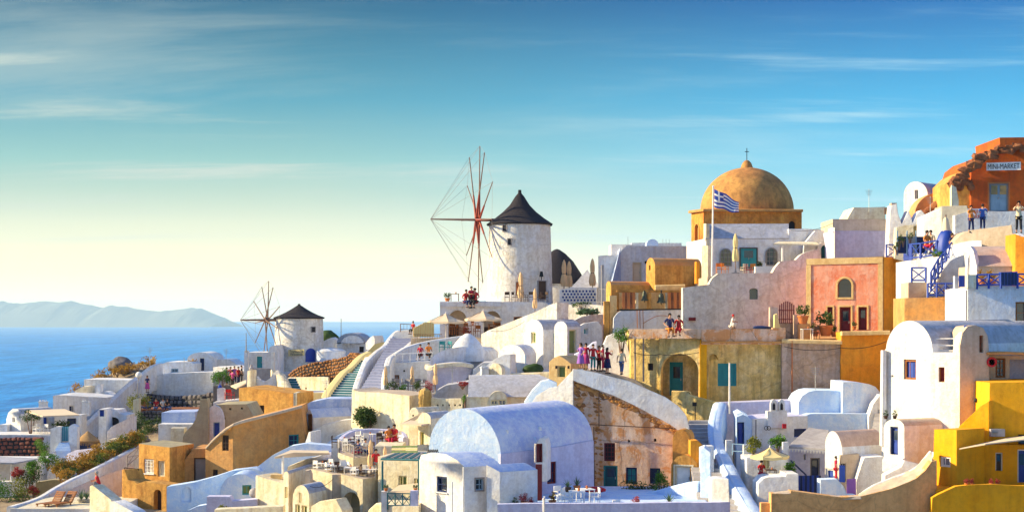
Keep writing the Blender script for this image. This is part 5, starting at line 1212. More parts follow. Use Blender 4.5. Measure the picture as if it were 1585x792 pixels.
# blue shaded white walls bottom
D = 105
r = house('shaded_white_wall', 'long curved white wall with a blind arch below the brown house', 'wall', (330, 792, D))
prism(r, Pl(257, D, 400, D+2), [(257, 840), (258, 753), (300, 746), (330, 738), (360, 728), (392, 724), (405, 730), (405, 840)], (0, 1.5), 'white_blueshade', name='wall', ops=[('hole', 281, 753, 296, 776, dict(arch=1, dep=.15, p='white_blueshade'))])
prism(r, Pl(285, D-2, 330, D-2), [(285, 840), (290, 790), (305, 783), (322, 780), (322, 840)], (0, 1), 'white_blueshade', name='buttress')
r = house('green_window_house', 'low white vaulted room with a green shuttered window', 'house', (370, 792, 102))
prism(r, Pl(338, 103, 405, 104), arc(340, 402, 765, 733, 14)+[(404, 800), (338, 800)], (0, 3), 'white_blueshade', ops=[('win', 375, 750, 389, 765, dict(f='teal', p='green', m=(1,0)))])
prism(r, LP(396, 442, 99, .8), [(394, 840), (396, 735), (412, 740), (440, 748), (441, 840)], (1, 2), 'cream')
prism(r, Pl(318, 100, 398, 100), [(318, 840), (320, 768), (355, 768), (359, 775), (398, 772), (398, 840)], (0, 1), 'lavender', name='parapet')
bm = bmesh.new(); bmesh.ops.create_uvsphere(bm, u_segments=14, v_segments=10, radius=.32); bmesh.ops.translate(bm, verts=bm.verts, vec=P(393, 762, 101.5)); o = obj('water_jar', bm, 'step_grey', None); tag(recenter(o), 'round grey water jar beside the green window', 'jar')
shrub('small_plant', 'small yellow-green plant on the ledge by the blue-shaded wall', 'plant', (348, 790, 99), (.45,.3,.22), 260, .09, 'leafy', 5)
prism(house('ledge_wall', 'cream ledge along the bottom edge below the green window', 'wall', (370, 800, 96)), Pl(330, 96, 440, 95), [(330, 840), (332, 788), (380, 786), (438, 783), (440, 840)], (0, 1), 'cream', name='wall')
# pale blue curved roofs centre left
D = 120
r = house('pale_blue_roof_house', 'white house with a broad pale blue curved roof and small wooden door', 'house', (510, 680, D))
prism(r, Pl(466, D+1, 560, D+4), [(466, 690), (466, 630), (480, 622), (505, 617), (545, 617), (560, 622), (575, 645), (580, 690)], (0, 4), 'roofblue', name='roof')
prism(r, LP(472, 485, D-1, .8), [(472, 672), (472, 645), (479, 632), (485, 646), (485, 672)], ('to', 545, D+1.5), 'white', ops=[('hole', 474, 640, 483, 670, dict(p='rubble'))], roof='roofblue')
prism(r, Pl(470, D-3.5, 560, D-2), [(465, 720), (468, 690), (480, 668), (500, 658), (530, 650), (550, 648), (560, 720)], (0, 1.2), 'white', name='sweeping_wall')
prism(r, Pl(490, D-7, 560, D-5), [(485, 730), (500, 690), (520, 675), (545, 664), (570, 662), (580, 730)], (0, 1.2), 'white_blueshade', name='sweeping_wall')
prism(r, LP(467, 480, 112, .8), [(465, 720), (471, 690), (478, 668), (481, 668), (482, 720)], (.5, 2), 'white', name='buttress')
shrub('olive_tree', 'round dark green olive tree on the pale roofs', 'tree', (569, 668, 114), (1.05,.95,.85), 3600, .18, 'leaf', 16, stem=.35)
# restaurant terrace
D = 104
r = house('restaurant_terrace', 'cream restaurant terrace on two levels with tables and folded umbrellas', 'terrace', (560, 760, D))
prism(r, LP(523, 547, 103, .8), [(523, 780), (523, 700), (547, 708), (547, 780)], (6, 3), 'cream', name='upper_wall', roof='tan', roofname='floor')
prism(r, Pl(513, 106, 524, 106), R(513, 685, 523, 760), (0, .8), 'white', name='pillar')
prism(r, LP(480, 515, 98, .8), [(480, 840), (480, 725), (515, 733), (515, 840)], (6, 4), 'cream', name='lower_wall', roof='tan', roofname='floor')
prism(r, LP(528, 562, 96.5, .6), [(528, 840), (528, 733), (562, 741), (562, 840)], ('to', 596, 99), 'cream', name='front_wall', roof='tan', roofname='floor', ops=[('hole', 531, 761, 557, 830, dict(arch=1, dep=.9, p='olive'))])
prism(r, Pl(514, 97.5, 531, 97.5), R(514, 734, 531, 840), (0, 1), 'tan', name='pier')
ribbon(r, [(520, 690, 108), (530, 675, 110), (545, 666, 111.5), (570, 663, 112), (600, 664, 112), (622, 668, 111), (628, 676, 110)], .4, 2.6, 'lavender', 'curved_wall')
prism(r, Pl(580, 103, 625, 103), [(580, 730), (580, 690), (622, 690), (622, 730)], (0, 4), 'cream', name='far_wall')
k = 0
for (x, y, D_) in ((531, 690, 105), (541, 693, 105), (552, 697, 105), (563, 700, 105.5), (560, 684, 108), (575, 682, 108), (590, 684, 107.5), (604, 682, 107.5), (500, 728, 100), (511, 730, 99.6), (522, 732, 99), (532, 730, 99.5), (541, 735, 98.5), (555, 738, 98), (585, 737, 98.6), (574, 738, 98), (594, 734, 99.3)):
    place(('table', 'whitepaint', 0), b_table, ('whitepaint', 0), P(x, y+3, D_), R_(30*k), 'white laid table on the restaurant terrace', 'tables on the restaurant terrace', sc=.85)
    for q in range(2):
        a = k*1.3+q*3.1; p = P(x, y+3, D_)+Vector((math.cos(a)*.55, math.sin(a)*.5, 0)); place(('chair', 'whitepaint' if k % 3 else 'dkwood'), b_chair, ('whitepaint' if k % 3 else 'dkwood',), p, a-1.57, 'white chair at a laid table on the restaurant terrace' if k % 3 else 'dark wooden chair at a laid table on the restaurant terrace', 'chairs on the restaurant terrace' if k % 3 else 'dark chairs on the restaurant terrace', sc=.9)
    k += 1
railing('railing', 'dark railing along the upper restaurant terrace', [(526, 697, 106.5), (548, 706, 102.9), (572, 708, 103.5)], .7, 'polegrey', 1.0, False, bars=4)
person('diner in a white shirt seated at the restaurant terrace railing', 565, 707, 104, 'sit', R_(40), 'c_white', 'c_navy', sc=.95)
person('diner in navy seated low on the restaurant terrace', 556, 709, 104, 'sit', R_(-60), 'c_navy', 'c_crimson', sc=.95)
person('diner in rust red sitting under the straw screen, outer one', 601, 690, 107, 'sit', R_(30), 'c_orange', 'c_crimson', sc=1.05)
person('diner in rust red sitting under the straw screen, inner one', 611, 690, 107, 'sit', R_(-30), 'c_red', 'c_crimson', sc=1.15)
person('waiter in a red top on the lower restaurant terrace beside the umbrella', 582, 737, 98.4, 'stand', R_(20), 'c_red', 'c_grey', sc=1.0)
prism(house('straw_screen', 'orange straw screen behind the diners in rust red', 'screen', (606, 690, 109)), Pl(598, 108.5, 616, 108.5), [(598, 690), (599, 668), (606, 662), (614, 664), (617, 690)], (0, .2), 'ochre', name='panel')
for x, y0, y1, D_, l in ((574, 680, 738, 98.5, 'tan folded umbrella beside the red-topped waiter'), (596, 690, 735, 100.5, 'tan folded umbrella beside the green pergola post')):
    place(('cu', 2.9, 'canvas_o'), b_closed_umbrella, (), P(x, y1, D_), x, l, sc=((y1-y0)*D_/F)/2.9)
# small cream chapel-like houses bottom
D = 94
r = house('cream_gabled_house', 'small cream house with a rounded gable and a slit window', 'house', (465, 800, D))
prism(r, LP(453, 479, D, .8), gable(453, 479, 772, 750, 850), ('to', 506, D+2.2), 'cream', roof='roofgrey', ops=[('win', 463, 762, 466.5, 777, dict(p='greywood', f='creampaint', t=.03)), ('win', 457, 780, 464, 800, dict(p='green', f='creampaint')), ('win', 467, 782, 475, 800, dict(p='green', f='creampaint'))])
r = house('narrow_arched_house', 'narrow cream house with an arched gable and long grey barrel roof', 'house', (442, 800, 99))
prism(r, LP(439, 447, 98, .9), gable(439, 447, 735, 729, 850, 10), ('to', 512, 108), 'cream', roof='roofgrey', ops=[('win', 441, 753, 445, 770, dict(p='green', f='creampaint', t=.03))])
prism(r, Pl(420, 101, 440, 101), [(415, 850), (418, 742), (430, 742), (441, 746), (441, 850)], (0, 3), 'white', name='side_wall')
prism(r, Pl(470, 97, 487, 97), [(470, 850), (472, 728), (478, 728), (481, 735), (483, 850)], (0, 1), 'tan', name='buttress')
prism(r, LP(480, 530, 92, .7), [(478, 850), (482, 783), (495, 775), (520, 772), (530, 790), (530, 850)], (.5, 1), 'cream', name='curved_wall')
r = house('flat_awning', 'long pale awning on a white post beside the grey barrel roof', 'awning', (437, 740, 102))
bm = bmesh.new(); poly(bm, [P(425, 709, 101), P(455, 702, 102), P(510, 703, 104), P(508, 699, 107), P(450, 698, 107)], Vector((0,0,.1))); obj('canopy', bm, 'canvas', r, 0); bm = bmesh.new(); tube(bm, P(438, 745, 101.3), P(438, 706, 101.3), .08); obj('post', bm, 'whitepaint', r)
o = obj('wooden_crate', (lambda b: (box(b, P(428, 738, 100.6), (.7,.5,.36)), b)[1])(bmesh.new()), 'trim', None, 0); tag(recenter(o), 'orange wooden crate under the long pale awning', 'crate')
prism(house('shaded_yard_wall', 'blue-shaded white wall under the long awning', 'wall', (450, 740, 108)), Pl(395, 108, 520, 110), [(392, 760), (398, 722), (420, 705), (450, 690), (475, 686), (520, 690), (520, 760)], (0, 1.5), 'white_blueshade', name='wall')
prism(house('long_white_ledge', 'long white ledge running up behind the grey barrel roof', 'wall', (480, 730, 104)), Pl(440, 103, 515, 109), [(440, 745), (445, 722), (470, 712), (512, 700), (515, 745)], (0, 1), 'white', name='wall')
prism(house('rounded_bottom_wall', 'rounded cream wall at the bottom edge beside the teal balcony', 'wall', (580, 800, 91)), Pl(565, 91, 600, 90), [(565, 850), (570, 790), (580, 781), (600, 778), (602, 850)], (0, 1), 'cream', name='wall')
# ================================================================ church, bell tower and the red house
D = 146
r = house('domed_church', 'large church with a brown plaster dome on a square orange drum', 'church', (1155, 420, D))
cc = P(1156, 326, D+5.3); k = D/F; Rd = 72*k*1.03
prism(r, LP(1070, 1089, D, 1.9), [(1070, 430), (1070, 327), (1089, 324), (1089, 430)], ('to', 1241, D+.8), 'drum', ops=[('hole', 1076, 347, 1081.5, 388, dict(arch=1, p='brown', c='ochre'))], name='drum', side=[('hole', 1221, 342, 1231, 355, dict(arch=1, p='hole'))])
ribbon(r, [(1069, 326, D+2.2), (1088.5, 323.2, D-.12), (1242, 324, D+.7)], .5, .25, 'brown', 'cornice', 1)
bm = bmesh.new(); prof = [(Rd*math.cos(a), Rd*.93*math.sin(a)) for a in [math.pi/2*i/18 for i in range(18)]]; lathe(bm, cc, [(Rd*1.0, -.3)]+prof+[(.55, Rd*.93*.993)], 64, wob=.006); obj('dome', bm, 'dome', r, 60)
bm = bmesh.new(); top = cc+Vector((0,0,Rd*.93-.05)); lathe(bm, top, [(.62,-.05),(.55,.2),(.42,.5),(.22,.72),(0,.8)], 20); obj('finial', bm, 'dome', r)
bm = bmesh.new(); box(bm, top+Vector((0,0,1.35)), (.06,.06,1.2)); box(bm, top+Vector((0,0,1.6)), (.4,.06,.06)); obj('cross', bm, 'black', r, 0)
D = 134
r = house('church_front_house', 'cream-white house with a teal double door and arched windows under the dome', 'house', (1150, 430, D))
prism(r, LP(1088, 1093, D, 3), R(1088, 346, 1093, 445), ('to', 1292, D+1.5), 'white', name='wall', side=[('win', 1115, 385, 1133, 413, dict(arch=1, f='greywood', p='glasswarm', m=(2,3))), ('door', 1145, 382, 1173, 418, dict(p='teal', f='dkwood')), ('win', 1185, 383, 1204, 412, dict(arch=1, f='greywood', m=(2,3))), ('hole', 1157, 372, 1162, 376, dict(p='dkwood'))])
bpy.data.objects.remove([o for o in bpy.data.objects if o.name.startswith('wall') and o.parent == r][-1])
fr_ = Pl(1093, D, 1224, D+.6)
prism(r, fr_, [(1093, 445), (1093, 369), (1224, 369), (1224, 445)], (-.9, 7), 'white')
bm = bmesh.new(); q = [P(1092, 369, D-.05), P(1221, 368.5, D+.5), P(1221, 346, D+2.2), P(1091, 346.5, D+1.8)]
poly(bm, q, Vector((0,.25,-.25))); obj('sloping_roof', bm, 'roofgrey', r, 0)
poly_ = bmesh.new(); poly(poly_, [P(1089, 400, D+2.2), P(1089, 346, D+2.2), P(1093, 346, D), P(1093, 400, D)], Vector((.3,0,0))); obj('parapet_end', poly_, 'cream', r, 0)
prism(r, Pl(1221, D+.8, 1292, D+1.2), [(1221, 430), (1221, 354), (1248, 354), (1290, 355), (1290, 430)], (0, 5), 'white', name='side_wall')
prism(r, Pl(1236, D-.3, 1290, D-.3), [(1232, 402), (1246, 376), (1262, 357), (1290, 356), (1290, 402)], (0, .9), 'white', name='stair_wall')
bm = bmesh.new(); poly(bm, [P(1197, 379, D-2.5), P(1268, 380, D-2.5), P(1262, 376, D), P(1205, 376, D)], Vector((0,0,.12))); obj('porch_roof', bm, 'cream', r, 0)
bm = bmesh.new(); tube(bm, P(1211, 404, D-2.3), P(1211, 380, D-2.3), .09, n=8); obj('porch_post', bm, 'whitepaint', r)
prism(r, Pl(1266, D-1, 1288, D-1), gable(1266, 1288, 384, 374, 410), (0, .6), 'white', name='gate_arch', ops=[('hole', 1271, 379, 1284, 402, dict(arch=1, p='tealdark'))])
for (kind, x0, y0, x1, y1, o) in (('win', 1114, 384, 1133, 412, dict(arch=1, f='greywood', p='glasswarm', m=(2,3))), ('door', 1145, 383, 1173, 416, dict(p='teal', f='dkwood', rows=2, g=1)), ('win', 1185, 383, 1204, 411, dict(arch=1, f='greywood', m=(2,3)))):
    p2 = Pl(1093, D-.2, 1224, D+.4); o['dep'] = .12; opening(r, p2, (kind, x0, y0, x1, y1, o))
# delete stray openings of the removed wall
for o in list(r.children):
    if o.name.split('.')[0] in ('window', 'door', 'opening') and o.data.vertices and min((v.co+ROOT[r.name]).y for v in o.data.vertices) > D+.3 :
        for c_ in list(o.children): bpy.data.objects.remove(c_)
        bpy.data.objects.remove(o)
place(('cu', 3.1, 'canvas_y'), b_closed_umbrella, (3.1, 'canvas_y'), P(1138.5, 423, 126), 0, 'pale yellow folded umbrella in front of the teal double door', sc=1.05)
D = 124
fl = house('flagpole', 'tall white flagpole beside the domed church', 'flagpole', (1103, 432, D))
bm = bmesh.new(); tube(bm, P(1102, 432, D), P(1104, 290, D), .085, .06, 8); obj('pole', bm, 'whitepaint', fl); bm = bmesh.new(); bmesh.ops.create_uvsphere(bm, u_segments=10, v_segments=6, radius=.1); bmesh.ops.translate(bm, verts=bm.verts, vec=P(1104, 289, D)); obj('ball', bm, 'whitepaint', fl)
fg = house('flag', 'Greek flag with blue and white stripes waving beside the brown dome', 'flag', (1106, 325, D))
for s in range(9):
    bm = bmesh.new(); NN = 16
    def fp(u, v):
        x = 1105.5+38*u+3*u*v*(1-u); y = (292.5+21*u**1.2)*(1-v)+(320.5+9.5*u**.9)*v + 1.4*math.sin(u*10+v)*u**.3; return P(x, y, D-.25-.28*math.sin(u*8+v*1.2)*u**.4)
    for i in range(NN):
        u0, u1 = i/NN, (i+1)/NN; bm.faces.new([bm.verts.new(q) for q in (fp(u0, s/9), fp(u1, s/9), fp(u1, (s+1)/9), fp(u0, (s+1)/9))])
    bmesh.ops.remove_doubles(bm, verts=bm.verts, dist=.002); obj('stripe', bm, 'blue' if s % 2 == 0 else 'whitepaint', fg, 60)
bm = bmesh.new()
for i in range(6): bm.faces.new([bm.verts.new(q+Vector((0,-.015,0))) for q in (fp(i/16, 0), fp((i+1)/16, 0), fp((i+1)/16, 5/9), fp(i/16, 5/9))])
obj('canton', bm, 'blue', fg, 0)
bm = bmesh.new()
for u0, u1, v0, v1 in ((0, .375, .225, .33), (.15, .225, 0, 5/9)):
    for i in range(4):
        a_, b_ = u0+(u1-u0)*i/4, u0+(u1-u0)*(i+1)/4; bm.faces.new([bm.verts.new(q+Vector((0,-.03,0))) for q in (fp(a_, v0), fp(b_, v0), fp(b_, v1), fp(a_, v1))])
obj('cross', bm, 'whitepaint', fg, 0)
# ridge blocks to the right
D = 128
r = house('stepped_block_house', 'white stepped block house with a tapered upper storey on the ridge', 'house', (1330, 430, D))
prism(r, Pl(1312, D+5, 1372, D+5), [(1308, 360), (1312, 338), (1322, 321), (1370, 320), (1370, 360)], (0, 4), 'cream', name='upper_storey')
prism(r, Pl(1289, D+2, 1374, D+2), [(1289, 400), (1289, 339), (1374, 339), (1374, 400)], (0, 5), 'tan', name='middle_storey')
prism(r, Pl(1290, D, 1380, D), [(1292, 420), (1292, 375), (1289, 357), (1372, 357), (1377, 375), (1381, 420)], (0, 4), 'lavender')
prism(r, LP(1287, 1292, D-.2, 3), R(1286, 352, 1292, 420), (.2, 2), 'white', name='buttress')
r = house('barrel_vault_ridge_house', 'cream vaulted house with a slit window and brown arched lean-to', 'house', (1430, 360, 125))
prism(r, LP(1399, 1436, 124, .8), gable(1399, 1436, 302, 281, 365), ('to', 1474, 127), 'white', roof='roofgrey', ops=[('win', 1416, 294, 1421, 308, dict(f='greywood', p='glass', t=.04))])
prism(r, Pl(1416, 122.5, 1470, 122.5), arc(1416, 1500, 332, 297, 14)[:10]+[(1472, 297), (1472, 335), (1416, 335)], (0, 2), 'terracotta_roof', name='lean_to')
for i, (x, y) in enumerate(((1440, 326), (1447, 322), (1455, 328), (1450, 318), (1434, 331))):
    o = blob('rubble_stone', (x, y, 121.5), (.5, .4, .32), 'rubble', 'dark red rubble stone below the brown arched lean-to', 'rock', n=2); o['group'] = 'rubble under the lean-to'
bm = bmesh.new(); tube(bm, P(1472.5, 335, 121), P(1472.5, 280, 121), .05); o = obj('pole', bm, 'polegrey', None); tag(recenter(o), 'thin grey pole beside the roofless red ruin', 'pole')
# mini-market
D = 116
r = house('market_building', 'burnt orange shop front with a broken rubble roofline and blue doors', 'shop', (1545, 345, D))
mp = Pl(1505, D, 1680, D-1.5)
prism(r, mp, [(1503, 350), (1503, 268), (1508, 252), (1522, 241), (1535, 240), (1548, 231), (1570, 228), (1680, 229), (1680, 350)], (0, 8), 'marketred', ops=[('door', 1531, 284, 1561, 327, dict(p='bluepale', f='greywood', rows=2, g=0, c='terracotta', ct=.1, lab='pale blue double door with glass upper panes'))])
bm = bmesh.new(); q = Pl(1531, D-.55, 1561, D-1.03); poly(bm, [q.pt(x, y) for x, y in ((1534, 301), (1534, 287), (1544, 287), (1544, 301))], q.n*.02); poly(bm, [q.pt(x, y) for x, y in ((1547.5, 301), (1547.5, 287), (1558, 287), (1558, 301))], q.n*.02); obj('door_glass', bm, 'glasswarm', r, 0)
prism(r, Pl(1547, D-1.2, 1680, D-2), [(1547, 228), (1548, 222), (1547, 213), (1680, 212), (1680, 228)], (0, 6), 'marketred', name='cornice')
prism(r, Pl(1478, D+.5, 1505, D+.3), [(1477, 345), (1477, 281), (1490, 268), (1505, 260), (1505, 345)], (0, 6), 'ochre', name='ruined_side_wall')
prism(r, Pl(1473, D-.5, 1486, D-.5), [(1473, 340), (1473, 286), (1480, 290), (1484, 310), (1482, 340)], (0, .5), 'cream', name='wall_end')
edge = [(1478, 283), (1484, 277), (1490, 270), (1497, 263), (1503, 255), (1508, 249), (1515, 244), (1522, 239), (1530, 236), (1538, 235), (1546, 229), (1554, 226), (1562, 227), (1570, 224), (1580, 226), (1590, 224)]
for e_i, (x, y) in enumerate(edge):
    for q_ in range(7):
        bm = bmesh.new(); bmesh.ops.create_icosphere(bm, subdivisions=1, radius=1); c0 = P(x+random.uniform(-5, 5), y+random.uniform(-2, 8), D-.1-e_i*.08)
        s = random.uniform(.14, .40); an = Matrix.Rotation(rnd()*3, 3, 'Z') @ Matrix.Rotation(rnd()*3, 3, 'X')
        for v in bm.verts: kk = 1+.75*noise.noise(v.co*2.3+c0*5); q3 = an @ v.co; v.co = Vector((q3.x*s*kk*1.3, q3.y*s*kk, q3.z*s*kk*.75))+c0
        obj('rubble_stone', bm, 'rubble', r, 0)
for x, y in ((1489, 283), (1494, 281), (1500, 284), (1503, 290), (1486, 290)):
    bm = bmesh.new(); bmesh.ops.create_icosphere(bm, subdivisions=2, radius=.3); bmesh.ops.translate(bm, verts=bm.verts, vec=P(x, y, D+.1)); obj('rubble_stone', bm, 'rubble', r, 50)
sg = house('shop_sign', 'white sign reading MINI-MARKET over the pale blue double door', 'sign', (1553, 263, D-1.2)); sp_ = Pl(1527, D-.5, 1580, D-1.35)
bm = bmesh.new(); poly(bm, [sp_.pt(*p) for p in ((1527, 264), (1527, 252), (1580, 250.5), (1580, 263))], sp_.n*.05); obj('board', bm, 'whitepaint', sg, 0)
text_obj(sg, 'MINI-MARKET', sp_, 1529, 253.5, 1578, 261.5, 'black')
sg = house('shop_sign', 'small white sign with red MINI MARKET lettering on the white wall', 'sign', (1512, 340, 109)); sp_ = Pl(1497, 109.8, 1528, 109.6)
bm = bmesh.new(); poly(bm, [sp_.pt(*p) for p in ((1497, 339), (1497, 323), (1528, 323), (1528, 339))], sp_.n*.05); obj('board', bm, 'whitepaint', sg, 0)
text_obj(sg, 'MINI', sp_, 1504, 324.5, 1520, 330.5, 'c_red'); text_obj(sg, 'MARKET', sp_, 1499, 332, 1526, 338, 'c_red')
# white walls below the market
r = house('market_terrace', 'white terrace wall below the shop with a stone topped corner', 'wall', (1510, 380, 111))
prism(r, Pl(1478, 112, 1680, 110), [(1478, 400), (1478, 333), (1500, 327), (1680, 326), (1680, 400)], (0, 4), 'white')
prism(r, Pl(1458, 113, 1498, 112), [(1458, 345), (1458, 319), (1497, 318), (1500, 330), (1500, 345)], (0, 2), 'concrete', name='stone_wall')
prism(r, Pl(1430, 114, 1480, 112.5), [(1430, 400), (1430, 335), (1458, 322), (1478, 328), (1480, 400)], (0, 2), 'white')
r = house('battlement_house', 'white house with wavy battlements and shaped chimneys on the ridge', 'house', (1405, 400, 118))
prism(r, Pl(1375, 118, 1440, 117), [(1375, 400), (1377, 345), (1379, 318), (1388, 315), (1390, 330), (1396, 347), (1402, 335), (1406, 326), (1410, 335), (1413, 345), (1420, 330), (1426, 325), (1432, 332), (1437, 343), (1442, 350), (1442, 420)], (0, 1.2), 'white', name='battlement_parapet')
prism(r, Pl(1390, 116.5, 1445, 116), [(1385, 400), (1388, 352), (1400, 349), (1420, 347), (1436, 343), (1446, 348), (1446, 420)], (0, .8), 'cream', name='scalloped_parapet', ops=[('hole', 1414, 350, 1425, 365, dict(p='canvas_y'))])
prism(r, Pl(1380, 119.5, 1390, 119.5), R(1380, 314, 1388, 327), (0, .7), 'pinkgrey', name='chimney'); prism(r, Pl(1371, 119.5, 1376, 119.5), R(1371, 321, 1376, 331), (0, .5), 'dkwood', name='shutter')
# big blue folded awning umbrella
r = house('blue_umbrella', 'large white-topped blue folded umbrella beside the blue railings', 'umbrella', (1464, 405, 107))
bm = bmesh.new(); c0 = P(1464, 404, 107); lathe(bm, c0, [(.62,0),(.78,.5),(.72,1.2),(.5,1.8),(.25,2.2)], 24, wob=.25); obj('folded_canopy', bm, 'blue', r, 60)
bm = bmesh.new(); lathe(bm, c0, [(.52,1.55),(.30,2.15),(.22,2.5),(.15,2.9),(0,3.1)], 20, wob=.2); obj('white_top', bm, 'canvas', r, 60)
bm = bmesh.new(); tube(bm, c0, c0+Vector((0,0,3.2)), .05); obj('pole', bm, 'polewood', r)
r = house('fenced_bar', 'blue-draped bar shelter behind the blue railings on the ridge', 'shelter', (1420, 395, 112))
for x0, x1 in ((1390, 1403), (1404, 1418), (1419, 1432)):
    bm = bmesh.new(); poly(bm, [P(x0, 392, 112), P(x0, 366, 112), P(x1, 366, 112), P(x1, 392, 112)], Vector((0,.08,0))); obj('panel', bm, 'navy' if x0 != 1404 else 'step_grey', r, 0)
for x in (1389, 1404, 1418, 1433): bm = bmesh.new(); tube(bm, P(x, 395, 111.8), P(x, 357, 111.8), .05); obj('post', bm, 'bluepale', r)
for i, (x, y) in enumerate(((1388, 388), (1392, 380), (1409, 372), (1398, 376))): shrub('potted_bush', 'small dark plant hanging on the fence of the blue bar shelter', 'plant', (x, y, 111.2), (.3,.25,.35), 160, .1, 'leaf', 5, group='plants on the bar fence')
person('diner in an orange-red top seated behind the crossed railings', 1434, 393, 109.5, 'sit', R_(30), 'c_orange', 'c_crimson', sc=1.25)
person('diner in pale clothing seated beside the orange-red diner', 1441, 391, 110, 'sit', R_(-30), 'c_cream', 'c_red', sc=1.2)
person('woman in dark navy standing beside the blue folded umbrella', 1474, 404, 106.3, 'stand', R_(40), 'c_navy', 'c_blue', skirt=True, sc=1.1)
shrub('bright_bush', 'bright green bush at the foot of the blue folded umbrella', 'bush', (1449, 400, 106.5), (.5,.4,.35), 300, .12, 'leafgreen', 6)
railing('blue_railing', 'blue crossed railing in front of the seated diners', [(1372, 400, 117), (1398, 400.5, 117), (1411, 401, 109), (1425, 400, 107.5), (1450, 396, 106.8)], 1.05, 'blue', 1.2)
prism(house('curved_ramp_wall', 'curved white ramp wall beneath the crossed blue railing', 'wall', (1430, 440, 107)), Pl(1380, 108, 1480, 105), [(1409, 470), (1409, 403), (1425, 401), (1452, 397), (1480, 396), (1480, 470)], (0, 4), 'white', name='wall')
prism(house('ridge_wall_low', 'low orange-topped wall strip behind the orange house side', 'wall', (1340, 410, 117)), Pl(1290, 121, 1385, 121), [(1290, 410), (1290, 399), (1385, 396), (1385, 410)], (0, 1), 'tan', name='wall_parapet')
# blue stair railings
r = house('blue_stairs', 'steep white stairs with blue crossed railings up to the terrace', 'stairs', (1455, 450, 103))
stairs(r, (1434, 442, 102.5), (1446, 442, 102), (1462, 398, 107), (1478, 398, 106.5), 13, 'white')
railing('blue_railing', 'blue crossed railing climbing the steep white stairs', [(1441, 448, 101.8), (1452, 428, 103), (1464, 413, 104.5), (1476, 398, 106)], 1.15, 'blue', 1.1)
railing('blue_railing', 'short blue crossed railing on the landing by the orange side wall', [(1411, 436, 105), (1433, 436, 104.6)], .95, 'blue', 1.0)
railing('blue_railing', 'blue crossed railing above the brown retaining wall', [(1436, 459, 100.6), (1478, 459, 100.2)], .85, 'blue', .62)
prism(house('white_bank', 'smooth white sloping bank beside the steep blue railed stairs', 'wall', (1460, 450, 104)), Pl(1448, 103.5, 1500, 103.5), [(1446, 470), (1448, 440), (1458, 420), (1470, 405), (1480, 398), (1500, 392), (1505, 470)], (0, 3), 'white', name='wall')
prism(house('tan_block', 'tan rectangular wall block under the short landing railing', 'wall', (1422, 462, 103)), Pl(1408, 103.5, 1435, 103.5), R(1406, 437, 1434, 470), (0, 2), 'tan', name='wall')
prism(house('brown_retaining_wall', 'rough brown retaining wall between orange house and white wall', 'wall', (1440, 500, 100)), Pl(1406, 101, 1500, 99.5), [(1400, 540), (1400, 461), (1480, 459), (1480, 447), (1499, 446), (1499, 540)], (0, 3), 'brown', name='wall')
# ramp / terraces far right
r = house('tan_ramp', 'tan curving ramp wall below the shop signs', 'wall', (1530, 390, 103))
prism(r, Pl(1478, 105, 1680, 100), [(1478, 420), (1478, 372), (1490, 361), (1505, 356), (1530, 353), (1560, 349), (1566, 348), (1568, 362), (1680, 366), (1680, 420)], (0, 3), 'tan', name='wall')
prism(r, Pl(1478, 104, 1520, 102.5), [(1476, 440), (1478, 385), (1486, 377), (1500, 373), (1520, 372), (1520, 440)], (0, 2), 'white', name='wall')
prism(house('orange_path_bank', 'orange earth bank beside the photographer at the frame edge', 'wall', (1580, 370, 96)), Pl(1572, 97, 1690, 95), [(1570, 400), (1572, 362), (1582, 366), (1690, 378), (1690, 400)], (0, 2), 'orange', name='wall')
person('photographer in a pale yellow top and dark shorts standing at the frame edge', 1577, 361, 91, 'photo', R_(-20), 'c_cream', 'c_black', sc=1.08)
person('tourist with bare shoulders in front of the red-lettered sign', 1503, 360, 104.5, 'akimbo', R_(10), 'c_orange', 'c_navy', sc=1.05)
person('tourist in a blue shirt seen from behind near the red-lettered sign', 1521, 358, 104.5, 'photo', R_(150), 'c_blue', 'c_navy', 'hair', sc=1.05)
D = 98
r = house('pink_vault_house', 'low house with a pinkish weathered barrel roof behind the blue gate', 'house', (1545, 440, D))
prism(r, Pl(1512, D, 1680, D-1), [(1508, 460), (1512, 411), (1680, 411), (1680, 460)], (0, 4), 'tan')
bm = bmesh.new(); A0, B0 = P(1510, 412, D-.1), P(1680, 411, D-1.1); A1, B1 = P(1502, 382, D+3), P(1680, 379, D+2)
for i in range(9):
    f = lambda A, B, q: A.lerp(B, q)+Vector((0, 0, .45*math.sin(math.pi*q)))
    bm.faces.new([bm.verts.new(v) for v in (f(A0, A1, i/9), f(B0, B1, i/9), f(B0, B1, (i+1)/9), f(A0, A1, (i+1)/9))])
bmesh.ops.remove_doubles(bm, verts=bm.verts, dist=.01); obj('barrel_roof', bm, 'pinkroof', r, 60)
prism(r, LP(1500, 1512, D-.2, 1.5), [(1500, 460), (1501, 396), (1502, 381), (1507, 388), (1512, 412), (1512, 460)], (.3, .3), 'white', name='gable_end')
ribbon(r, [(1577, 360, 101), (1584, 368, 100), (1590, 382, 98.5)], .5, 2, 'white', 'parapet')
D = 95
r = house('white_terrace_block', 'tall white retaining block carrying the blue terrace railing', 'wall', (1540, 500, D))
prism(r, Pl(1498, D, 1690, D-1), [(1498, 520), (1498, 446), (1512, 443), (1690, 441), (1690, 520)], (0, 5), 'white', ops=[('win', 1572, 467, 1600, 501, dict(f='wood', p='glass', m=(1,1)))])
prism(r, Pl(1497, D-.3, 1512, D-.3), R(1498, 425, 1511, 446), (0, .6), 'cream', name='pier_column')
railing('blue_railing', 'blue crossed railing on the tall white retaining block', [(1512, 443.5, D-.1), (1549, 442.5, D-.5)], .72, 'blue', .8)
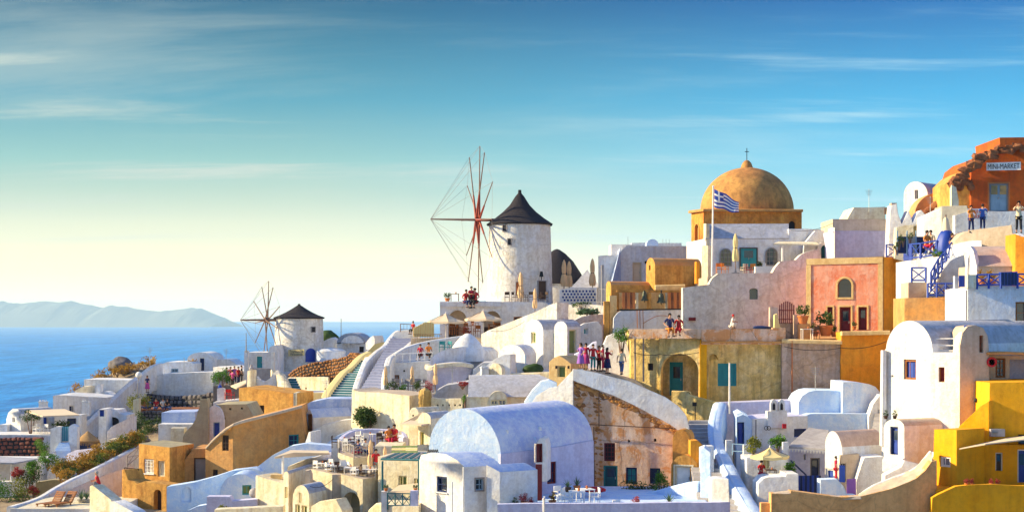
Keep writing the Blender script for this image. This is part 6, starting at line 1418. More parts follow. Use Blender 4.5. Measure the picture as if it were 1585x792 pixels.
railing('blue_railing', 'short blue crossed railing at the frame edge', [(1575, 442.5, D-.6), (1680, 442, D-.9)], .72, 'blue', .8)
r = house('blue_box', 'blue timber cabinet between the crossed blue railings', 'cabinet', (1562, 442, D-.5)); bm = bmesh.new(); poly(bm, [P(1549, 442, D-.6), P(1549, 421, D-.6), P(1575, 420, D-.8), P(1575, 442, D-.8)], Vector((0,.4,0))); obj('body', bm, 'blue', r, 0)
for i in range(5): bm = bmesh.new(); a = P(1552+i*5, 431.5, D-.68-.03*i); box(bm, a, (.14, .03, .74)); obj('board', bm, 'navy', r, 0)
r = house('blue_gate', 'blue plank gate beside the pale railing pier', 'gate', (1488, 446, 98))
for i in range(4): bm = bmesh.new(); box(bm, P(1485.5+i*3.1, 435, 97.8), (.115, .05, .72)); obj('plank', bm, 'blue', r, 0)
prism(r, Pl(1478, 98.2, 1484, 98.2), R(1478, 427, 1483, 448), (0, .4), 'white', name='post')
for i, (x, l) in enumerate(((1520, 'dry orange potted plant behind the blue terrace railing, near the pier'), (1536, 'dry orange potted plant behind the blue terrace railing, near the blue cabinet'))): place(('pot', 'leafy', 'terracotta', 'leafdry'), b_pot, ('leafy', 'terracotta', 'leafdry'), P(x, 441, D+1), i, l)
prism(house('white_gable_end', 'curved pale gable end sunlit behind the blue gate', 'wall', (1500, 430, 99.5)), Pl(1488, 99.5, 1512, 99.5), [(1490, 450), (1498, 400), (1502, 391), (1508, 410), (1512, 450)], (0, .4), 'white', name='wall')

# ---- bell tower house
D = 130
r = house('bell_house', 'yellow plaster house with twin bells under small brown barrel roofs', 'church annex', (1000, 510, D))
prism(r, LP(1000, 1014, D, 1.6), gable(1000, 1014, 413, 399, 470), ('to', 1086, D+2), 'ochre', roof='terracotta_roof', ops=[('hole', 1004.5, 410, 1007, 418, dict(arch=1))])
prism(r, LP(940, 946, D-1, 2), gable(938, 946, 444, 435, 520, 8), ('to', 1011, D+.8), 'ochre', roof='terracotta_roof')
bm = bmesh.new(); tube(bm, P(1079, 439, D-.6), P(1079, 405, D-.6), .22, .20, 12); obj('chimney', bm, 'orange', r)
bf = Pl(934, D-2, 1060, D-2)
def gold(x0, y0, x1, y1, nm='beam', th=.7, m='trim', off=0): prism(r, Pl(934, D-2-off, 1060, D-2-off), R(x0, y0, x1, y1), (0, th), m, name=nm)
gold(943.5, 457, 955, 520, 'pier'); gold(935, 466, 943, 520, 'pier', .9, 'ochre', .3); gold(955, 448.5, 1057, 452, 'lintel', .5, 'ochre')
gold(958, 452.5, 1054, 478, 'back_wall', .3, 'trim', -1.2); gold(1002, 453, 1008, 478, 'column', .4, 'ochre', .1); gold(984, 453, 988, 478, 'column', .4, 'cream', .1); gold(1030, 453, 1033, 478, 'column', .4, 'cream', .1)
for x0, x1 in ((963, 983), (1034, 1056)):
    for i in range(5):
        bm = bmesh.new(); xx = x0+(x1-x0)*(i+.5)/5; p = P(xx, 465, D-2.3); box(bm, p, ((x1-x0)/5*D/F*.9, .08, 1.35)); obj('slat', bm, 'rubble' if i % 2 else 'terracotta', r, 0)
for x, l in ((997.5, 'smaller dark bronze bell hanging in the yellow belfry'), (1023.5, 'larger dark bronze bell hanging in the yellow belfry')):
    s = .8 if x < 1000 else 1.0; b_ = house('bell', l, 'bell', (x, 466, D-2.2)); top = P(x, 451, D-2.2); bm = bmesh.new(); lathe(bm, top+Vector((0,0,-.95*s)), [(.40*s,0),(.38*s,.05),(.27*s,.25),(.22*s,.6),(.15*s,.78),(0,.84*s)], 20); obj('bell_body', bm, 'bronze', b_, 60)
    bm = bmesh.new(); tube(bm, top+Vector((0,0,-.15)), top+Vector((0,0,.1)), .06*s); obj('yoke', bm, 'black', b_); bm = bmesh.new(); tube(bm, top+Vector((0,0,-.3)), top+Vector((0,0,-1.1*s)), .04); obj('clapper', bm, 'black', b_)
ribbon(r, [(1014, 441, D-1.5), (1060, 440, D-1.5)], .5, .5, 'trim', 'eave', 1)
prism(r, Pl(945, D-3, 1058, D-3), [(945, 540), (950, 492), (956, 484), (965, 479), (1058, 479), (1058, 540)], (0, 3), 'white', name='lower_wall')
bm = bmesh.new(); tube(bm, P(955, 480, D-3), P(1057, 478, D-3), .05); obj('rail', bm, 'black', r)
sc_ = house('ironwork', 'thin rusty iron scrollwork on the white wall below the bells', 'ironwork', (990, 508, D-3.2))
bm = bmesh.new()
for x in (987, 991, 996): tube(bm, P(x, 508, D-3.3), P(x-1, 480, D-3.3), .03, n=4)
for i in range(10): tube(bm, P(996+i*4, 500-12*math.sin(i/10*2.2)**1, D-3.3), P(1000+i*4, 500-12*math.sin((i+1)/10*2.2), D-3.3), .025, n=4)
obj('bars', bm, 'wood', sc_)
# big pale wall under the church
D = 122
r = house('stepped_pale_wall', 'broad pale wall with a curling stepped top below the church', 'wall', (1160, 510, D))
prism(r, Pl(1057, D, 1271, D-.5), [(1057, 540), (1057, 445), (1098, 440), (1098, 438), (1103, 430), (1112, 423), (1196, 422), (1200, 414), (1208, 405), (1218, 403), (1232, 402), (1240, 394), (1248, 390), (1262, 386), (1268, 385), (1271, 395), (1271, 540)], (0, 1.2), 'limecream', ops=[('hole', 1160, 446, 1173, 463, dict(arch=1, rise=.5, p='glass', dep=.35))])
prism(r, LP(1086, 1097, 127, .8), R(1086, 380, 1096, 441), (.4, .6), 'cream', name='pier')
for i, (x, y, m_) in enumerate(((1113, 420, 'c_orange'), (1122, 420, 'c_orange'), (1158, 421, 'c_crimson'), (1167, 421, 'c_orange'), (1152, 421, 'canvas'), (1180, 420, 'whitepaint'))):
    place(('chair', m_), b_chair, (m_,), P(x, y+5, 126), R_(50*i), {'c_orange': {1113: 'orange chair beside the flagpole under the dome', 1122: 'orange chair in front of the first arched window under the dome', 1167: 'orange chair beside the white bench under the dome'}.get(x), 'c_crimson': 'crimson chair before the teal double door', 'canvas': 'beige chair beside the crimson one', 'whitepaint': 'white chair beside the white bench under the dome'}[m_], None)
bm = bmesh.new(); poly(bm, [P(1169, 424, 124.8), P(1169, 412, 124.8), P(1197, 412, 124.8), P(1197, 424, 124.8)], Vector((0,.5,0))); o = obj('bench', bm, 'whitepaint', None, 0); tag(recenter(o), 'white bench block on the terrace under the arched window', 'bench')
shrub('potted_bush', 'small green plant behind the white bench under the dome', 'plant', (1177, 415, 126), (.35,.3,.4), 260, .12, 'leaf', 5)
prism(house('dome_terrace', 'terrace floor in front of the church house', 'terrace', (1160, 430, 128)), Pl(1095, 123.3, 1270, 123.3), R(1095, 428, 1270, 470), (0, 12), 'tan', name='slab')
bm = bmesh.new(); poly(bm, [P(1066, 496, D-.15), P(1066, 491, D-.15), P(1077, 491, D-.15), P(1077, 496, D-.15)], Vector((0,.05,0))); o = obj('plaque', bm, 'dkred', None, 0); tag(recenter(o), 'small dark red plaque low on the broad pale wall', 'sign')
# red house
D = 116
r = house('red_house', 'red plaster house with cream trim and orange side wall', 'house', (1310, 530, D))
rp = Pl(1248, D+2.0, 1367, D)
prism(r, rp, [(1248, 540), (1248, 401), (1367, 398), (1367, 540)], ('to', 1409, D+3.2), 'redpaint', ops=[('hole', 1297, 431, 1318, 460, dict(arch=1, p='glass', c='trim', ct=.16, dep=.25)), ('door', 1300, 475, 1317, 520, dict(p='maroon', f='dkred', c='trim', ct=.14, g=1)), ('door', 1329, 475, 1342, 510, dict(p='maroon', f='dkred', c='trim', ct=.14, g=1)), ('door', 1281, 475, 1289, 516, dict(p='maroon', f='dkred', c='trim', ct=.12))], name='wall')
wl_ = [o for o in bpy.data.objects if o.name.startswith('wall') and o.parent == r][-1]
def strip(pts, m='trim', nm='trim_band', pp=None, off=.06, th=.08):
    q = pp or rp; bm = bmesh.new(); poly(bm, [q.pt(*p)-q.n*off for p in pts], q.n*(off-.003)); obj(nm, bm, m, r, 0)
strip([(1248, 410), (1248, 400.5), (1367, 397.5), (1367, 407)]); strip([(1248, 540), (1248, 410.5), (1255, 410.3), (1255, 540)]); strip([(1359, 540), (1359, 407.6), (1367, 407.4), (1367, 540)])
bm = bmesh.new(); e0 = rp.B; sidep = Pl(1367, D, 1409, D+3.2); poly(bm, [sidep.pt(*p)-sidep.n*.05 for p in ((1367.3, 560), (1367.3, 397.6), (1409, 398.5), (1409, 560))], sidep.n*.045); obj('side_render', bm, 'orange', r, 0)
prism(r, Pl(1364, D-1, 1409, D+1.5), [(1364, 530), (1364, 522), (1409, 515), (1409, 530)], (0, 1), 'orange', name='side_base')
# porch
D = 112.5
pr_ = house('brown_garden_gate', 'dark red picket gate between tan pillars beside the red house', 'gate', (1217, 500, D))
for i in range(8):
    bm = bmesh.new(); box(bm, P(1207+i*3.1, 486-3*math.sin(i/7*3.14), D), (.085, .04, 1.35+.25*math.sin(i/7*3.14))); obj('picket', bm, 'maroon', pr_, 0)
for y in (480, 494): bm = bmesh.new(); tube(bm, P(1205, y, D+.05), P(1230, y, D+.05), .03, n=4); obj('rail', bm, 'maroon', pr_)
prism(pr_, Pl(1193, D, 1206, D), [(1191, 520), (1192, 475), (1204, 475), (1204, 520)], (0, .6), 'pinkgrey', name='pillar'); prism(pr_, Pl(1197, D-.8, 1206, D-.8), [(1197, 520), (1199, 487), (1203, 485), (1207, 505), (1210, 507), (1210, 520)], (0, .5), 'canvas_y', name='curved_cheek'); prism(pr_, Pl(1229, D-.5, 1236, D-.5), R(1229, 487, 1235, 530), (0, .5), 'pinkgrey', name='pillar')
prism(house('porch_wall', 'plum-tinted porch wall under the picket gate', 'wall', (1220, 515, D)), Pl(1204, D+.3, 1250, D+.3), R(1204, 499, 1250, 540), (0, .5), 'pinkgrey', name='wall')
for i, (x, y, k_, m_, lf, s, l) in enumerate(((1243, 501, 'leafy', 'terracotta', 'leaf', 1.6, 'large leafy plant in a terracotta pot on the pink porch block'), (1278, 520, 'leafy', 'terracotta', 'leaf', 2.1, 'tall dark potted shrub between the red doors'), (1262, 520, 'leafy', 'terracotta', 'leafgreen', 1.0, 'small green pot plant at the foot of the red wall'), (1291, 521, 'spiky', 'terracotta', 'leaf', 1.0, 'spiky plant at the foot of the narrow red door'), (1322, 510, 'leafy', 'terracotta', 'leaf', .7, 'small pot plant between the two trimmed red doors'))):
    place(('pot', k_, m_, lf), b_pot, (k_, m_, lf), P(x, y, D-.6 if x < 1300 else D+2.5), i, l, sc=s)
prism(house('pot_plinth', 'orange plinth under the large terracotta pot', 'plinth', (1243, 515, D)), Pl(1236, D-.9, 1254, D-.9), R(1236, 501, 1254, 530), (0, .6), 'terracotta_roof', name='block')
place(('table', 'whitepaint', 0), b_table, ('whitepaint', 0), P(1249, 525, D-1.6), 0, 'small white table on the porch of the red house')
place(('chair', 'dkwood'), b_chair, ('dkwood',), P(1262, 525, D-1.2), R_(200), 'dark chair beside the small white porch table')
ribbon(house('red_floor_step', 'dark red step in front of the red house doors', 'step', (1300, 525, D+1)), [(1255, 519, D+2.4), (1345, 516, D+2)], 2.0, 2, 'terracotta_roof', 'slab', 1)
# orange and pink retaining walls
D = 109
r = house('orange_retaining_wall', 'bright orange-brown retaining wall below the red house', 'wall', (1345, 600, D))
prism(r, Pl(1302, D, 1376, D+.6), [(1300, 640), (1302, 530), (1303, 514), (1330, 512), (1376, 512), (1376, 640)], (0, 2), 'orange', name='wall'); ribbon(r, [(1302, 512.5, D-.1), (1376, 511, D+.5)], .4, .3, 'trim', 'coping', 1)
r = house('pink_grey_wall', 'stained pinkish-grey retaining wall beside the ochre-green house', 'wall', (1260, 620, D+1))
prism(r, Pl(1210, D+.8, 1303, D+.3), [(1210, 640), (1210, 525), (1303, 527), (1303, 640)], (0, 2), 'pinkgrey', name='wall'); ribbon(r, [(1210, 524, D+.7), (1303, 526, D+.2)], .5, .3, 'trim', 'coping', 1)
# ochre-green house
D = 109
r = house('ochre_green_house', 'weathered yellow-green house with an arched porch and teal door', 'house', (1100, 625, D))
prism(r, Pl(976, D+2.2, 1022, D+1.3), [(976, 640), (976, 511), (1022, 511), (1022, 640)], (0, 4), 'khaki', ops=[('win', 1003, 562, 1011, 573, dict(f='dkwood', p='hole', m=(0,0)))], name='wing_wall')
hl = Pl(1020, D+1.2, 1086, D)
prism(r, hl, [(1020, 660), (1020, 511), (1086, 511), (1086, 660)], (0, .5), 'khaki', ops=[('hole', 1023, 547, 1081, 655, dict(arch=1, rise=.85, dep=.5, thru=1))], name='arch_wall')
for o in list(r.children):
    if o.name.startswith('shadow'): bpy.data.objects.remove(o)
prism(r, Pl(1020, D+3.1, 1086, D+1.9), R(1018, 520, 1088, 660), (0, 2), 'khaki', name='porch_wall', ops=[('door', 1036, 560, 1057, 612, dict(p='teal', f='teal', rows=3, g=1))])
prism(r, Pl(1084, D-.1, 1096, D-.1), R(1083.5, 525, 1094, 660), (0, 1), 'yellow', name='pilaster')
prism(r, Pl(1094, D+.9, 1215, D+1.2), [(1094, 660), (1094, 530), (1213, 530), (1213, 660)], (0, 5), 'khaki', ops=[('win', 1111, 562, 1140, 597, dict(f='teal', p='teal', m=(2,3), t=.12)), ], name='wall')
prism(r, Pl(1094, D+.2, 1112, D+.2), [(1094, 660), (1094, 530), (1112, 530), (1112, 556), (1109, 549), (1103, 547), (1098, 551), (1097, 558), (1097, 660)], (0, .7), 'khaki', name='niche_rib')
prism(r, Pl(974, D+1.2, 1086, D-.3), [(974, 524), (974, 509), (1086, 509), (1086, 524)], (0, .4), 'peach', name='parapet'); prism(r, Pl(1086, D-.2, 1216, D+.9), [(1086, 533), (1086, 509), (1196, 509), (1196, 507), (1216, 507), (1216, 533)], (0, .6), 'peach', name='parapet'); prism(r, Pl(1086, D-.4, 1216, D+.7), R(1086, 528, 1214, 531), (0, .3), 'brown', name='string_course')
prism(r, Pl(976, D+3, 1216, D+3), R(976, 512, 1216, 530), (0, 6), 'tan', name='roof_slab')
bm = bmesh.new()
for x in (983, 996): tube(bm, P(x, 590, D+1.6), P(x, 512, D+1.6), .06)
obj('drain_pipe', bm, 'greywood', r)
ribbon(r, [(1041, 604, 107.5), (1065, 605, 107), (1068, 610, 106.8), (1112, 622, 106)], .4, 4, 'khaki', 'stair_wall')
bm = bmesh.new(); tube(bm, P(1129, 640, 105.5), P(1129, 561, 105.5), .07, .05, 8); o = obj('white_pole', bm, 'whitepaint', None); tag(recenter(o), 'slender white pole standing before the teal window', 'pole')
bm = bmesh.new(); tube(bm, P(1076, 652, 105), P(1076, 628, 105), .04); box(bm, P(1075, 625, 105), (.28,.2,.26)); o = obj('street_lamp', bm, 'black', None); tag(recenter(o), 'small black lamp on a thin post above the stone steps', 'lamp')
person('seated person in dark shirt with bare legs on the ochre parapet', 1036, 509, 108.8, 'perch', R_(10), 'c_navy', 'c_orange', sc=1.25)
person('seated person in red beside the dark-shirted one on the ochre parapet', 1051, 509, 108.9, 'perch', R_(-15), 'c_red', 'c_red', sc=1.1)
person('crouching person in a red cap and white shirt at the foot of the pale wall', 1132, 509, 111, 'crouch', R_(60), 'c_white', 'c_white', 'c_red', sc=.95)
blob('dark_bundle', (1180, 507, 112), (.75, .3, .16), 'navy', 'dark folded cloth bundle at the foot of the pale wall', 'bundle', n=2)
# crowd on the lane
r = house('lane_block', 'white lane parapet behind the group of tourists', 'wall', (950, 590, 112))
prism(r, Pl(925, 113, 985, 112), [(925, 620), (925, 555), (940, 520), (955, 514), (968, 520), (975, 550), (985, 560), (985, 620)], (0, 1), 'white', name='wall')
prism(r, Pl(880, 110, 1000, 109), [(880, 640), (880, 575), (930, 572), (985, 588), (1000, 600), (1000, 640)], (0, 4), 'tan', name='lane')
CR = [(899, 571, 'c_purple', 'c_purple', 'akimbo', True, 'woman in a lilac dress with hand on hip in the lane group'), (907, 571, 'c_crimson', 'c_pink', 'stand', True, 'woman in a crimson top and pink skirt in the lane group'), (918, 573, 'c_red', 'c_teal', 'stand', False, 'person in red with teal trousers in the lane group'),
      (927, 575, 'c_red', 'c_black', 'photo', False, 'person in red taking a picture in the lane group'), (933, 574, 'c_crimson', 'c_crimson', 'stand', False, 'person all in crimson at the centre of the lane group'), (940, 578, 'c_crimson', 'c_navy', 'photo', True, 'woman in a long navy skirt photographing with raised arms'), (962, 580, 'c_cream', 'c_denim', 'walk', False, 'woman in a cream top and blue jeans walking by the yellow-green house')]
for i, (x, y, s, l, po, sk_, lb) in enumerate(CR): person(lb, x, y, 106.8+(.5*(i % 2)), po, R_(-60+i*37), s, l, skirt=sk_, sc=1.03)
shrub('street_tree', 'small bright green tree behind the woman in blue jeans', 'tree', (962, 553, 110.5), (.68,.6,.62), 900, .13, 'leafgreen', 8, stem=1.05)
r = house('cream_shrine', 'small cream shrine house with a green door between white walls', 'shrine', (870, 600, 109))
prism(r, LP(849, 885, 108, .4), [(849, 610), (850, 560), (858, 553), (866, 550), (876, 556), (884, 563), (885, 610)], (1.2, 2), 'trim', ops=[('door', 863, 566, 876, 583, dict(p='green', f='canvas_y'))]); 
for x in (861, 880): bm = bmesh.new(); box(bm, P(x, 568, 107.8), (.14,.14,.2)); obj('wall_lamp', bm, 'dkwood', r, 0)

# ---- peach ruin wall and stairs
D = 100
r = house('peach_ruin', 'tall peeling peach wall with patched windows under a white sloping parapet', 'house', (975, 760, D))
pp = Pl(886, D+.5, 1070, D-1)
prism(r, pp, [(884, 800), (886, 588), (905, 592), (935, 600), (965, 612), (1000, 628), (1035, 645), (1062, 660), (1070, 668), (1070, 800)], (0, 3), 'peach', ops=[('win', 935, 685, 952, 713, dict(f='maroon', p='hole', m=(2,3))), ('door', 934, 720, 956, 757, dict(p='tealdark', f='teal', rows=1, g=1)), ('win', 969, 723, 986, 748, dict(f='navy', p='teal', m=(1,1), t=.1)), ('win', 1006, 724, 1022, 748, dict(f='navy', p='navy', m=(1,1), t=.1)), ('hole', 972, 680, 975, 684, dict(arch=1)), ('hole', 1012, 678, 1016, 683, dict(arch=1))])
prism(r, Pl(884, D+.1, 1070, D-1.4), [(886, 588), (887, 571), (900, 572), (925, 577), (950, 584), (975, 590), (1000, 601), (1030, 614), (1050, 628), (1062, 642), (1067, 660), (1068, 690), (1062, 688), (1058, 672), (1040, 658), (1010, 642), (980, 626), (950, 612), (920, 601)], (0, .6), 'white', name='sloping_parapet')
bm = bmesh.new(); tube(bm, P(927, 592, D-.15), P(927, 660, D-.2), .035, n=5); tube(bm, P(919, 660, D-.2), P(920, 760, D-.2), .035, n=5); tube(bm, P(886, 655, D+.2), P(1066, 664, D-1.3), .028, n=4); tube(bm, P(929, 617, D-.2), P(960, 618, D-.4), .025, n=4); obj('cable', bm, 'dkwood', r)
prism(house('white_curved_block', 'sunlit white block with a curved shoulder at the end of the peach wall', 'wall', (865, 680, D+2)), LP(838, 888, D+.2, .5), [(806, 690), (812, 640), (830, 612), (850, 600), (862, 598), (870, 590), (887, 572), (888, 690)], (.8, 3), 'white', name='wall')
prism(house('white_ridge_piece', 'low blue-shaded white curved roof piece above the big blue vault', 'wall', (830, 640, 106)), Pl(808, 106, 862, 105), [(808, 660), (812, 622), (824, 604), (838, 590), (850, 587), (862, 592), (862, 660)], (0, 1.5), 'white_blueshade', name='wall')
r = house('orange_niche', 'orange rounded niche block with a white plank door', 'outbuilding', (1060, 755, 97))
prism(r, LP(1041, 1067, 97.5, .25), gable(1041, 1067, 680, 664, 800), (.5, 1.5), 'ochre', name='upper_niche'); prism(r, LP(1037, 1070, 95.5, .25), [(1037, 800), (1039, 718), (1048, 706), (1060, 703), (1070, 706), (1079, 716), (1079, 800)], ('to', 1082, 97), 'ochre', name='lower_block', ops=[('door', 1045, 721, 1071, 757, dict(p='whitepaint', f='cream', c='cream', ct=.1))])
prism(r, Pl(1069, 95.5, 1092, 95.5), [(1068, 800), (1069, 682), (1080, 681), (1090, 690), (1090, 800)], (0, 1.2), 'orange', name='pillar')
prism(house('tall_white_pier', 'tall white pier at the end of the orange niche', 'wall', (1095, 760, 94)), Pl(1084, 94.5, 1106, 94.5), [(1084, 830), (1085, 693), (1092, 690), (1105, 690), (1106, 830)], (0, 1), 'white', name='shaft')
r = house('stone_steps', 'worn grey stone steps between the white curved walls', 'stairs', (1110, 792, 92))
stairs(r, (1085, 800, 88), (1160, 800, 86), (1064, 700, 98.5), (1106, 698, 98), 13, 'step_grey', th=2)
stairs(r, (1062, 698, 98.5), (1106, 698, 98.5), (1066, 650, 104), (1098, 650, 104), 8, 'step_grey', th=2)
ribbon(house('long_curving_wall', 'long smooth white wall curving down beside the stone steps', 'wall', (1130, 792, 92)), [(1114, 622, 104.5), (1109, 640, 103), (1106, 660, 101), (1110, 685, 98.5), (1120, 706, 96), (1131, 728, 93), (1142, 748, 90.5), (1155, 770, 88), (1168, 790, 86), (1180, 812, 84)], .9, 4, 'white_blueshade', 'wall', 6)
shrub('patio_plants', 'dark leafy plants along the foot of the peach wall', 'plants', (990, 765, 96.5), (1.5, .3, .5), 900, .13, 'leaf', 14)
shrub('bush', 'yellow-green bush in front of the white plank door', 'bush', (1024, 762, 95.5), (.62,.4,.75), 900, .12, 'leafgreen', 10)

cw = [o for o in bpy.data.objects if o.get('label') == 'long smooth white wall curving down beside the stone steps'][0]
tp_ = smooth_path([P(*p) for p in ((1113, 626, 104.2), (1107, 645, 102.5), (1104, 665, 100.3), (1107, 690, 97.7), (1116, 711, 95.2), (1127, 733, 92.2), (1138, 753, 89.8), (1151, 775, 87.4), (1166, 800, 85))], 5); lw_ = smooth_path([P(*p) for p in ((1106, 668, 103.4), (1098, 692, 101), (1096, 716, 98.8), (1100, 742, 96), (1110, 762, 93.6), (1120, 784, 90.8), (1130, 806, 88.6), (1140, 830, 86.4), (1150, 850, 84))], 5)
bm = bmesh.new(); rows = []
for a, b in zip(tp_, lw_): rows.append([bm.verts.new(a.lerp(b, q/5)+Vector((-.0, -.35*math.sin(math.pi*q/5)*-1, 0))) for q in range(6)]+[bm.verts.new(b+Vector((.9, .3, 0))), bm.verts.new(a+Vector((.5, .2, -.1)))])
for a, b in zip(rows, rows[1:]):
    for q in range(8): bm.faces.new((a[q], b[q], b[(q+1) % 8], a[(q+1) % 8]))
obj('battered_face', bm, 'white_blueshade', cw, 60)

# ================================================================ big blue vault house and patio
D = 92
r = house('big_vault_house', 'large house with a great blue-white barrel vault and small dark windows', 'house', (780, 780, D))
prism(r, LP(664, 776, D, .55), gable(664, 776, 700, 631, 770, 28, y1=716), ('to', 918, D+6.0), 'white', roof='roofblue', name='vault_gable', roofname='vault')
W1 = Pl(772, D-.2, 920, D+5.6)
for o in list(r.children):
    if o.name.startswith(('vault',)): bpy.data.objects.remove(o)
ga = LP(664, 776, D, .55); gb = Pl(800, D+7.6, 918, D+5.2)
A = [ga.pt(*p) for p in arc(664, 776, 694, 632, 26, 714)]; B = [gb.pt(*p) for p in arc(800, 918, 684, 619, 26, 684)]
bm = bmesh.new(); tess(bm, [[ga.pt(664, 800)]+A+[ga.pt(776, 800)]]); obj('vault_gable', bm, 'white_blueshade', r, 0)
bm = bmesh.new(); rows = []
for i in range(13): rows.append([bm.verts.new(a.lerp(b, i/12)+Vector((0,0,.02*noise.noise(a.lerp(b, i/12))))) for a, b in zip(A, B)])
for a, b in zip(rows, rows[1:]):
    for i in range(26): bm.faces.new((a[i], a[i+1], b[i+1], b[i]))
obj('vault', bm, 'vaultblue', r, 60)
bm = bmesh.new(); tess(bm, [[gb.pt(800, 800)]+B+[gb.pt(918, 800)]]); obj('back_gable', bm, 'white', r, 0)
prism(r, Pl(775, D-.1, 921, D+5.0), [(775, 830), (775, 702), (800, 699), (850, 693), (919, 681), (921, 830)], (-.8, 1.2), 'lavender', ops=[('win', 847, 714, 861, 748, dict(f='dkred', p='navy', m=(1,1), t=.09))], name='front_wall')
prism(r, Pl(829, D-.6, 846, D-.2), [(828, 745), (829, 690), (833, 680), (838, 677), (843, 680), (846, 690), (846, 745)], (.3, 2), 'white', name='dormer', ops=[('door', 824+6, 686, 837+3, 715, dict(p='maroon', f='dkred', rows=1))])
prism(r, Pl(800, D+1.8, 830, D+2.0), [(800, 705), (802, 690), (806, 682), (818, 674), (830, 676), (832, 705)], (0, 1.2), 'white_blueshade', name='skylight')
bm = bmesh.new(); poly(bm, [P(829, 785, D-1.1), P(829, 718, D-1.1), P(839, 718, D-1.0), P(839, 785, D-1.0)], Vector((0,.08,0))); f = obj('door', bm, 'dkred', r, 0); f['label'] = 'tall narrow dark red door'
for x, y in ((784, 668), (835, 663)): bm = bmesh.new(); lathe(bm, P(x, y, D+.9 if x < 800 else D+2.6), [(.14,-.1),(.12,.1),(.0,.16)], 10); obj('vent', bm, 'whitepaint', r)
D2 = 87
r = house('flat_front_house', 'lavender-white flat roofed front house with three facets before the great vault', 'house', (715, 800, D2))
f1 = LP(649, 719, D2, 1.1)
prism(r, f1, [(649, 860), (649, 712), (652, 703), (668, 700), (690, 702), (708, 712), (719, 722), (719, 860)], ('to', 776, D2+1.0), 'white', roof='roofblue', ops=[('win', 676, 737, 692, 761, dict(p='glass', f='navy', m=(1,1), t=.1, sill='white'))], side=[('win', 736, 740, 748, 758, dict(p='glass', f='bluepale', m=(1,1), c='greywood', ct=.07))])
prism(r, LP(753, 774, D2-.4, .3), [(753, 860), (753, 719), (760, 722), (774, 730), (774, 860)], ('to', 832, D2+1.0), 'white', roof='roofblue', name='side_room')
bm = bmesh.new(); q = f1.B; tube(bm, q+Vector((-.05,-.08,P(0, 860, D2).z)), q+Vector((-.05,-.08,P(0, 722, D2).z)), .045); obj('drain_pipe', bm, 'whitepaint', r)
o = house('roof_ironwork', 'small black iron scroll ornament on the roof edge of the flat front house', 'ornament', (670, 700, D2+3)); bm = bmesh.new()
for i in range(5): tube(bm, P(662+i*3.2, 700, D2+2.9-i*.2), P(664+i*3.2, 695, D2+2.9-i*.2), .035, n=4); tube(bm, P(664+i*3.2, 695, D2+2.9-i*.2), P(665.5+i*3.2, 700, D2+2.8-i*.2), .035, n=4)
obj('scroll', bm, 'black', o)
# patio
r = house('patio', 'blue-shaded white paved patio with plastic furniture before the great vault', 'terrace', (950, 792, 88))
prism(r, Pl(770, 85, 1130, 84), [(770, 860), (770, 780), (862, 779), (1060, 777), (1130, 776), (1130, 860)], (0, .5), 'lavender', name='front_parapet')
prism(r, Pl(770, 85.6, 1110, 85), [(770, 860), (770, 792), (1110, 790), (1110, 860)], (0, 13), 'white_blueshade', name='floor')  # floor tone carries the patio's blue shade
ribbon(r, [(905, 764, 95), (940, 760, 95.5), (985, 764, 95), (1010, 760, 94), (1040, 752, 93), (1068, 745, 92), (1084, 744, 91.5)], .5, 2.5, 'white_blueshade', 'curved_bench')
prism(r, LP(1084, 1100, 90, .6), [(1084, 830), (1084, 695), (1090, 692), (1100, 700), (1100, 830)], (.3, 2), 'white_blueshade', name='wall')
prism(r, Pl(1102, 84.6, 1132, 84), [(1101, 860), (1102, 741), (1112, 740), (1128, 741), (1130, 790), (1136, 860)], (0, 1.4), 'white', name='corner_pier')
prism(r, Pl(858, 91, 905, 92), [(856, 800), (862, 767), (880, 755), (905, 755), (905, 800)], (0, 1.5), 'white_blueshade', name='block')
bm = bmesh.new(); tube(bm, P(842, 800, 84.8), P(842, 770, 84.8), .07); obj('post', bm, 'whitepaint', r); bm = bmesh.new(); tube(bm, P(841, 770, 84.8), P(843.5, 770, 84.8), .1); obj('post_cap', bm, 'whitepaint', r)
for i, (x, y, D_, rz_, l) in enumerate(((878, 779, 88, 1.2, 'white plastic chair at the patio table, nearer the vault'), (921, 779, 88, -1.4, 'white plastic chair at the patio table, farther from the vault'), (866, 776, 90.5, .5, 'white plastic chair beside the blue-shaded block'))):
    place(('chair', 'whitepaint'), b_chair, ('whitepaint',), P(x, y+3, D_), rz_, l, sc=1.1)
place(('table', 'whitepaint', 0), b_table, ('whitepaint', 0), P(893, 783, 88), 0, 'white square patio table with a terracotta jar', sc=1.15); place(('table', 'whitepaint', 0), b_table, ('whitepaint', 0), P(906, 779, 89.5), .3, 'second white patio table behind the square one', sc=1.15)
o = obj('white_box', (lambda b: (box(b, P(954, 778, 88), (.44,.4,.36)), b)[1])(bmesh.new()), 'whitepaint', None, 0); tag(recenter(o), 'small white box on the blue-shaded patio floor', 'box')
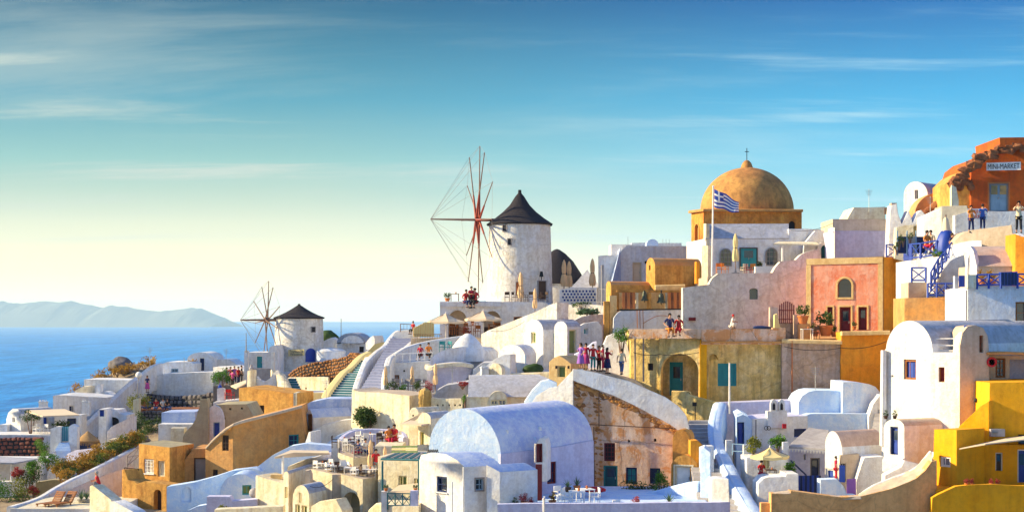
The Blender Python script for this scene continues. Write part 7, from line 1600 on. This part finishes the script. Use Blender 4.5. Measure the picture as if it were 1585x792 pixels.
for i, (x, y, D_, k_, m_, lf, s, l) in enumerate(((797, 780, 86.8, 'leafy', 'dkwood', 'leaf', .55, 'tiny dark pot beside the pink pots by the front parapet'), (812, 780, 86.8, 'leafy', 'terracotta', 'leafred', .85, 'round terracotta pot with red flowers behind the parapet'), (823, 780, 87, 'leafy', 'terracotta', 'leafred', .6, 'small terracotta pot beside the red flowered one'), (855, 778, 88.5, 'leafy', 'terracotta', 'leafdry', .85, 'brown potted plant next to the white post'),
   (879, 757, 91, 'spiky', 'dkwood', 'agave', .8, 'spiky plant on the blue-shaded block, darker pot'), (893, 755, 91.5, 'spiky', 'terracotta', 'agave', .85, 'spiky plant in an orange pot on the blue-shaded block'), (984, 782, 86.5, 'leafy', 'terracotta', 'leafred', .75, 'low orange flower bowl by the patio parapet'), (1036, 782, 86.5, 'spiky', 'terracotta', 'agave', .95, 'spiky agave bowl near the patio corner pier'))):
    place(('pot', k_, m_, lf), b_pot, (k_, m_, lf), P(x, y+4, D_), i, l, sc=s)
blob('red_cushions', (920, 757, 92.5), (.75, .3, .2), 'c_red', 'heap of red cushions on the curved patio bench', 'cushions', n=2)
# pergola, balcony left of the front house
D = 92
r = house('pergola', 'dark green timber pergola with slatted top beside the flat front house', 'pergola', (622, 760, D))
for x, yb, d_ in ((592, 765, 92), (648.5, 765, 90.5)): bm = bmesh.new(); tube(bm, P(x, yb, d_), P(x, 713 if x < 600 else 712, d_), .06, n=6); obj('post', bm, 'tealdark', r)
bm = bmesh.new(); tube(bm, P(590, 710, 92), P(652, 711.5, 90.4), .07, n=6); obj('beam', bm, 'tealdark', r); bm = bmesh.new(); tube(bm, P(610, 702, 96), P(662, 702, 94.5), .07, n=6); obj('beam', bm, 'tealdark', r)
for i in range(11):
    u = i/10; a = P(591+61*u, 709.5+1.2*u, 92-1.6*u); b = P(611+52*u, 701.5, 96-1.5*u); bm = bmesh.new(); poly(bm, [a, b, b+Vector((.13,0,0)), a+Vector((.13,0,0))], Vector((0,0,.07))); obj('slat', bm, 'tealdark' if i % 2 else 'greywood', r, 0)
r = house('cream_back_house', 'cream house behind the dark green pergola with green shuttered windows', 'house', (620, 770, 97))
prism(r, LP(585, 652, 96, .5), [(585, 800), (585, 706), (610, 703), (652, 705), (652, 800)], (.8, 3), 'cream', ops=[('win', 617, 736, 630, 752, dict(p='green', f='creampaint')), ('win', 641, 740, 648, 750, dict(p='green', f='creampaint'))])
for i in range(3): bm = bmesh.new(); poly(bm, [P(606, 700-i*4, 98+i*.6), P(646, 700-i*4, 97+i*.6), P(646, 698-i*4, 97+i*.6), P(606, 698-i*4, 98+i*.6)], Vector((0,.5,0))); obj('planter_step', bm, 'green' if i % 2 == 0 else 'canvas_y', r, 0)
r = house('teal_balcony', 'small balcony with a crossed teal railing between white posts', 'balcony', (618, 792, 89))
prism(r, Pl(592, 89, 649, 88), [(592, 860), (592, 782), (649, 783), (649, 860)], (0, 3), 'cream', name='slab'); prism(r, Pl(589, 88.8, 600, 88.8), R(590, 760, 599, 800), (0, .5), 'white', name='post'); prism(r, Pl(634, 88.3, 648, 88.3), R(635, 759, 647, 800), (0, .5), 'lavender', name='post')
railing('teal_railing', 'teal crossed balcony railing between two white posts', [(600, 784, 88.8), (635, 785, 88.5)], .8, 'tealdark', .42)
for x, l in ((597.5, 'tiny dark pot on the outer balcony post'), (643, 'orange pot on the inner balcony post')): place(('pot', 'leafy', 'terracotta', 'leaf'), b_pot, (), P(x, 759.5, 88.7), 0, l, sc=.45)
bm = bmesh.new(); poly(bm, [P(604, 762, 92), P(640, 762, 91.5), P(648, 749, 94), P(618, 752, 94)], Vector((0,0,.08))); o = obj('shade_cloth', bm, 'canvas', None, 0); tag(recenter(o), 'beige shade cloth stretched behind the teal balcony railing', 'awning')
# cream houses between bamboo umbrella and vault
D = 103
r = house('arched_cream_room', 'small arched cream room with a green door beside the great vault', 'house', (655, 700, D))
prism(r, LP(647, 667, D, .8), gable(647, 667, 650, 638, 760), ('to', 700, D+2.5), 'cream', roof='roofgrey', ops=[('door', 650, 668, 656, 692, dict(p='green', f='canvas_y'))])
prism(r, LP(628, 648, D-.5, .5), [(628, 720), (628, 690), (646, 688), (648, 720)], (1, 1), 'cream', name='low_wall')
bm = bmesh.new(); poly(bm, [P(618, 657, 103), P(652, 659, 102), P(672, 655, 104), P(635, 652, 105)], Vector((0,0,.09))); obj('canopy', bm, 'canvas', r, 0)
for x, y, l in ((632, 648, 'pale pointed parasol edge above the beige canopy'),):
    prism(house('sun_sail', 'pale folded sun sail between the tree and the bamboo umbrella', 'awning', (640, 655, 106)), Pl(622, 106, 655, 106), [(622, 654), (640, 645), (655, 637), (655, 641), (640, 652)], (0, .6), 'canvas', name='sail')
prism(house('small_vault_end', 'tiny rounded white vault end beside the bamboo umbrella', 'wall', (640, 645, 108)), LP(634, 650, 108, .5), gable(634, 648, 640, 630, 660), (1.5, 1.5), 'cream', name='vault', ops=[('hole', 638, 641, 641, 644, dict(arch=1))])
prism(house('white_link_wall', 'white wall linking the bamboo umbrella steps to the great vault', 'wall', (690, 660, 107)), Pl(655, 107, 730, 107), [(655, 700), (655, 645), (668, 638), (700, 640), (730, 640), (730, 700)], (0, 2), 'cream', name='wall')

# ================================================================ right: blue-shaded white courtyard
D = 101
r = house('blue_shaded_house', 'blue-shaded white flat house with a blue door, twin flue chimney and red fire box', 'house', (1190, 690, D))
prism(r, Pl(1112, D+4.5, 1240, D+5), [(1112, 700), (1114, 624), (1180, 621), (1240, 619), (1240, 700)], (0, 2), 'lavender', name='back_wall')
prism(r, LP(1143, 1165, D-.4, .4), [(1143, 740), (1143, 650), (1140, 640), (1148, 637), (1156, 640), (1163, 650), (1165, 740)], (.2, 3.5), 'white_blueshade', name='side_wall')
prism(r, Pl(1162, D-.5, 1250, D+.3), [(1162, 740), (1164, 648), (1206, 645), (1250, 643), (1250, 740)], (0, 4.2), 'white', roof='lavender', ops=[('win', 1229, 663, 1248, 676, dict(p='navy', f='blue', m=(0,0), t=.04))])
prism(r, Pl(1140, D-.7, 1163, D-.6), [(1140, 740), (1140, 645), (1150, 641), (1164, 648), (1164, 740)], (0, .4), 'white_blueshade', name='door_wall', ops=[('door', 1141.5, 653, 1152, 688, dict(p='blue', f='navy'))])
prism(r, Pl(1186, D-.4, 1220, D-.3), [(1188, 662), (1188, 636), (1218, 635), (1220, 662)], (0, .8), 'white', name='chimney_base')
for x in (1198, 1210):
    bm = bmesh.new(); poly(bm, [P(x-5, 636, D-.3), P(x-5, 624, D-.3), P(x-3, 619, D-.3), P(x, 617.5, D-.3), P(x+3, 619, D-.3), P(x+5, 624, D-.3), P(x+5, 636, D-.3)], Vector((0,.4,0))); f = obj('flue', bm, 'white', r, 0); bm = bmesh.new(); poly(bm, [P(x-2, 634, D-.33), P(x-2, 626, D-.33), P(x, 622.5, D-.33), P(x+2, 626, D-.33), P(x+2, 634, D-.33)], Vector((0,.02,0))); obj('opening', bm, 'hole', f, 0)
bm = bmesh.new(); box(bm, P(1214, 659, D-.6), (.26,.12,.3)); obj('fire_box', bm, 'c_red', r, 0)
bm = bmesh.new()
for x in (1186, 1190): 
    for i in range(8): a = i*.785; b = a+.785; c0 = P(x, 662, D-.62); tube(bm, c0+Vector((math.cos(a)*.12,0,math.sin(a)*.13)), c0+Vector((math.cos(b)*.12,0,math.sin(b)*.13)), .02, n=4)
obj('iron_scroll', bm, 'black', r)
r = house('blue_shaded_block', 'blue-shaded white stepped mass of vaults rising toward the white gabled house', 'house', (1300, 680, 102))
prism(r, Pl(1234, 103, 1352, 103), [(1234, 720), (1236, 622), (1242, 612), (1252, 606), (1262, 604), (1305, 605), (1352, 608), (1352, 720)], (0, 4), 'white_blueshade'); prism(r, Pl(1305, 102.3, 1365, 103), [(1304, 640), (1305, 591), (1320, 591), (1345, 594), (1355, 598), (1363, 608), (1363, 640)], (0, 4), 'white_blueshade', name='upper_block'); prism(r, Pl(1238, 101.5, 1345, 101.5), [(1236, 720), (1240, 645), (1255, 640), (1345, 640), (1350, 720)], (0, 1.6), 'white_blueshade', name='ledge')
prism(r, SP(1345, 1368, 101, .4), [(1344, 720), (1345, 645), (1352, 625), (1363, 610), (1366, 625), (1364, 650), (1364, 720)], (0, 1), 'white', name='end_wall')
stairs(house('grey_side_steps', 'narrow grey steps between the blue-shaded block and the white gabled house', 'stairs', (1365, 660, 101)), (1350, 665, 99), (1366, 665, 98.6), (1358, 620, 103), (1368, 620, 103), 7, 'step_grey', th=1.5)
bm = bmesh.new(); poly(bm, [P(1219, 693, 96), P(1277, 697, 95), P(1283, 668, 99.5), P(1252, 664, 100)], Vector((0,0,.12))); tp = house('tent_roof', 'grey fabric shade roof with scalloped edge over the blue gate', 'awning', (1250, 697, 96)); obj('fabric', bm, 'step_grey', tp, 0)
for i in range(12): bm = bmesh.new(); a = P(1220+i*4.7, 693.4+i*.33, 95.9-i*.08); b = P(1224.6+i*4.7, 693.7+i*.33, 95.9-i*.08); poly(bm, [a, b, (a+b)/2+Vector((0,0,-.22))], Vector((0,.03,0))); obj('scallop', bm, 'whitepaint', tp, 0)
r = house('dark_porch', 'shadowed porch with a dark glazed door behind the blue gate', 'house', (1250, 740, 98)); prism(r, Pl(1220, 98, 1282, 98), R(1220, 690, 1282, 780), (0, 1.5), 'lavender', ops=[('door', 1254, 708, 1269, 737, dict(p='navy', f='greywood', g=1)), ('hole', 1244, 703, 1247, 711, dict(p='whitepaint'))])
r = house('blue_gate', 'wide dark blue panelled gate under the grey fabric roof', 'gate', (1252, 765, 93.5))
for i in range(10): bm = bmesh.new(); box(bm, P(1236.5+i*3.6, 750, 93.5), (.132, .05, 1.15)); obj('plank', bm, 'navy' if i % 2 else 'blue', r, 0)
bm = bmesh.new(); tube(bm, P(1224, 712, 95), P(1248, 735, 94), .05, n=5); obj('handrail', bm, 'navy', r)
# beige umbrella terrace
r = house('courtyard_wall', 'rounded white courtyard wall around the beige umbrella', 'wall', (1200, 792, 90))
prism(r, Pl(1172, 89, 1236, 88.5), [(1170, 860), (1174, 748), (1182, 740), (1190, 738), (1216, 737), (1217, 733), (1236, 733), (1236, 860)], (0, 2.2), 'white', name='wall'); prism(r, Pl(1156, 93.5, 1222, 93), [(1156, 790), (1156, 708), (1220, 706), (1222, 790)], (0, 2.5), 'white', name='inner_wall', ops=[('win', 1181, 711, 1191, 725, dict(f='creampaint', p='canvas_y'))])
prism(r, Pl(1150, 96, 1160, 96), R(1151, 688, 1160, 730), (0, .4), 'white', name='pier'); prism(r, Pl(1122, 97, 1133, 97), R(1124, 681, 1134, 720), (0, .4), 'white', name='pier'); prism(r, Pl(1212, 95, 1222, 95), R(1212, 684, 1221, 730), (0, .4), 'white', name='pier')
railing('small_blue_railing', 'small pale blue railing between white piers on the curving wall', [(1134, 700, 96.8), (1152, 701, 96.3)], .55, 'bluepale', .8, False)
D_ = 91.5; h = (742-686)*D_/F; place(('ou', 1.25), b_open_umbrella, (1.25, 2.15, 'canvas_y', 6), P(1191.5, 744, D_), R_(30), 'beige open umbrella with a scalloped edge in the white courtyard', sc=h/2.3)
person('person in red sitting under the beige open umbrella', 1178, 743, 91.5, 'sit', R_(20), 'c_red', 'c_crimson', sc=.9); place(('table', 'dkwood', 0), b_table, ('dkwood', 0), P(1193, 742, 91), 0, 'dark table under the beige open umbrella', sc=.8)
for i, (x, y, D_, mt, rr, l) in enumerate(((1166, 700, 95.5, 'leafy', .55, 'yellow-green yucca beside the white courtyard pier'), (1204, 694, 96, 'leafgreen', .55, 'green plants behind the beige open umbrella'), (1224, 738, 92.5, 'leafgreen', .5, 'bright green potted plant beside the dark blue gate'))): shrub('plant', l, 'plant', (x, y, D_), (rr, .4, rr), 520, .16, mt, 8)
# vault house with pink roof and shutters
D = 91
r = house('pink_roof_vault', 'white vaulted house with a pinkish barrel roof and blue shutters', 'house', (1300, 780, D))
prism(r, LP(1277, 1302, D, 1.1), gable(1277, 1304, 690, 667, 800, y1=705), ('to', 1366, D+2), 'white', roof='pinkroof', ops=[('win', 1277.8, 725, 1290, 741, dict(f='whitepaint', p='blue', m=(0,0)))])
prism(r, SP(1301, 1330, D-.3, .2), [(1300, 800), (1301, 704), (1330, 702), (1330, 800)], (0, 2), 'tan', name='porch_wall', ops=[('hole', 1299.6, 717, 1309, 745, dict(p='navy'))]); prism(r, Pl(1326, D-1, 1368, D-1), [(1324, 800), (1326, 745), (1334, 718), (1338, 708), (1368, 706), (1368, 800)], (0, 2), 'white', name='curved_wall')
bm = bmesh.new(); poly(bm, [P(1299, 745, D-.9), P(1299, 719, D-.9), P(1308, 720, D-1), P(1308, 746, D-1)], Vector((0,.06,0))); obj('shutter', bm, 'blue', r, 0); bm = bmesh.new(); poly(bm, [P(1311, 766, D-1.6), P(1311, 741, D-1.6), P(1325, 740, D-1.6), P(1325, 766, D-1.6)], Vector((0,.08,0))); obj('door', bm, 'c_purple', r, 0)
person('person in crimson standing beside the blue shutters', 1294, 744, 89.4, 'stand', R_(90), 'c_crimson', 'c_red', sc=.82); prism(house('low_white_corner', 'low blue-shaded white corner wall before the pink roofed vault', 'wall', (1290, 780, 88)), Pl(1270, 88.3, 1326, 88), [(1268, 800), (1270, 742), (1296, 741), (1306, 752), (1312, 766), (1326, 766), (1326, 800)], (0, 1), 'white_blueshade', name='wall')
r = house('blue_door_chapel', 'small white chapel with a rounded gable and bright blue door', 'chapel', (1390, 720, 86))
prism(r, LP(1368, 1399, 86, 1.0), gable(1368, 1400, 662, 648, 760, 14), ('to', 1458, 87.3), 'white', ops=[('door', 1378, 660, 1390, 703, dict(p='blue', f='navy', arch=0, g=1))], roof='tan'); ribbon(r, [(1369, 709, 85.6), (1400, 709, 84.8)], .5, .7, 'white', 'sill_ledge', 1)
prism(r, Pl(1376, 84.2, 1450, 83.6), [(1364, 800), (1370, 735), (1395, 722), (1400, 712), (1430, 720), (1450, 700), (1450, 800)], (0, .8), 'white', name='garden_wall')
for x, y in ((1371, 648), (1375, 648)): place(('pot', 'leafy', 'dkwood', 'leaf'), b_pot, (), P(x+10*(x > 1372), 648, 87.2), 0, 'tiny dark pot on the roof of the blue-doored chapel', 'pots on the chapel roof', sc=.5)
# white gabled house right
D = 88
r = house('white_gabled_house', 'tall white house with a rounded gable and blue framed window', 'house', (1430, 660, D))
gp = LP(1368, 1443, D, 1.15)
prism(r, gp, [(1362, 700), (1368, 545)]+arc(1371, 1444, 546, 496, 22)[1:]+[(1444, 700)], ('to', 1680, D+7), 'white', roof='roofgrey', ops=[('win', 1399, 556, 1418, 587, dict(f='wood', p='blue', m=(1,0), t=.12)), ('hole', 1380, 580, 1383, 583, dict(arch=1))])
prism(r, LP(1440, 1486, D-1.4, .75), [(1438, 700), (1440, 545), (1486, 545), (1486, 700)], (1.5, 2.4), 'white', name='annex', ops=[('win', 1453, 568, 1462, 591, dict(f='wood', p='dkred', m=(0,0)))])
prism(r, Pl(1366, D+2.7, 1372, D+2.7), [(1365, 690), (1367, 542), (1372, 542), (1372, 690)], (0, .6), 'white', name='corner_parapet')
prism(r, LP(1480, 1486, D-1.2, .8), [(1479, 640), (1479, 545), (1482, 522), (1490, 513), (1490, 640)], (0, .5), 'white', name='tower_edge'); prism(r, SP(1485, 1531, D-1.5, .15), [(1485, 720), (1486, 535), (1490, 515), (1498, 505), (1510, 503), (1522, 507), (1529, 520), (1531, 545), (1533, 720)], (.2, 3), 'tan', name='tower', ops=[('hole', 1516, 519, 1522, 545, dict(p='rubble'))])
for x in (1495, 1505): bm = bmesh.new(); lathe(bm, P(x, 507, D-.8), [(.12,-.3),(.10,.0),(.13,.1),(0,.15)], 10); obj('chimney_pot', bm, 'blue' if x < 1500 else 'rubble', r)
railing('white_balcony_railing', 'white roof balcony railing between gable and tan tower', [(1447, 545, D+.4), (1477, 545, D-.2)], .78, 'whitepaint', 1.0, False, mids=1)
prism(r, Pl(1530, D-.2, 1690, D-1), [(1530, 620), (1530, 549), (1690, 548), (1690, 620)], (0, 2.5), 'tan', name='porch_wall', ops=[('win', 1541, 554, 1556, 584, dict(f='wood', p='glass', m=(1,3), t=.1)), ('hole', 1563, 556, 1600, 600, dict(p='lavender', dep=.8))])
prism(r, Pl(1528, D-1.4, 1690, D-2), R(1528, 545, 1690, 549), (0, 1.6), 'brown', name='eave_beam'); bm = bmesh.new(); lathe(bm, Vector((0,0,0)), [(.18,-.05),(.28,-.05),(.28,.05),(.18,.05),(.18,-.05)], 20); bm.transform(Matrix.Translation(P(1535, 560, D-1.3)) @ Matrix.Rotation(R_(90), 4, 'X')); obj('wreath', bm, 'c_red', r)
for x, y in ((1511, 619), (1516, 614), (1521, 612), (1525, 611)): bm = bmesh.new(); bmesh.ops.create_icosphere(bm, subdivisions=2, radius=.13); bmesh.ops.translate(bm, verts=bm.verts, vec=P(x, y, D-1.7)); obj('dark_stone', bm, 'hole', r)
prism(house('barrel_roof_far', 'upper grey barrel roof behind the tall white gabled house', 'house', (1540, 520, 93)), Pl(1500, 93.5, 1690, 93), [(1470, 540), (1470, 496), (1560, 494), (1575, 500), (1590, 512), (1690, 530), (1690, 560)], (0, 3), 'roofgrey', name='roof')
# yellow house
D = 82
r = house('yellow_house', 'bright yellow house with a sloping shade canopy and dark doors', 'house', (1520, 792, D))
prism(r, Pl(1530, D+2, 1690, D+1), [(1530, 720), (1532, 592), (1690, 590), (1690, 720)], (0, 5), 'yellow', name='upper_wall', ops=[('door', 1576, 672, 1590, 700, dict(p='dkwood', f='dkwood', g=1))])
prism(r, LP(1484, 1531, D+1.5, .5), [(1482, 720), (1484, 660), (1500, 645), (1518, 628), (1531, 620), (1531, 720)], (.5, .7), 'yellow', name='gable_wall')
prism(r, LP(1445, 1481, D, .95), [(1441, 860), (1441, 755), (1445, 700), (1446, 664), (1481, 665), (1481, 860)], ('to', 1524, D+1.4), 'yellow', name='wall', ops=[('win', 1455, 706, 1471, 722, dict(f='whitepaint', p='greywood', m=(1,0), t=.1))])
prism(r, Pl(1486, D+1.6, 1690, D+1.2), R(1484, 688, 1690, 770), (0, 2), 'yellow', name='back_wall', ops=[('door', 1541, 700, 1552, 728, dict(p='dkwood', f='whitepaint', g=1)), ('door', 1575, 695, 1590, 746, dict(p='blue', f='whitepaint', g=1)), ('hole', 1506, 698, 1522, 710, dict(p='yellow', dep=.03))])
bm = bmesh.new()
for i in range(22): a = rnd()*6.28; c0 = P(1515+random.uniform(-6,6), 705+random.uniform(-4,4), D+1.5); tube(bm, c0, c0+Vector((math.cos(a)*.12,0,math.sin(a)*.12)), .02, n=4)
obj('iron_ornament', bm, 'dkwood', r)
prism(r, Pl(1443, D-1.8, 1690, D-2.2), [(1439, 860), (1443, 770), (1452, 765), (1480, 752), (1500, 750), (1690, 752), (1690, 860)], (0, .4), 'yellow', name='terrace_parapet'); prism(r, Pl(1450, D-1.2, 1690, D-1.2), R(1450, 757, 1690, 860), (0, 3), 'yellow', name='terrace_floor')
bm = bmesh.new(); poly(bm, [P(1485, 695, D-.2), P(1525, 688, D-1), P(1690, 669, D-1.5), P(1690, 664, D+1.8), P(1560, 678, D+1.8)], Vector((0,0,.06))); obj('shade_canopy', bm, 'canvas', r, 0)
bm = bmesh.new(); box(bm, P(1543, 669, D+1.4), (.75,.4,.4)); obj('air_conditioner', bm, 'step_grey', r, 0); bm = bmesh.new(); lathe(bm, P(1540, 669, D+1.18), [(0,0),(.16,0)], 16); obj('fan_grille', bm, 'hole', r)
for i, (x, l) in enumerate(((1496, 'small reddish pot plant on the yellow parapet, nearest the window block'), (1505, 'second reddish pot plant on the yellow parapet'), (1535, 'low potted plant on the yellow parapet before the narrow door'), (1544, 'low red potted plant beside the narrow door on the yellow parapet'))): place(('pot', 'leafy', 'terracotta', 'leafred'), b_pot, ('leafy', 'terracotta', 'leafred'), P(x, 752, D-1.6), i, l, sc=.45)
# brown wall along the bottom right
D = 80
r = house('brown_bottom_wall', 'long brown plaster wall along the bottom edge rising beside the yellow house', 'wall', (1300, 800, D))
prism(r, Pl(1193, D, 1302, D), [(1193, 860), (1194, 763), (1224, 764), (1224, 759), (1302, 769), (1302, 860)], (0, .8), 'brownlit', name='wall'); prism(r, Pl(1302, D, 1450, D+1), [(1302, 860), (1302, 769), (1331, 768), (1355, 762), (1379, 756), (1400, 748), (1418, 740), (1432, 728), (1442, 714), (1450, 712), (1450, 860)], (0, .8), 'brownlit', name='wall'); prism(r, Pl(1176, D+.5, 1196, D+.5), R(1178, 778, 1196, 860), (0, .5), 'brownlit', name='wall')
ribbon(r, [(1193, 762, D+.4), (1224, 758.5, D+.4)], .8, .12, 'tan', 'coping', 1); ribbon(r, [(1226, 759, D+.4), (1302, 768, D+.4), (1331, 767, D+.4)], .8, .12, 'tan', 'coping', 1)
sl = house('tan_slope', 'rough tan plastered slope rising between the brown wall and the small chapel', 'wall', (1400, 760, 82))
bm = bmesh.new(); lo = smooth_path([P(1325, 768.5, D+.3), P(1355, 761.5, D+.5), P(1379, 755.5, D+.6), P(1400, 747.5, D+.7), P(1418, 739.5, D+.85), P(1432, 727.5, D+.95), P(1443, 713, D+1.0)], 4); hi = smooth_path([P(1328, 766, D+1.3), P(1352, 750, D+1.9), P(1379, 739, D+2.2), P(1400, 731, D+2.4), P(1418, 722, D+2.6), P(1430, 709, D+2.7), P(1440, 697, D+2.8)], 4); rows = []
for a, b in zip(lo, hi): rows.append([bm.verts.new(a.lerp(b, q/6)+Vector((0, 0, .12*noise.noise(a.lerp(b, q/6)*2.5)*(q > 0)))) for q in range(7)]+[bm.verts.new(b+Vector((0, .3, -3)))])
for a, b in zip(rows, rows[1:]):
    for q in range(7): bm.faces.new((a[q], b[q], b[q+1], a[q+1]))
obj('slope', bm, 'tan', sl, 60)
ribbon(sl, [tuple(v) for v in hi], .28, .3, 'white', 'edge', 1, world=True)
# ---------------------------------------------------------------- exposed stones, cables, pipes and aerials
pr = [o for o in bpy.data.objects if o.get('label', '').startswith('tall peeling peach wall')][0]; sm = []
for q in range(5):
    b_ = bmesh.new(); bmesh.ops.create_icosphere(b_, subdivisions=1, radius=1)
    for v in b_.verts: v.co *= 1+.5*noise.noise(v.co*1.9+Vector((q*7, 0, 0)))
    mm = bpy.data.meshes.new('stone'); b_.to_mesh(mm); b_.free(); mm.materials.append(M['stone_brown' if q % 2 else 'brown']); sm.append(mm)
under = [(888, 592), (905, 598), (925, 606), (950, 616), (980, 630), (1010, 646), (1040, 662), (1058, 677)]
def on_wall(x, y, s):
    p = pp.pt(x, y)-pp.n*.01; o = bpy.data.objects.new('exposed_stone', random.choice(sm)); COL.objects.link(o); o.parent = pr; o.location = p-ROOT[pr.name]; o.scale = (s*1.3, .05, s*.75); o.rotation_euler = (0, rnd()*.6, 0)
for i in range(90):
    u = i/90*(len(under)-1); a = int(u); f = u-a; on_wall(under[a][0]+(under[a+1][0]-under[a][0])*f, under[a][1]+(under[a+1][1]-under[a][1])*f+abs(random.gauss(0, 3)), random.uniform(.07, .2))
for i in range(70): on_wall(890+abs(random.gauss(0, 10)), random.uniform(600, 700), random.uniform(.08, .2))
for i in range(60): on_wall(random.uniform(920, 932), random.uniform(600, 750), random.uniform(.05, .14))
def cable(label, pts, sag=.5, r_=.02):
    bm = bmesh.new(); p3 = [P(*p) for p in pts]
    for a, b in zip(p3, p3[1:]):
        n = 14; q = [a.lerp(b, i/n)-Vector((0, 0, sag*4*(i/n)*(1-i/n))) for i in range(n+1)]
        for s, e_ in zip(q, q[1:]): tube(bm, s, e_, r_, n=4, caps=False)
    o = obj('cable', bm, 'black', None); tag(recenter(o), label, 'cable')
cable('thin sagging cable strung across the ochre and pink-grey retaining walls', [(1214, 536, 109.2), (1302, 538, 108.6), (1372, 528, 108.8)], .22)
cable('thin dark cable running under the parapet of the yellow-green house', [(980, 545, 110.6), (1020, 548, 109.8), (1082, 545, 108.6)], .12)
cable('slack cable across the big sloping white wall below the large windmill', [(760, 512, 130.5), (812, 497, 125.6)], .3, .016)
cable('slack cable between the cream gabled house and the restaurant wall', [(480, 752, 93.5), (516, 740, 96.6)], .25, .016)
cable('thin cable from the church house to the stepped block house', [(1224, 356, 133.6), (1290, 345, 128)], .3, .018)
for i, (x, y, D_, h, l) in enumerate(((232, 562, 166, 1.7, 'thin aerial on the headland diagonal wall'), (350, 566, 163, 1.8, 'thin aerial on the white house behind the viewpoint crowd'), (1345, 320, 131, 1.5, 'small aerial on the tapered upper storey'), (845, 494, 128, 1.6, 'small aerial on the vaulted house with the green door'), (700, 595, 116, 1.5, 'small aerial behind the curved grey roof'), (1262, 604, 104, 1.6, 'small aerial on the blue-shaded stepped mass'), (1556, 495, 95, 1.7, 'aerial on the far grey barrel roof'), (440, 609, 133, 1.7, 'aerial on the ochre patchy house'), (505, 617, 123, 1.5, 'small aerial on the broad pale blue roof'), (1440, 333, 115, 1.4, 'small aerial beside the wavy battlements'))):
    p = P(x, y, D_); bm = bmesh.new(); tube(bm, p-Vector((0, 0, .4)), p+Vector((0, 0, h)), .022, n=5)
    for k in range(4): tube(bm, p+Vector((-.32+.05*k, 0, h-.12-.13*k)), p+Vector((.32-.05*k, 0, h-.12-.13*k)), .014, n=4)
    o = obj('aerial', bm, 'metal', None); tag(recenter(o), l, 'aerial')
for i, (x0, y0, y1, D_, l) in enumerate(((1170, 649, 700, 100.3, 'grey drain pipe on the blue-shaded house front'), (1496, 449, 500, 94.6, 'grey drain pipe at the corner of the tall white retaining block'), (1226, 620, 527, 109.4, 'rusty drain pipe on the stained pinkish-grey wall'), (700, 745, 792, 86.9, 'white drain pipe beside the navy window of the front house'))):
    bm = bmesh.new(); tube(bm, P(x0, y0, D_), P(x0, y1, D_), .045, n=6); o = obj('drain_pipe', bm, ('greywood', 'greywood', 'terracotta', 'whitepaint')[i], None); tag(recenter(o), l, 'pipe')
# ---------------------------------------------------------------- sea air
hm, t = mat('haze_air'); t.n('OutputMaterial', {1: t.n('VolumePrincipled', {'Color': (.74, .94, .98, 1), 'Density': 4.2e-5, 'Anisotropy': 0.0}).outputs[0]})
bm = bmesh.new(); box(bm, (0, 11500, (SEA-12+335)/2), (60000, 31000, 335-(SEA-12)))
hz_ = obj('haze', bm, 'haze_air', None, 0, 'stuff')
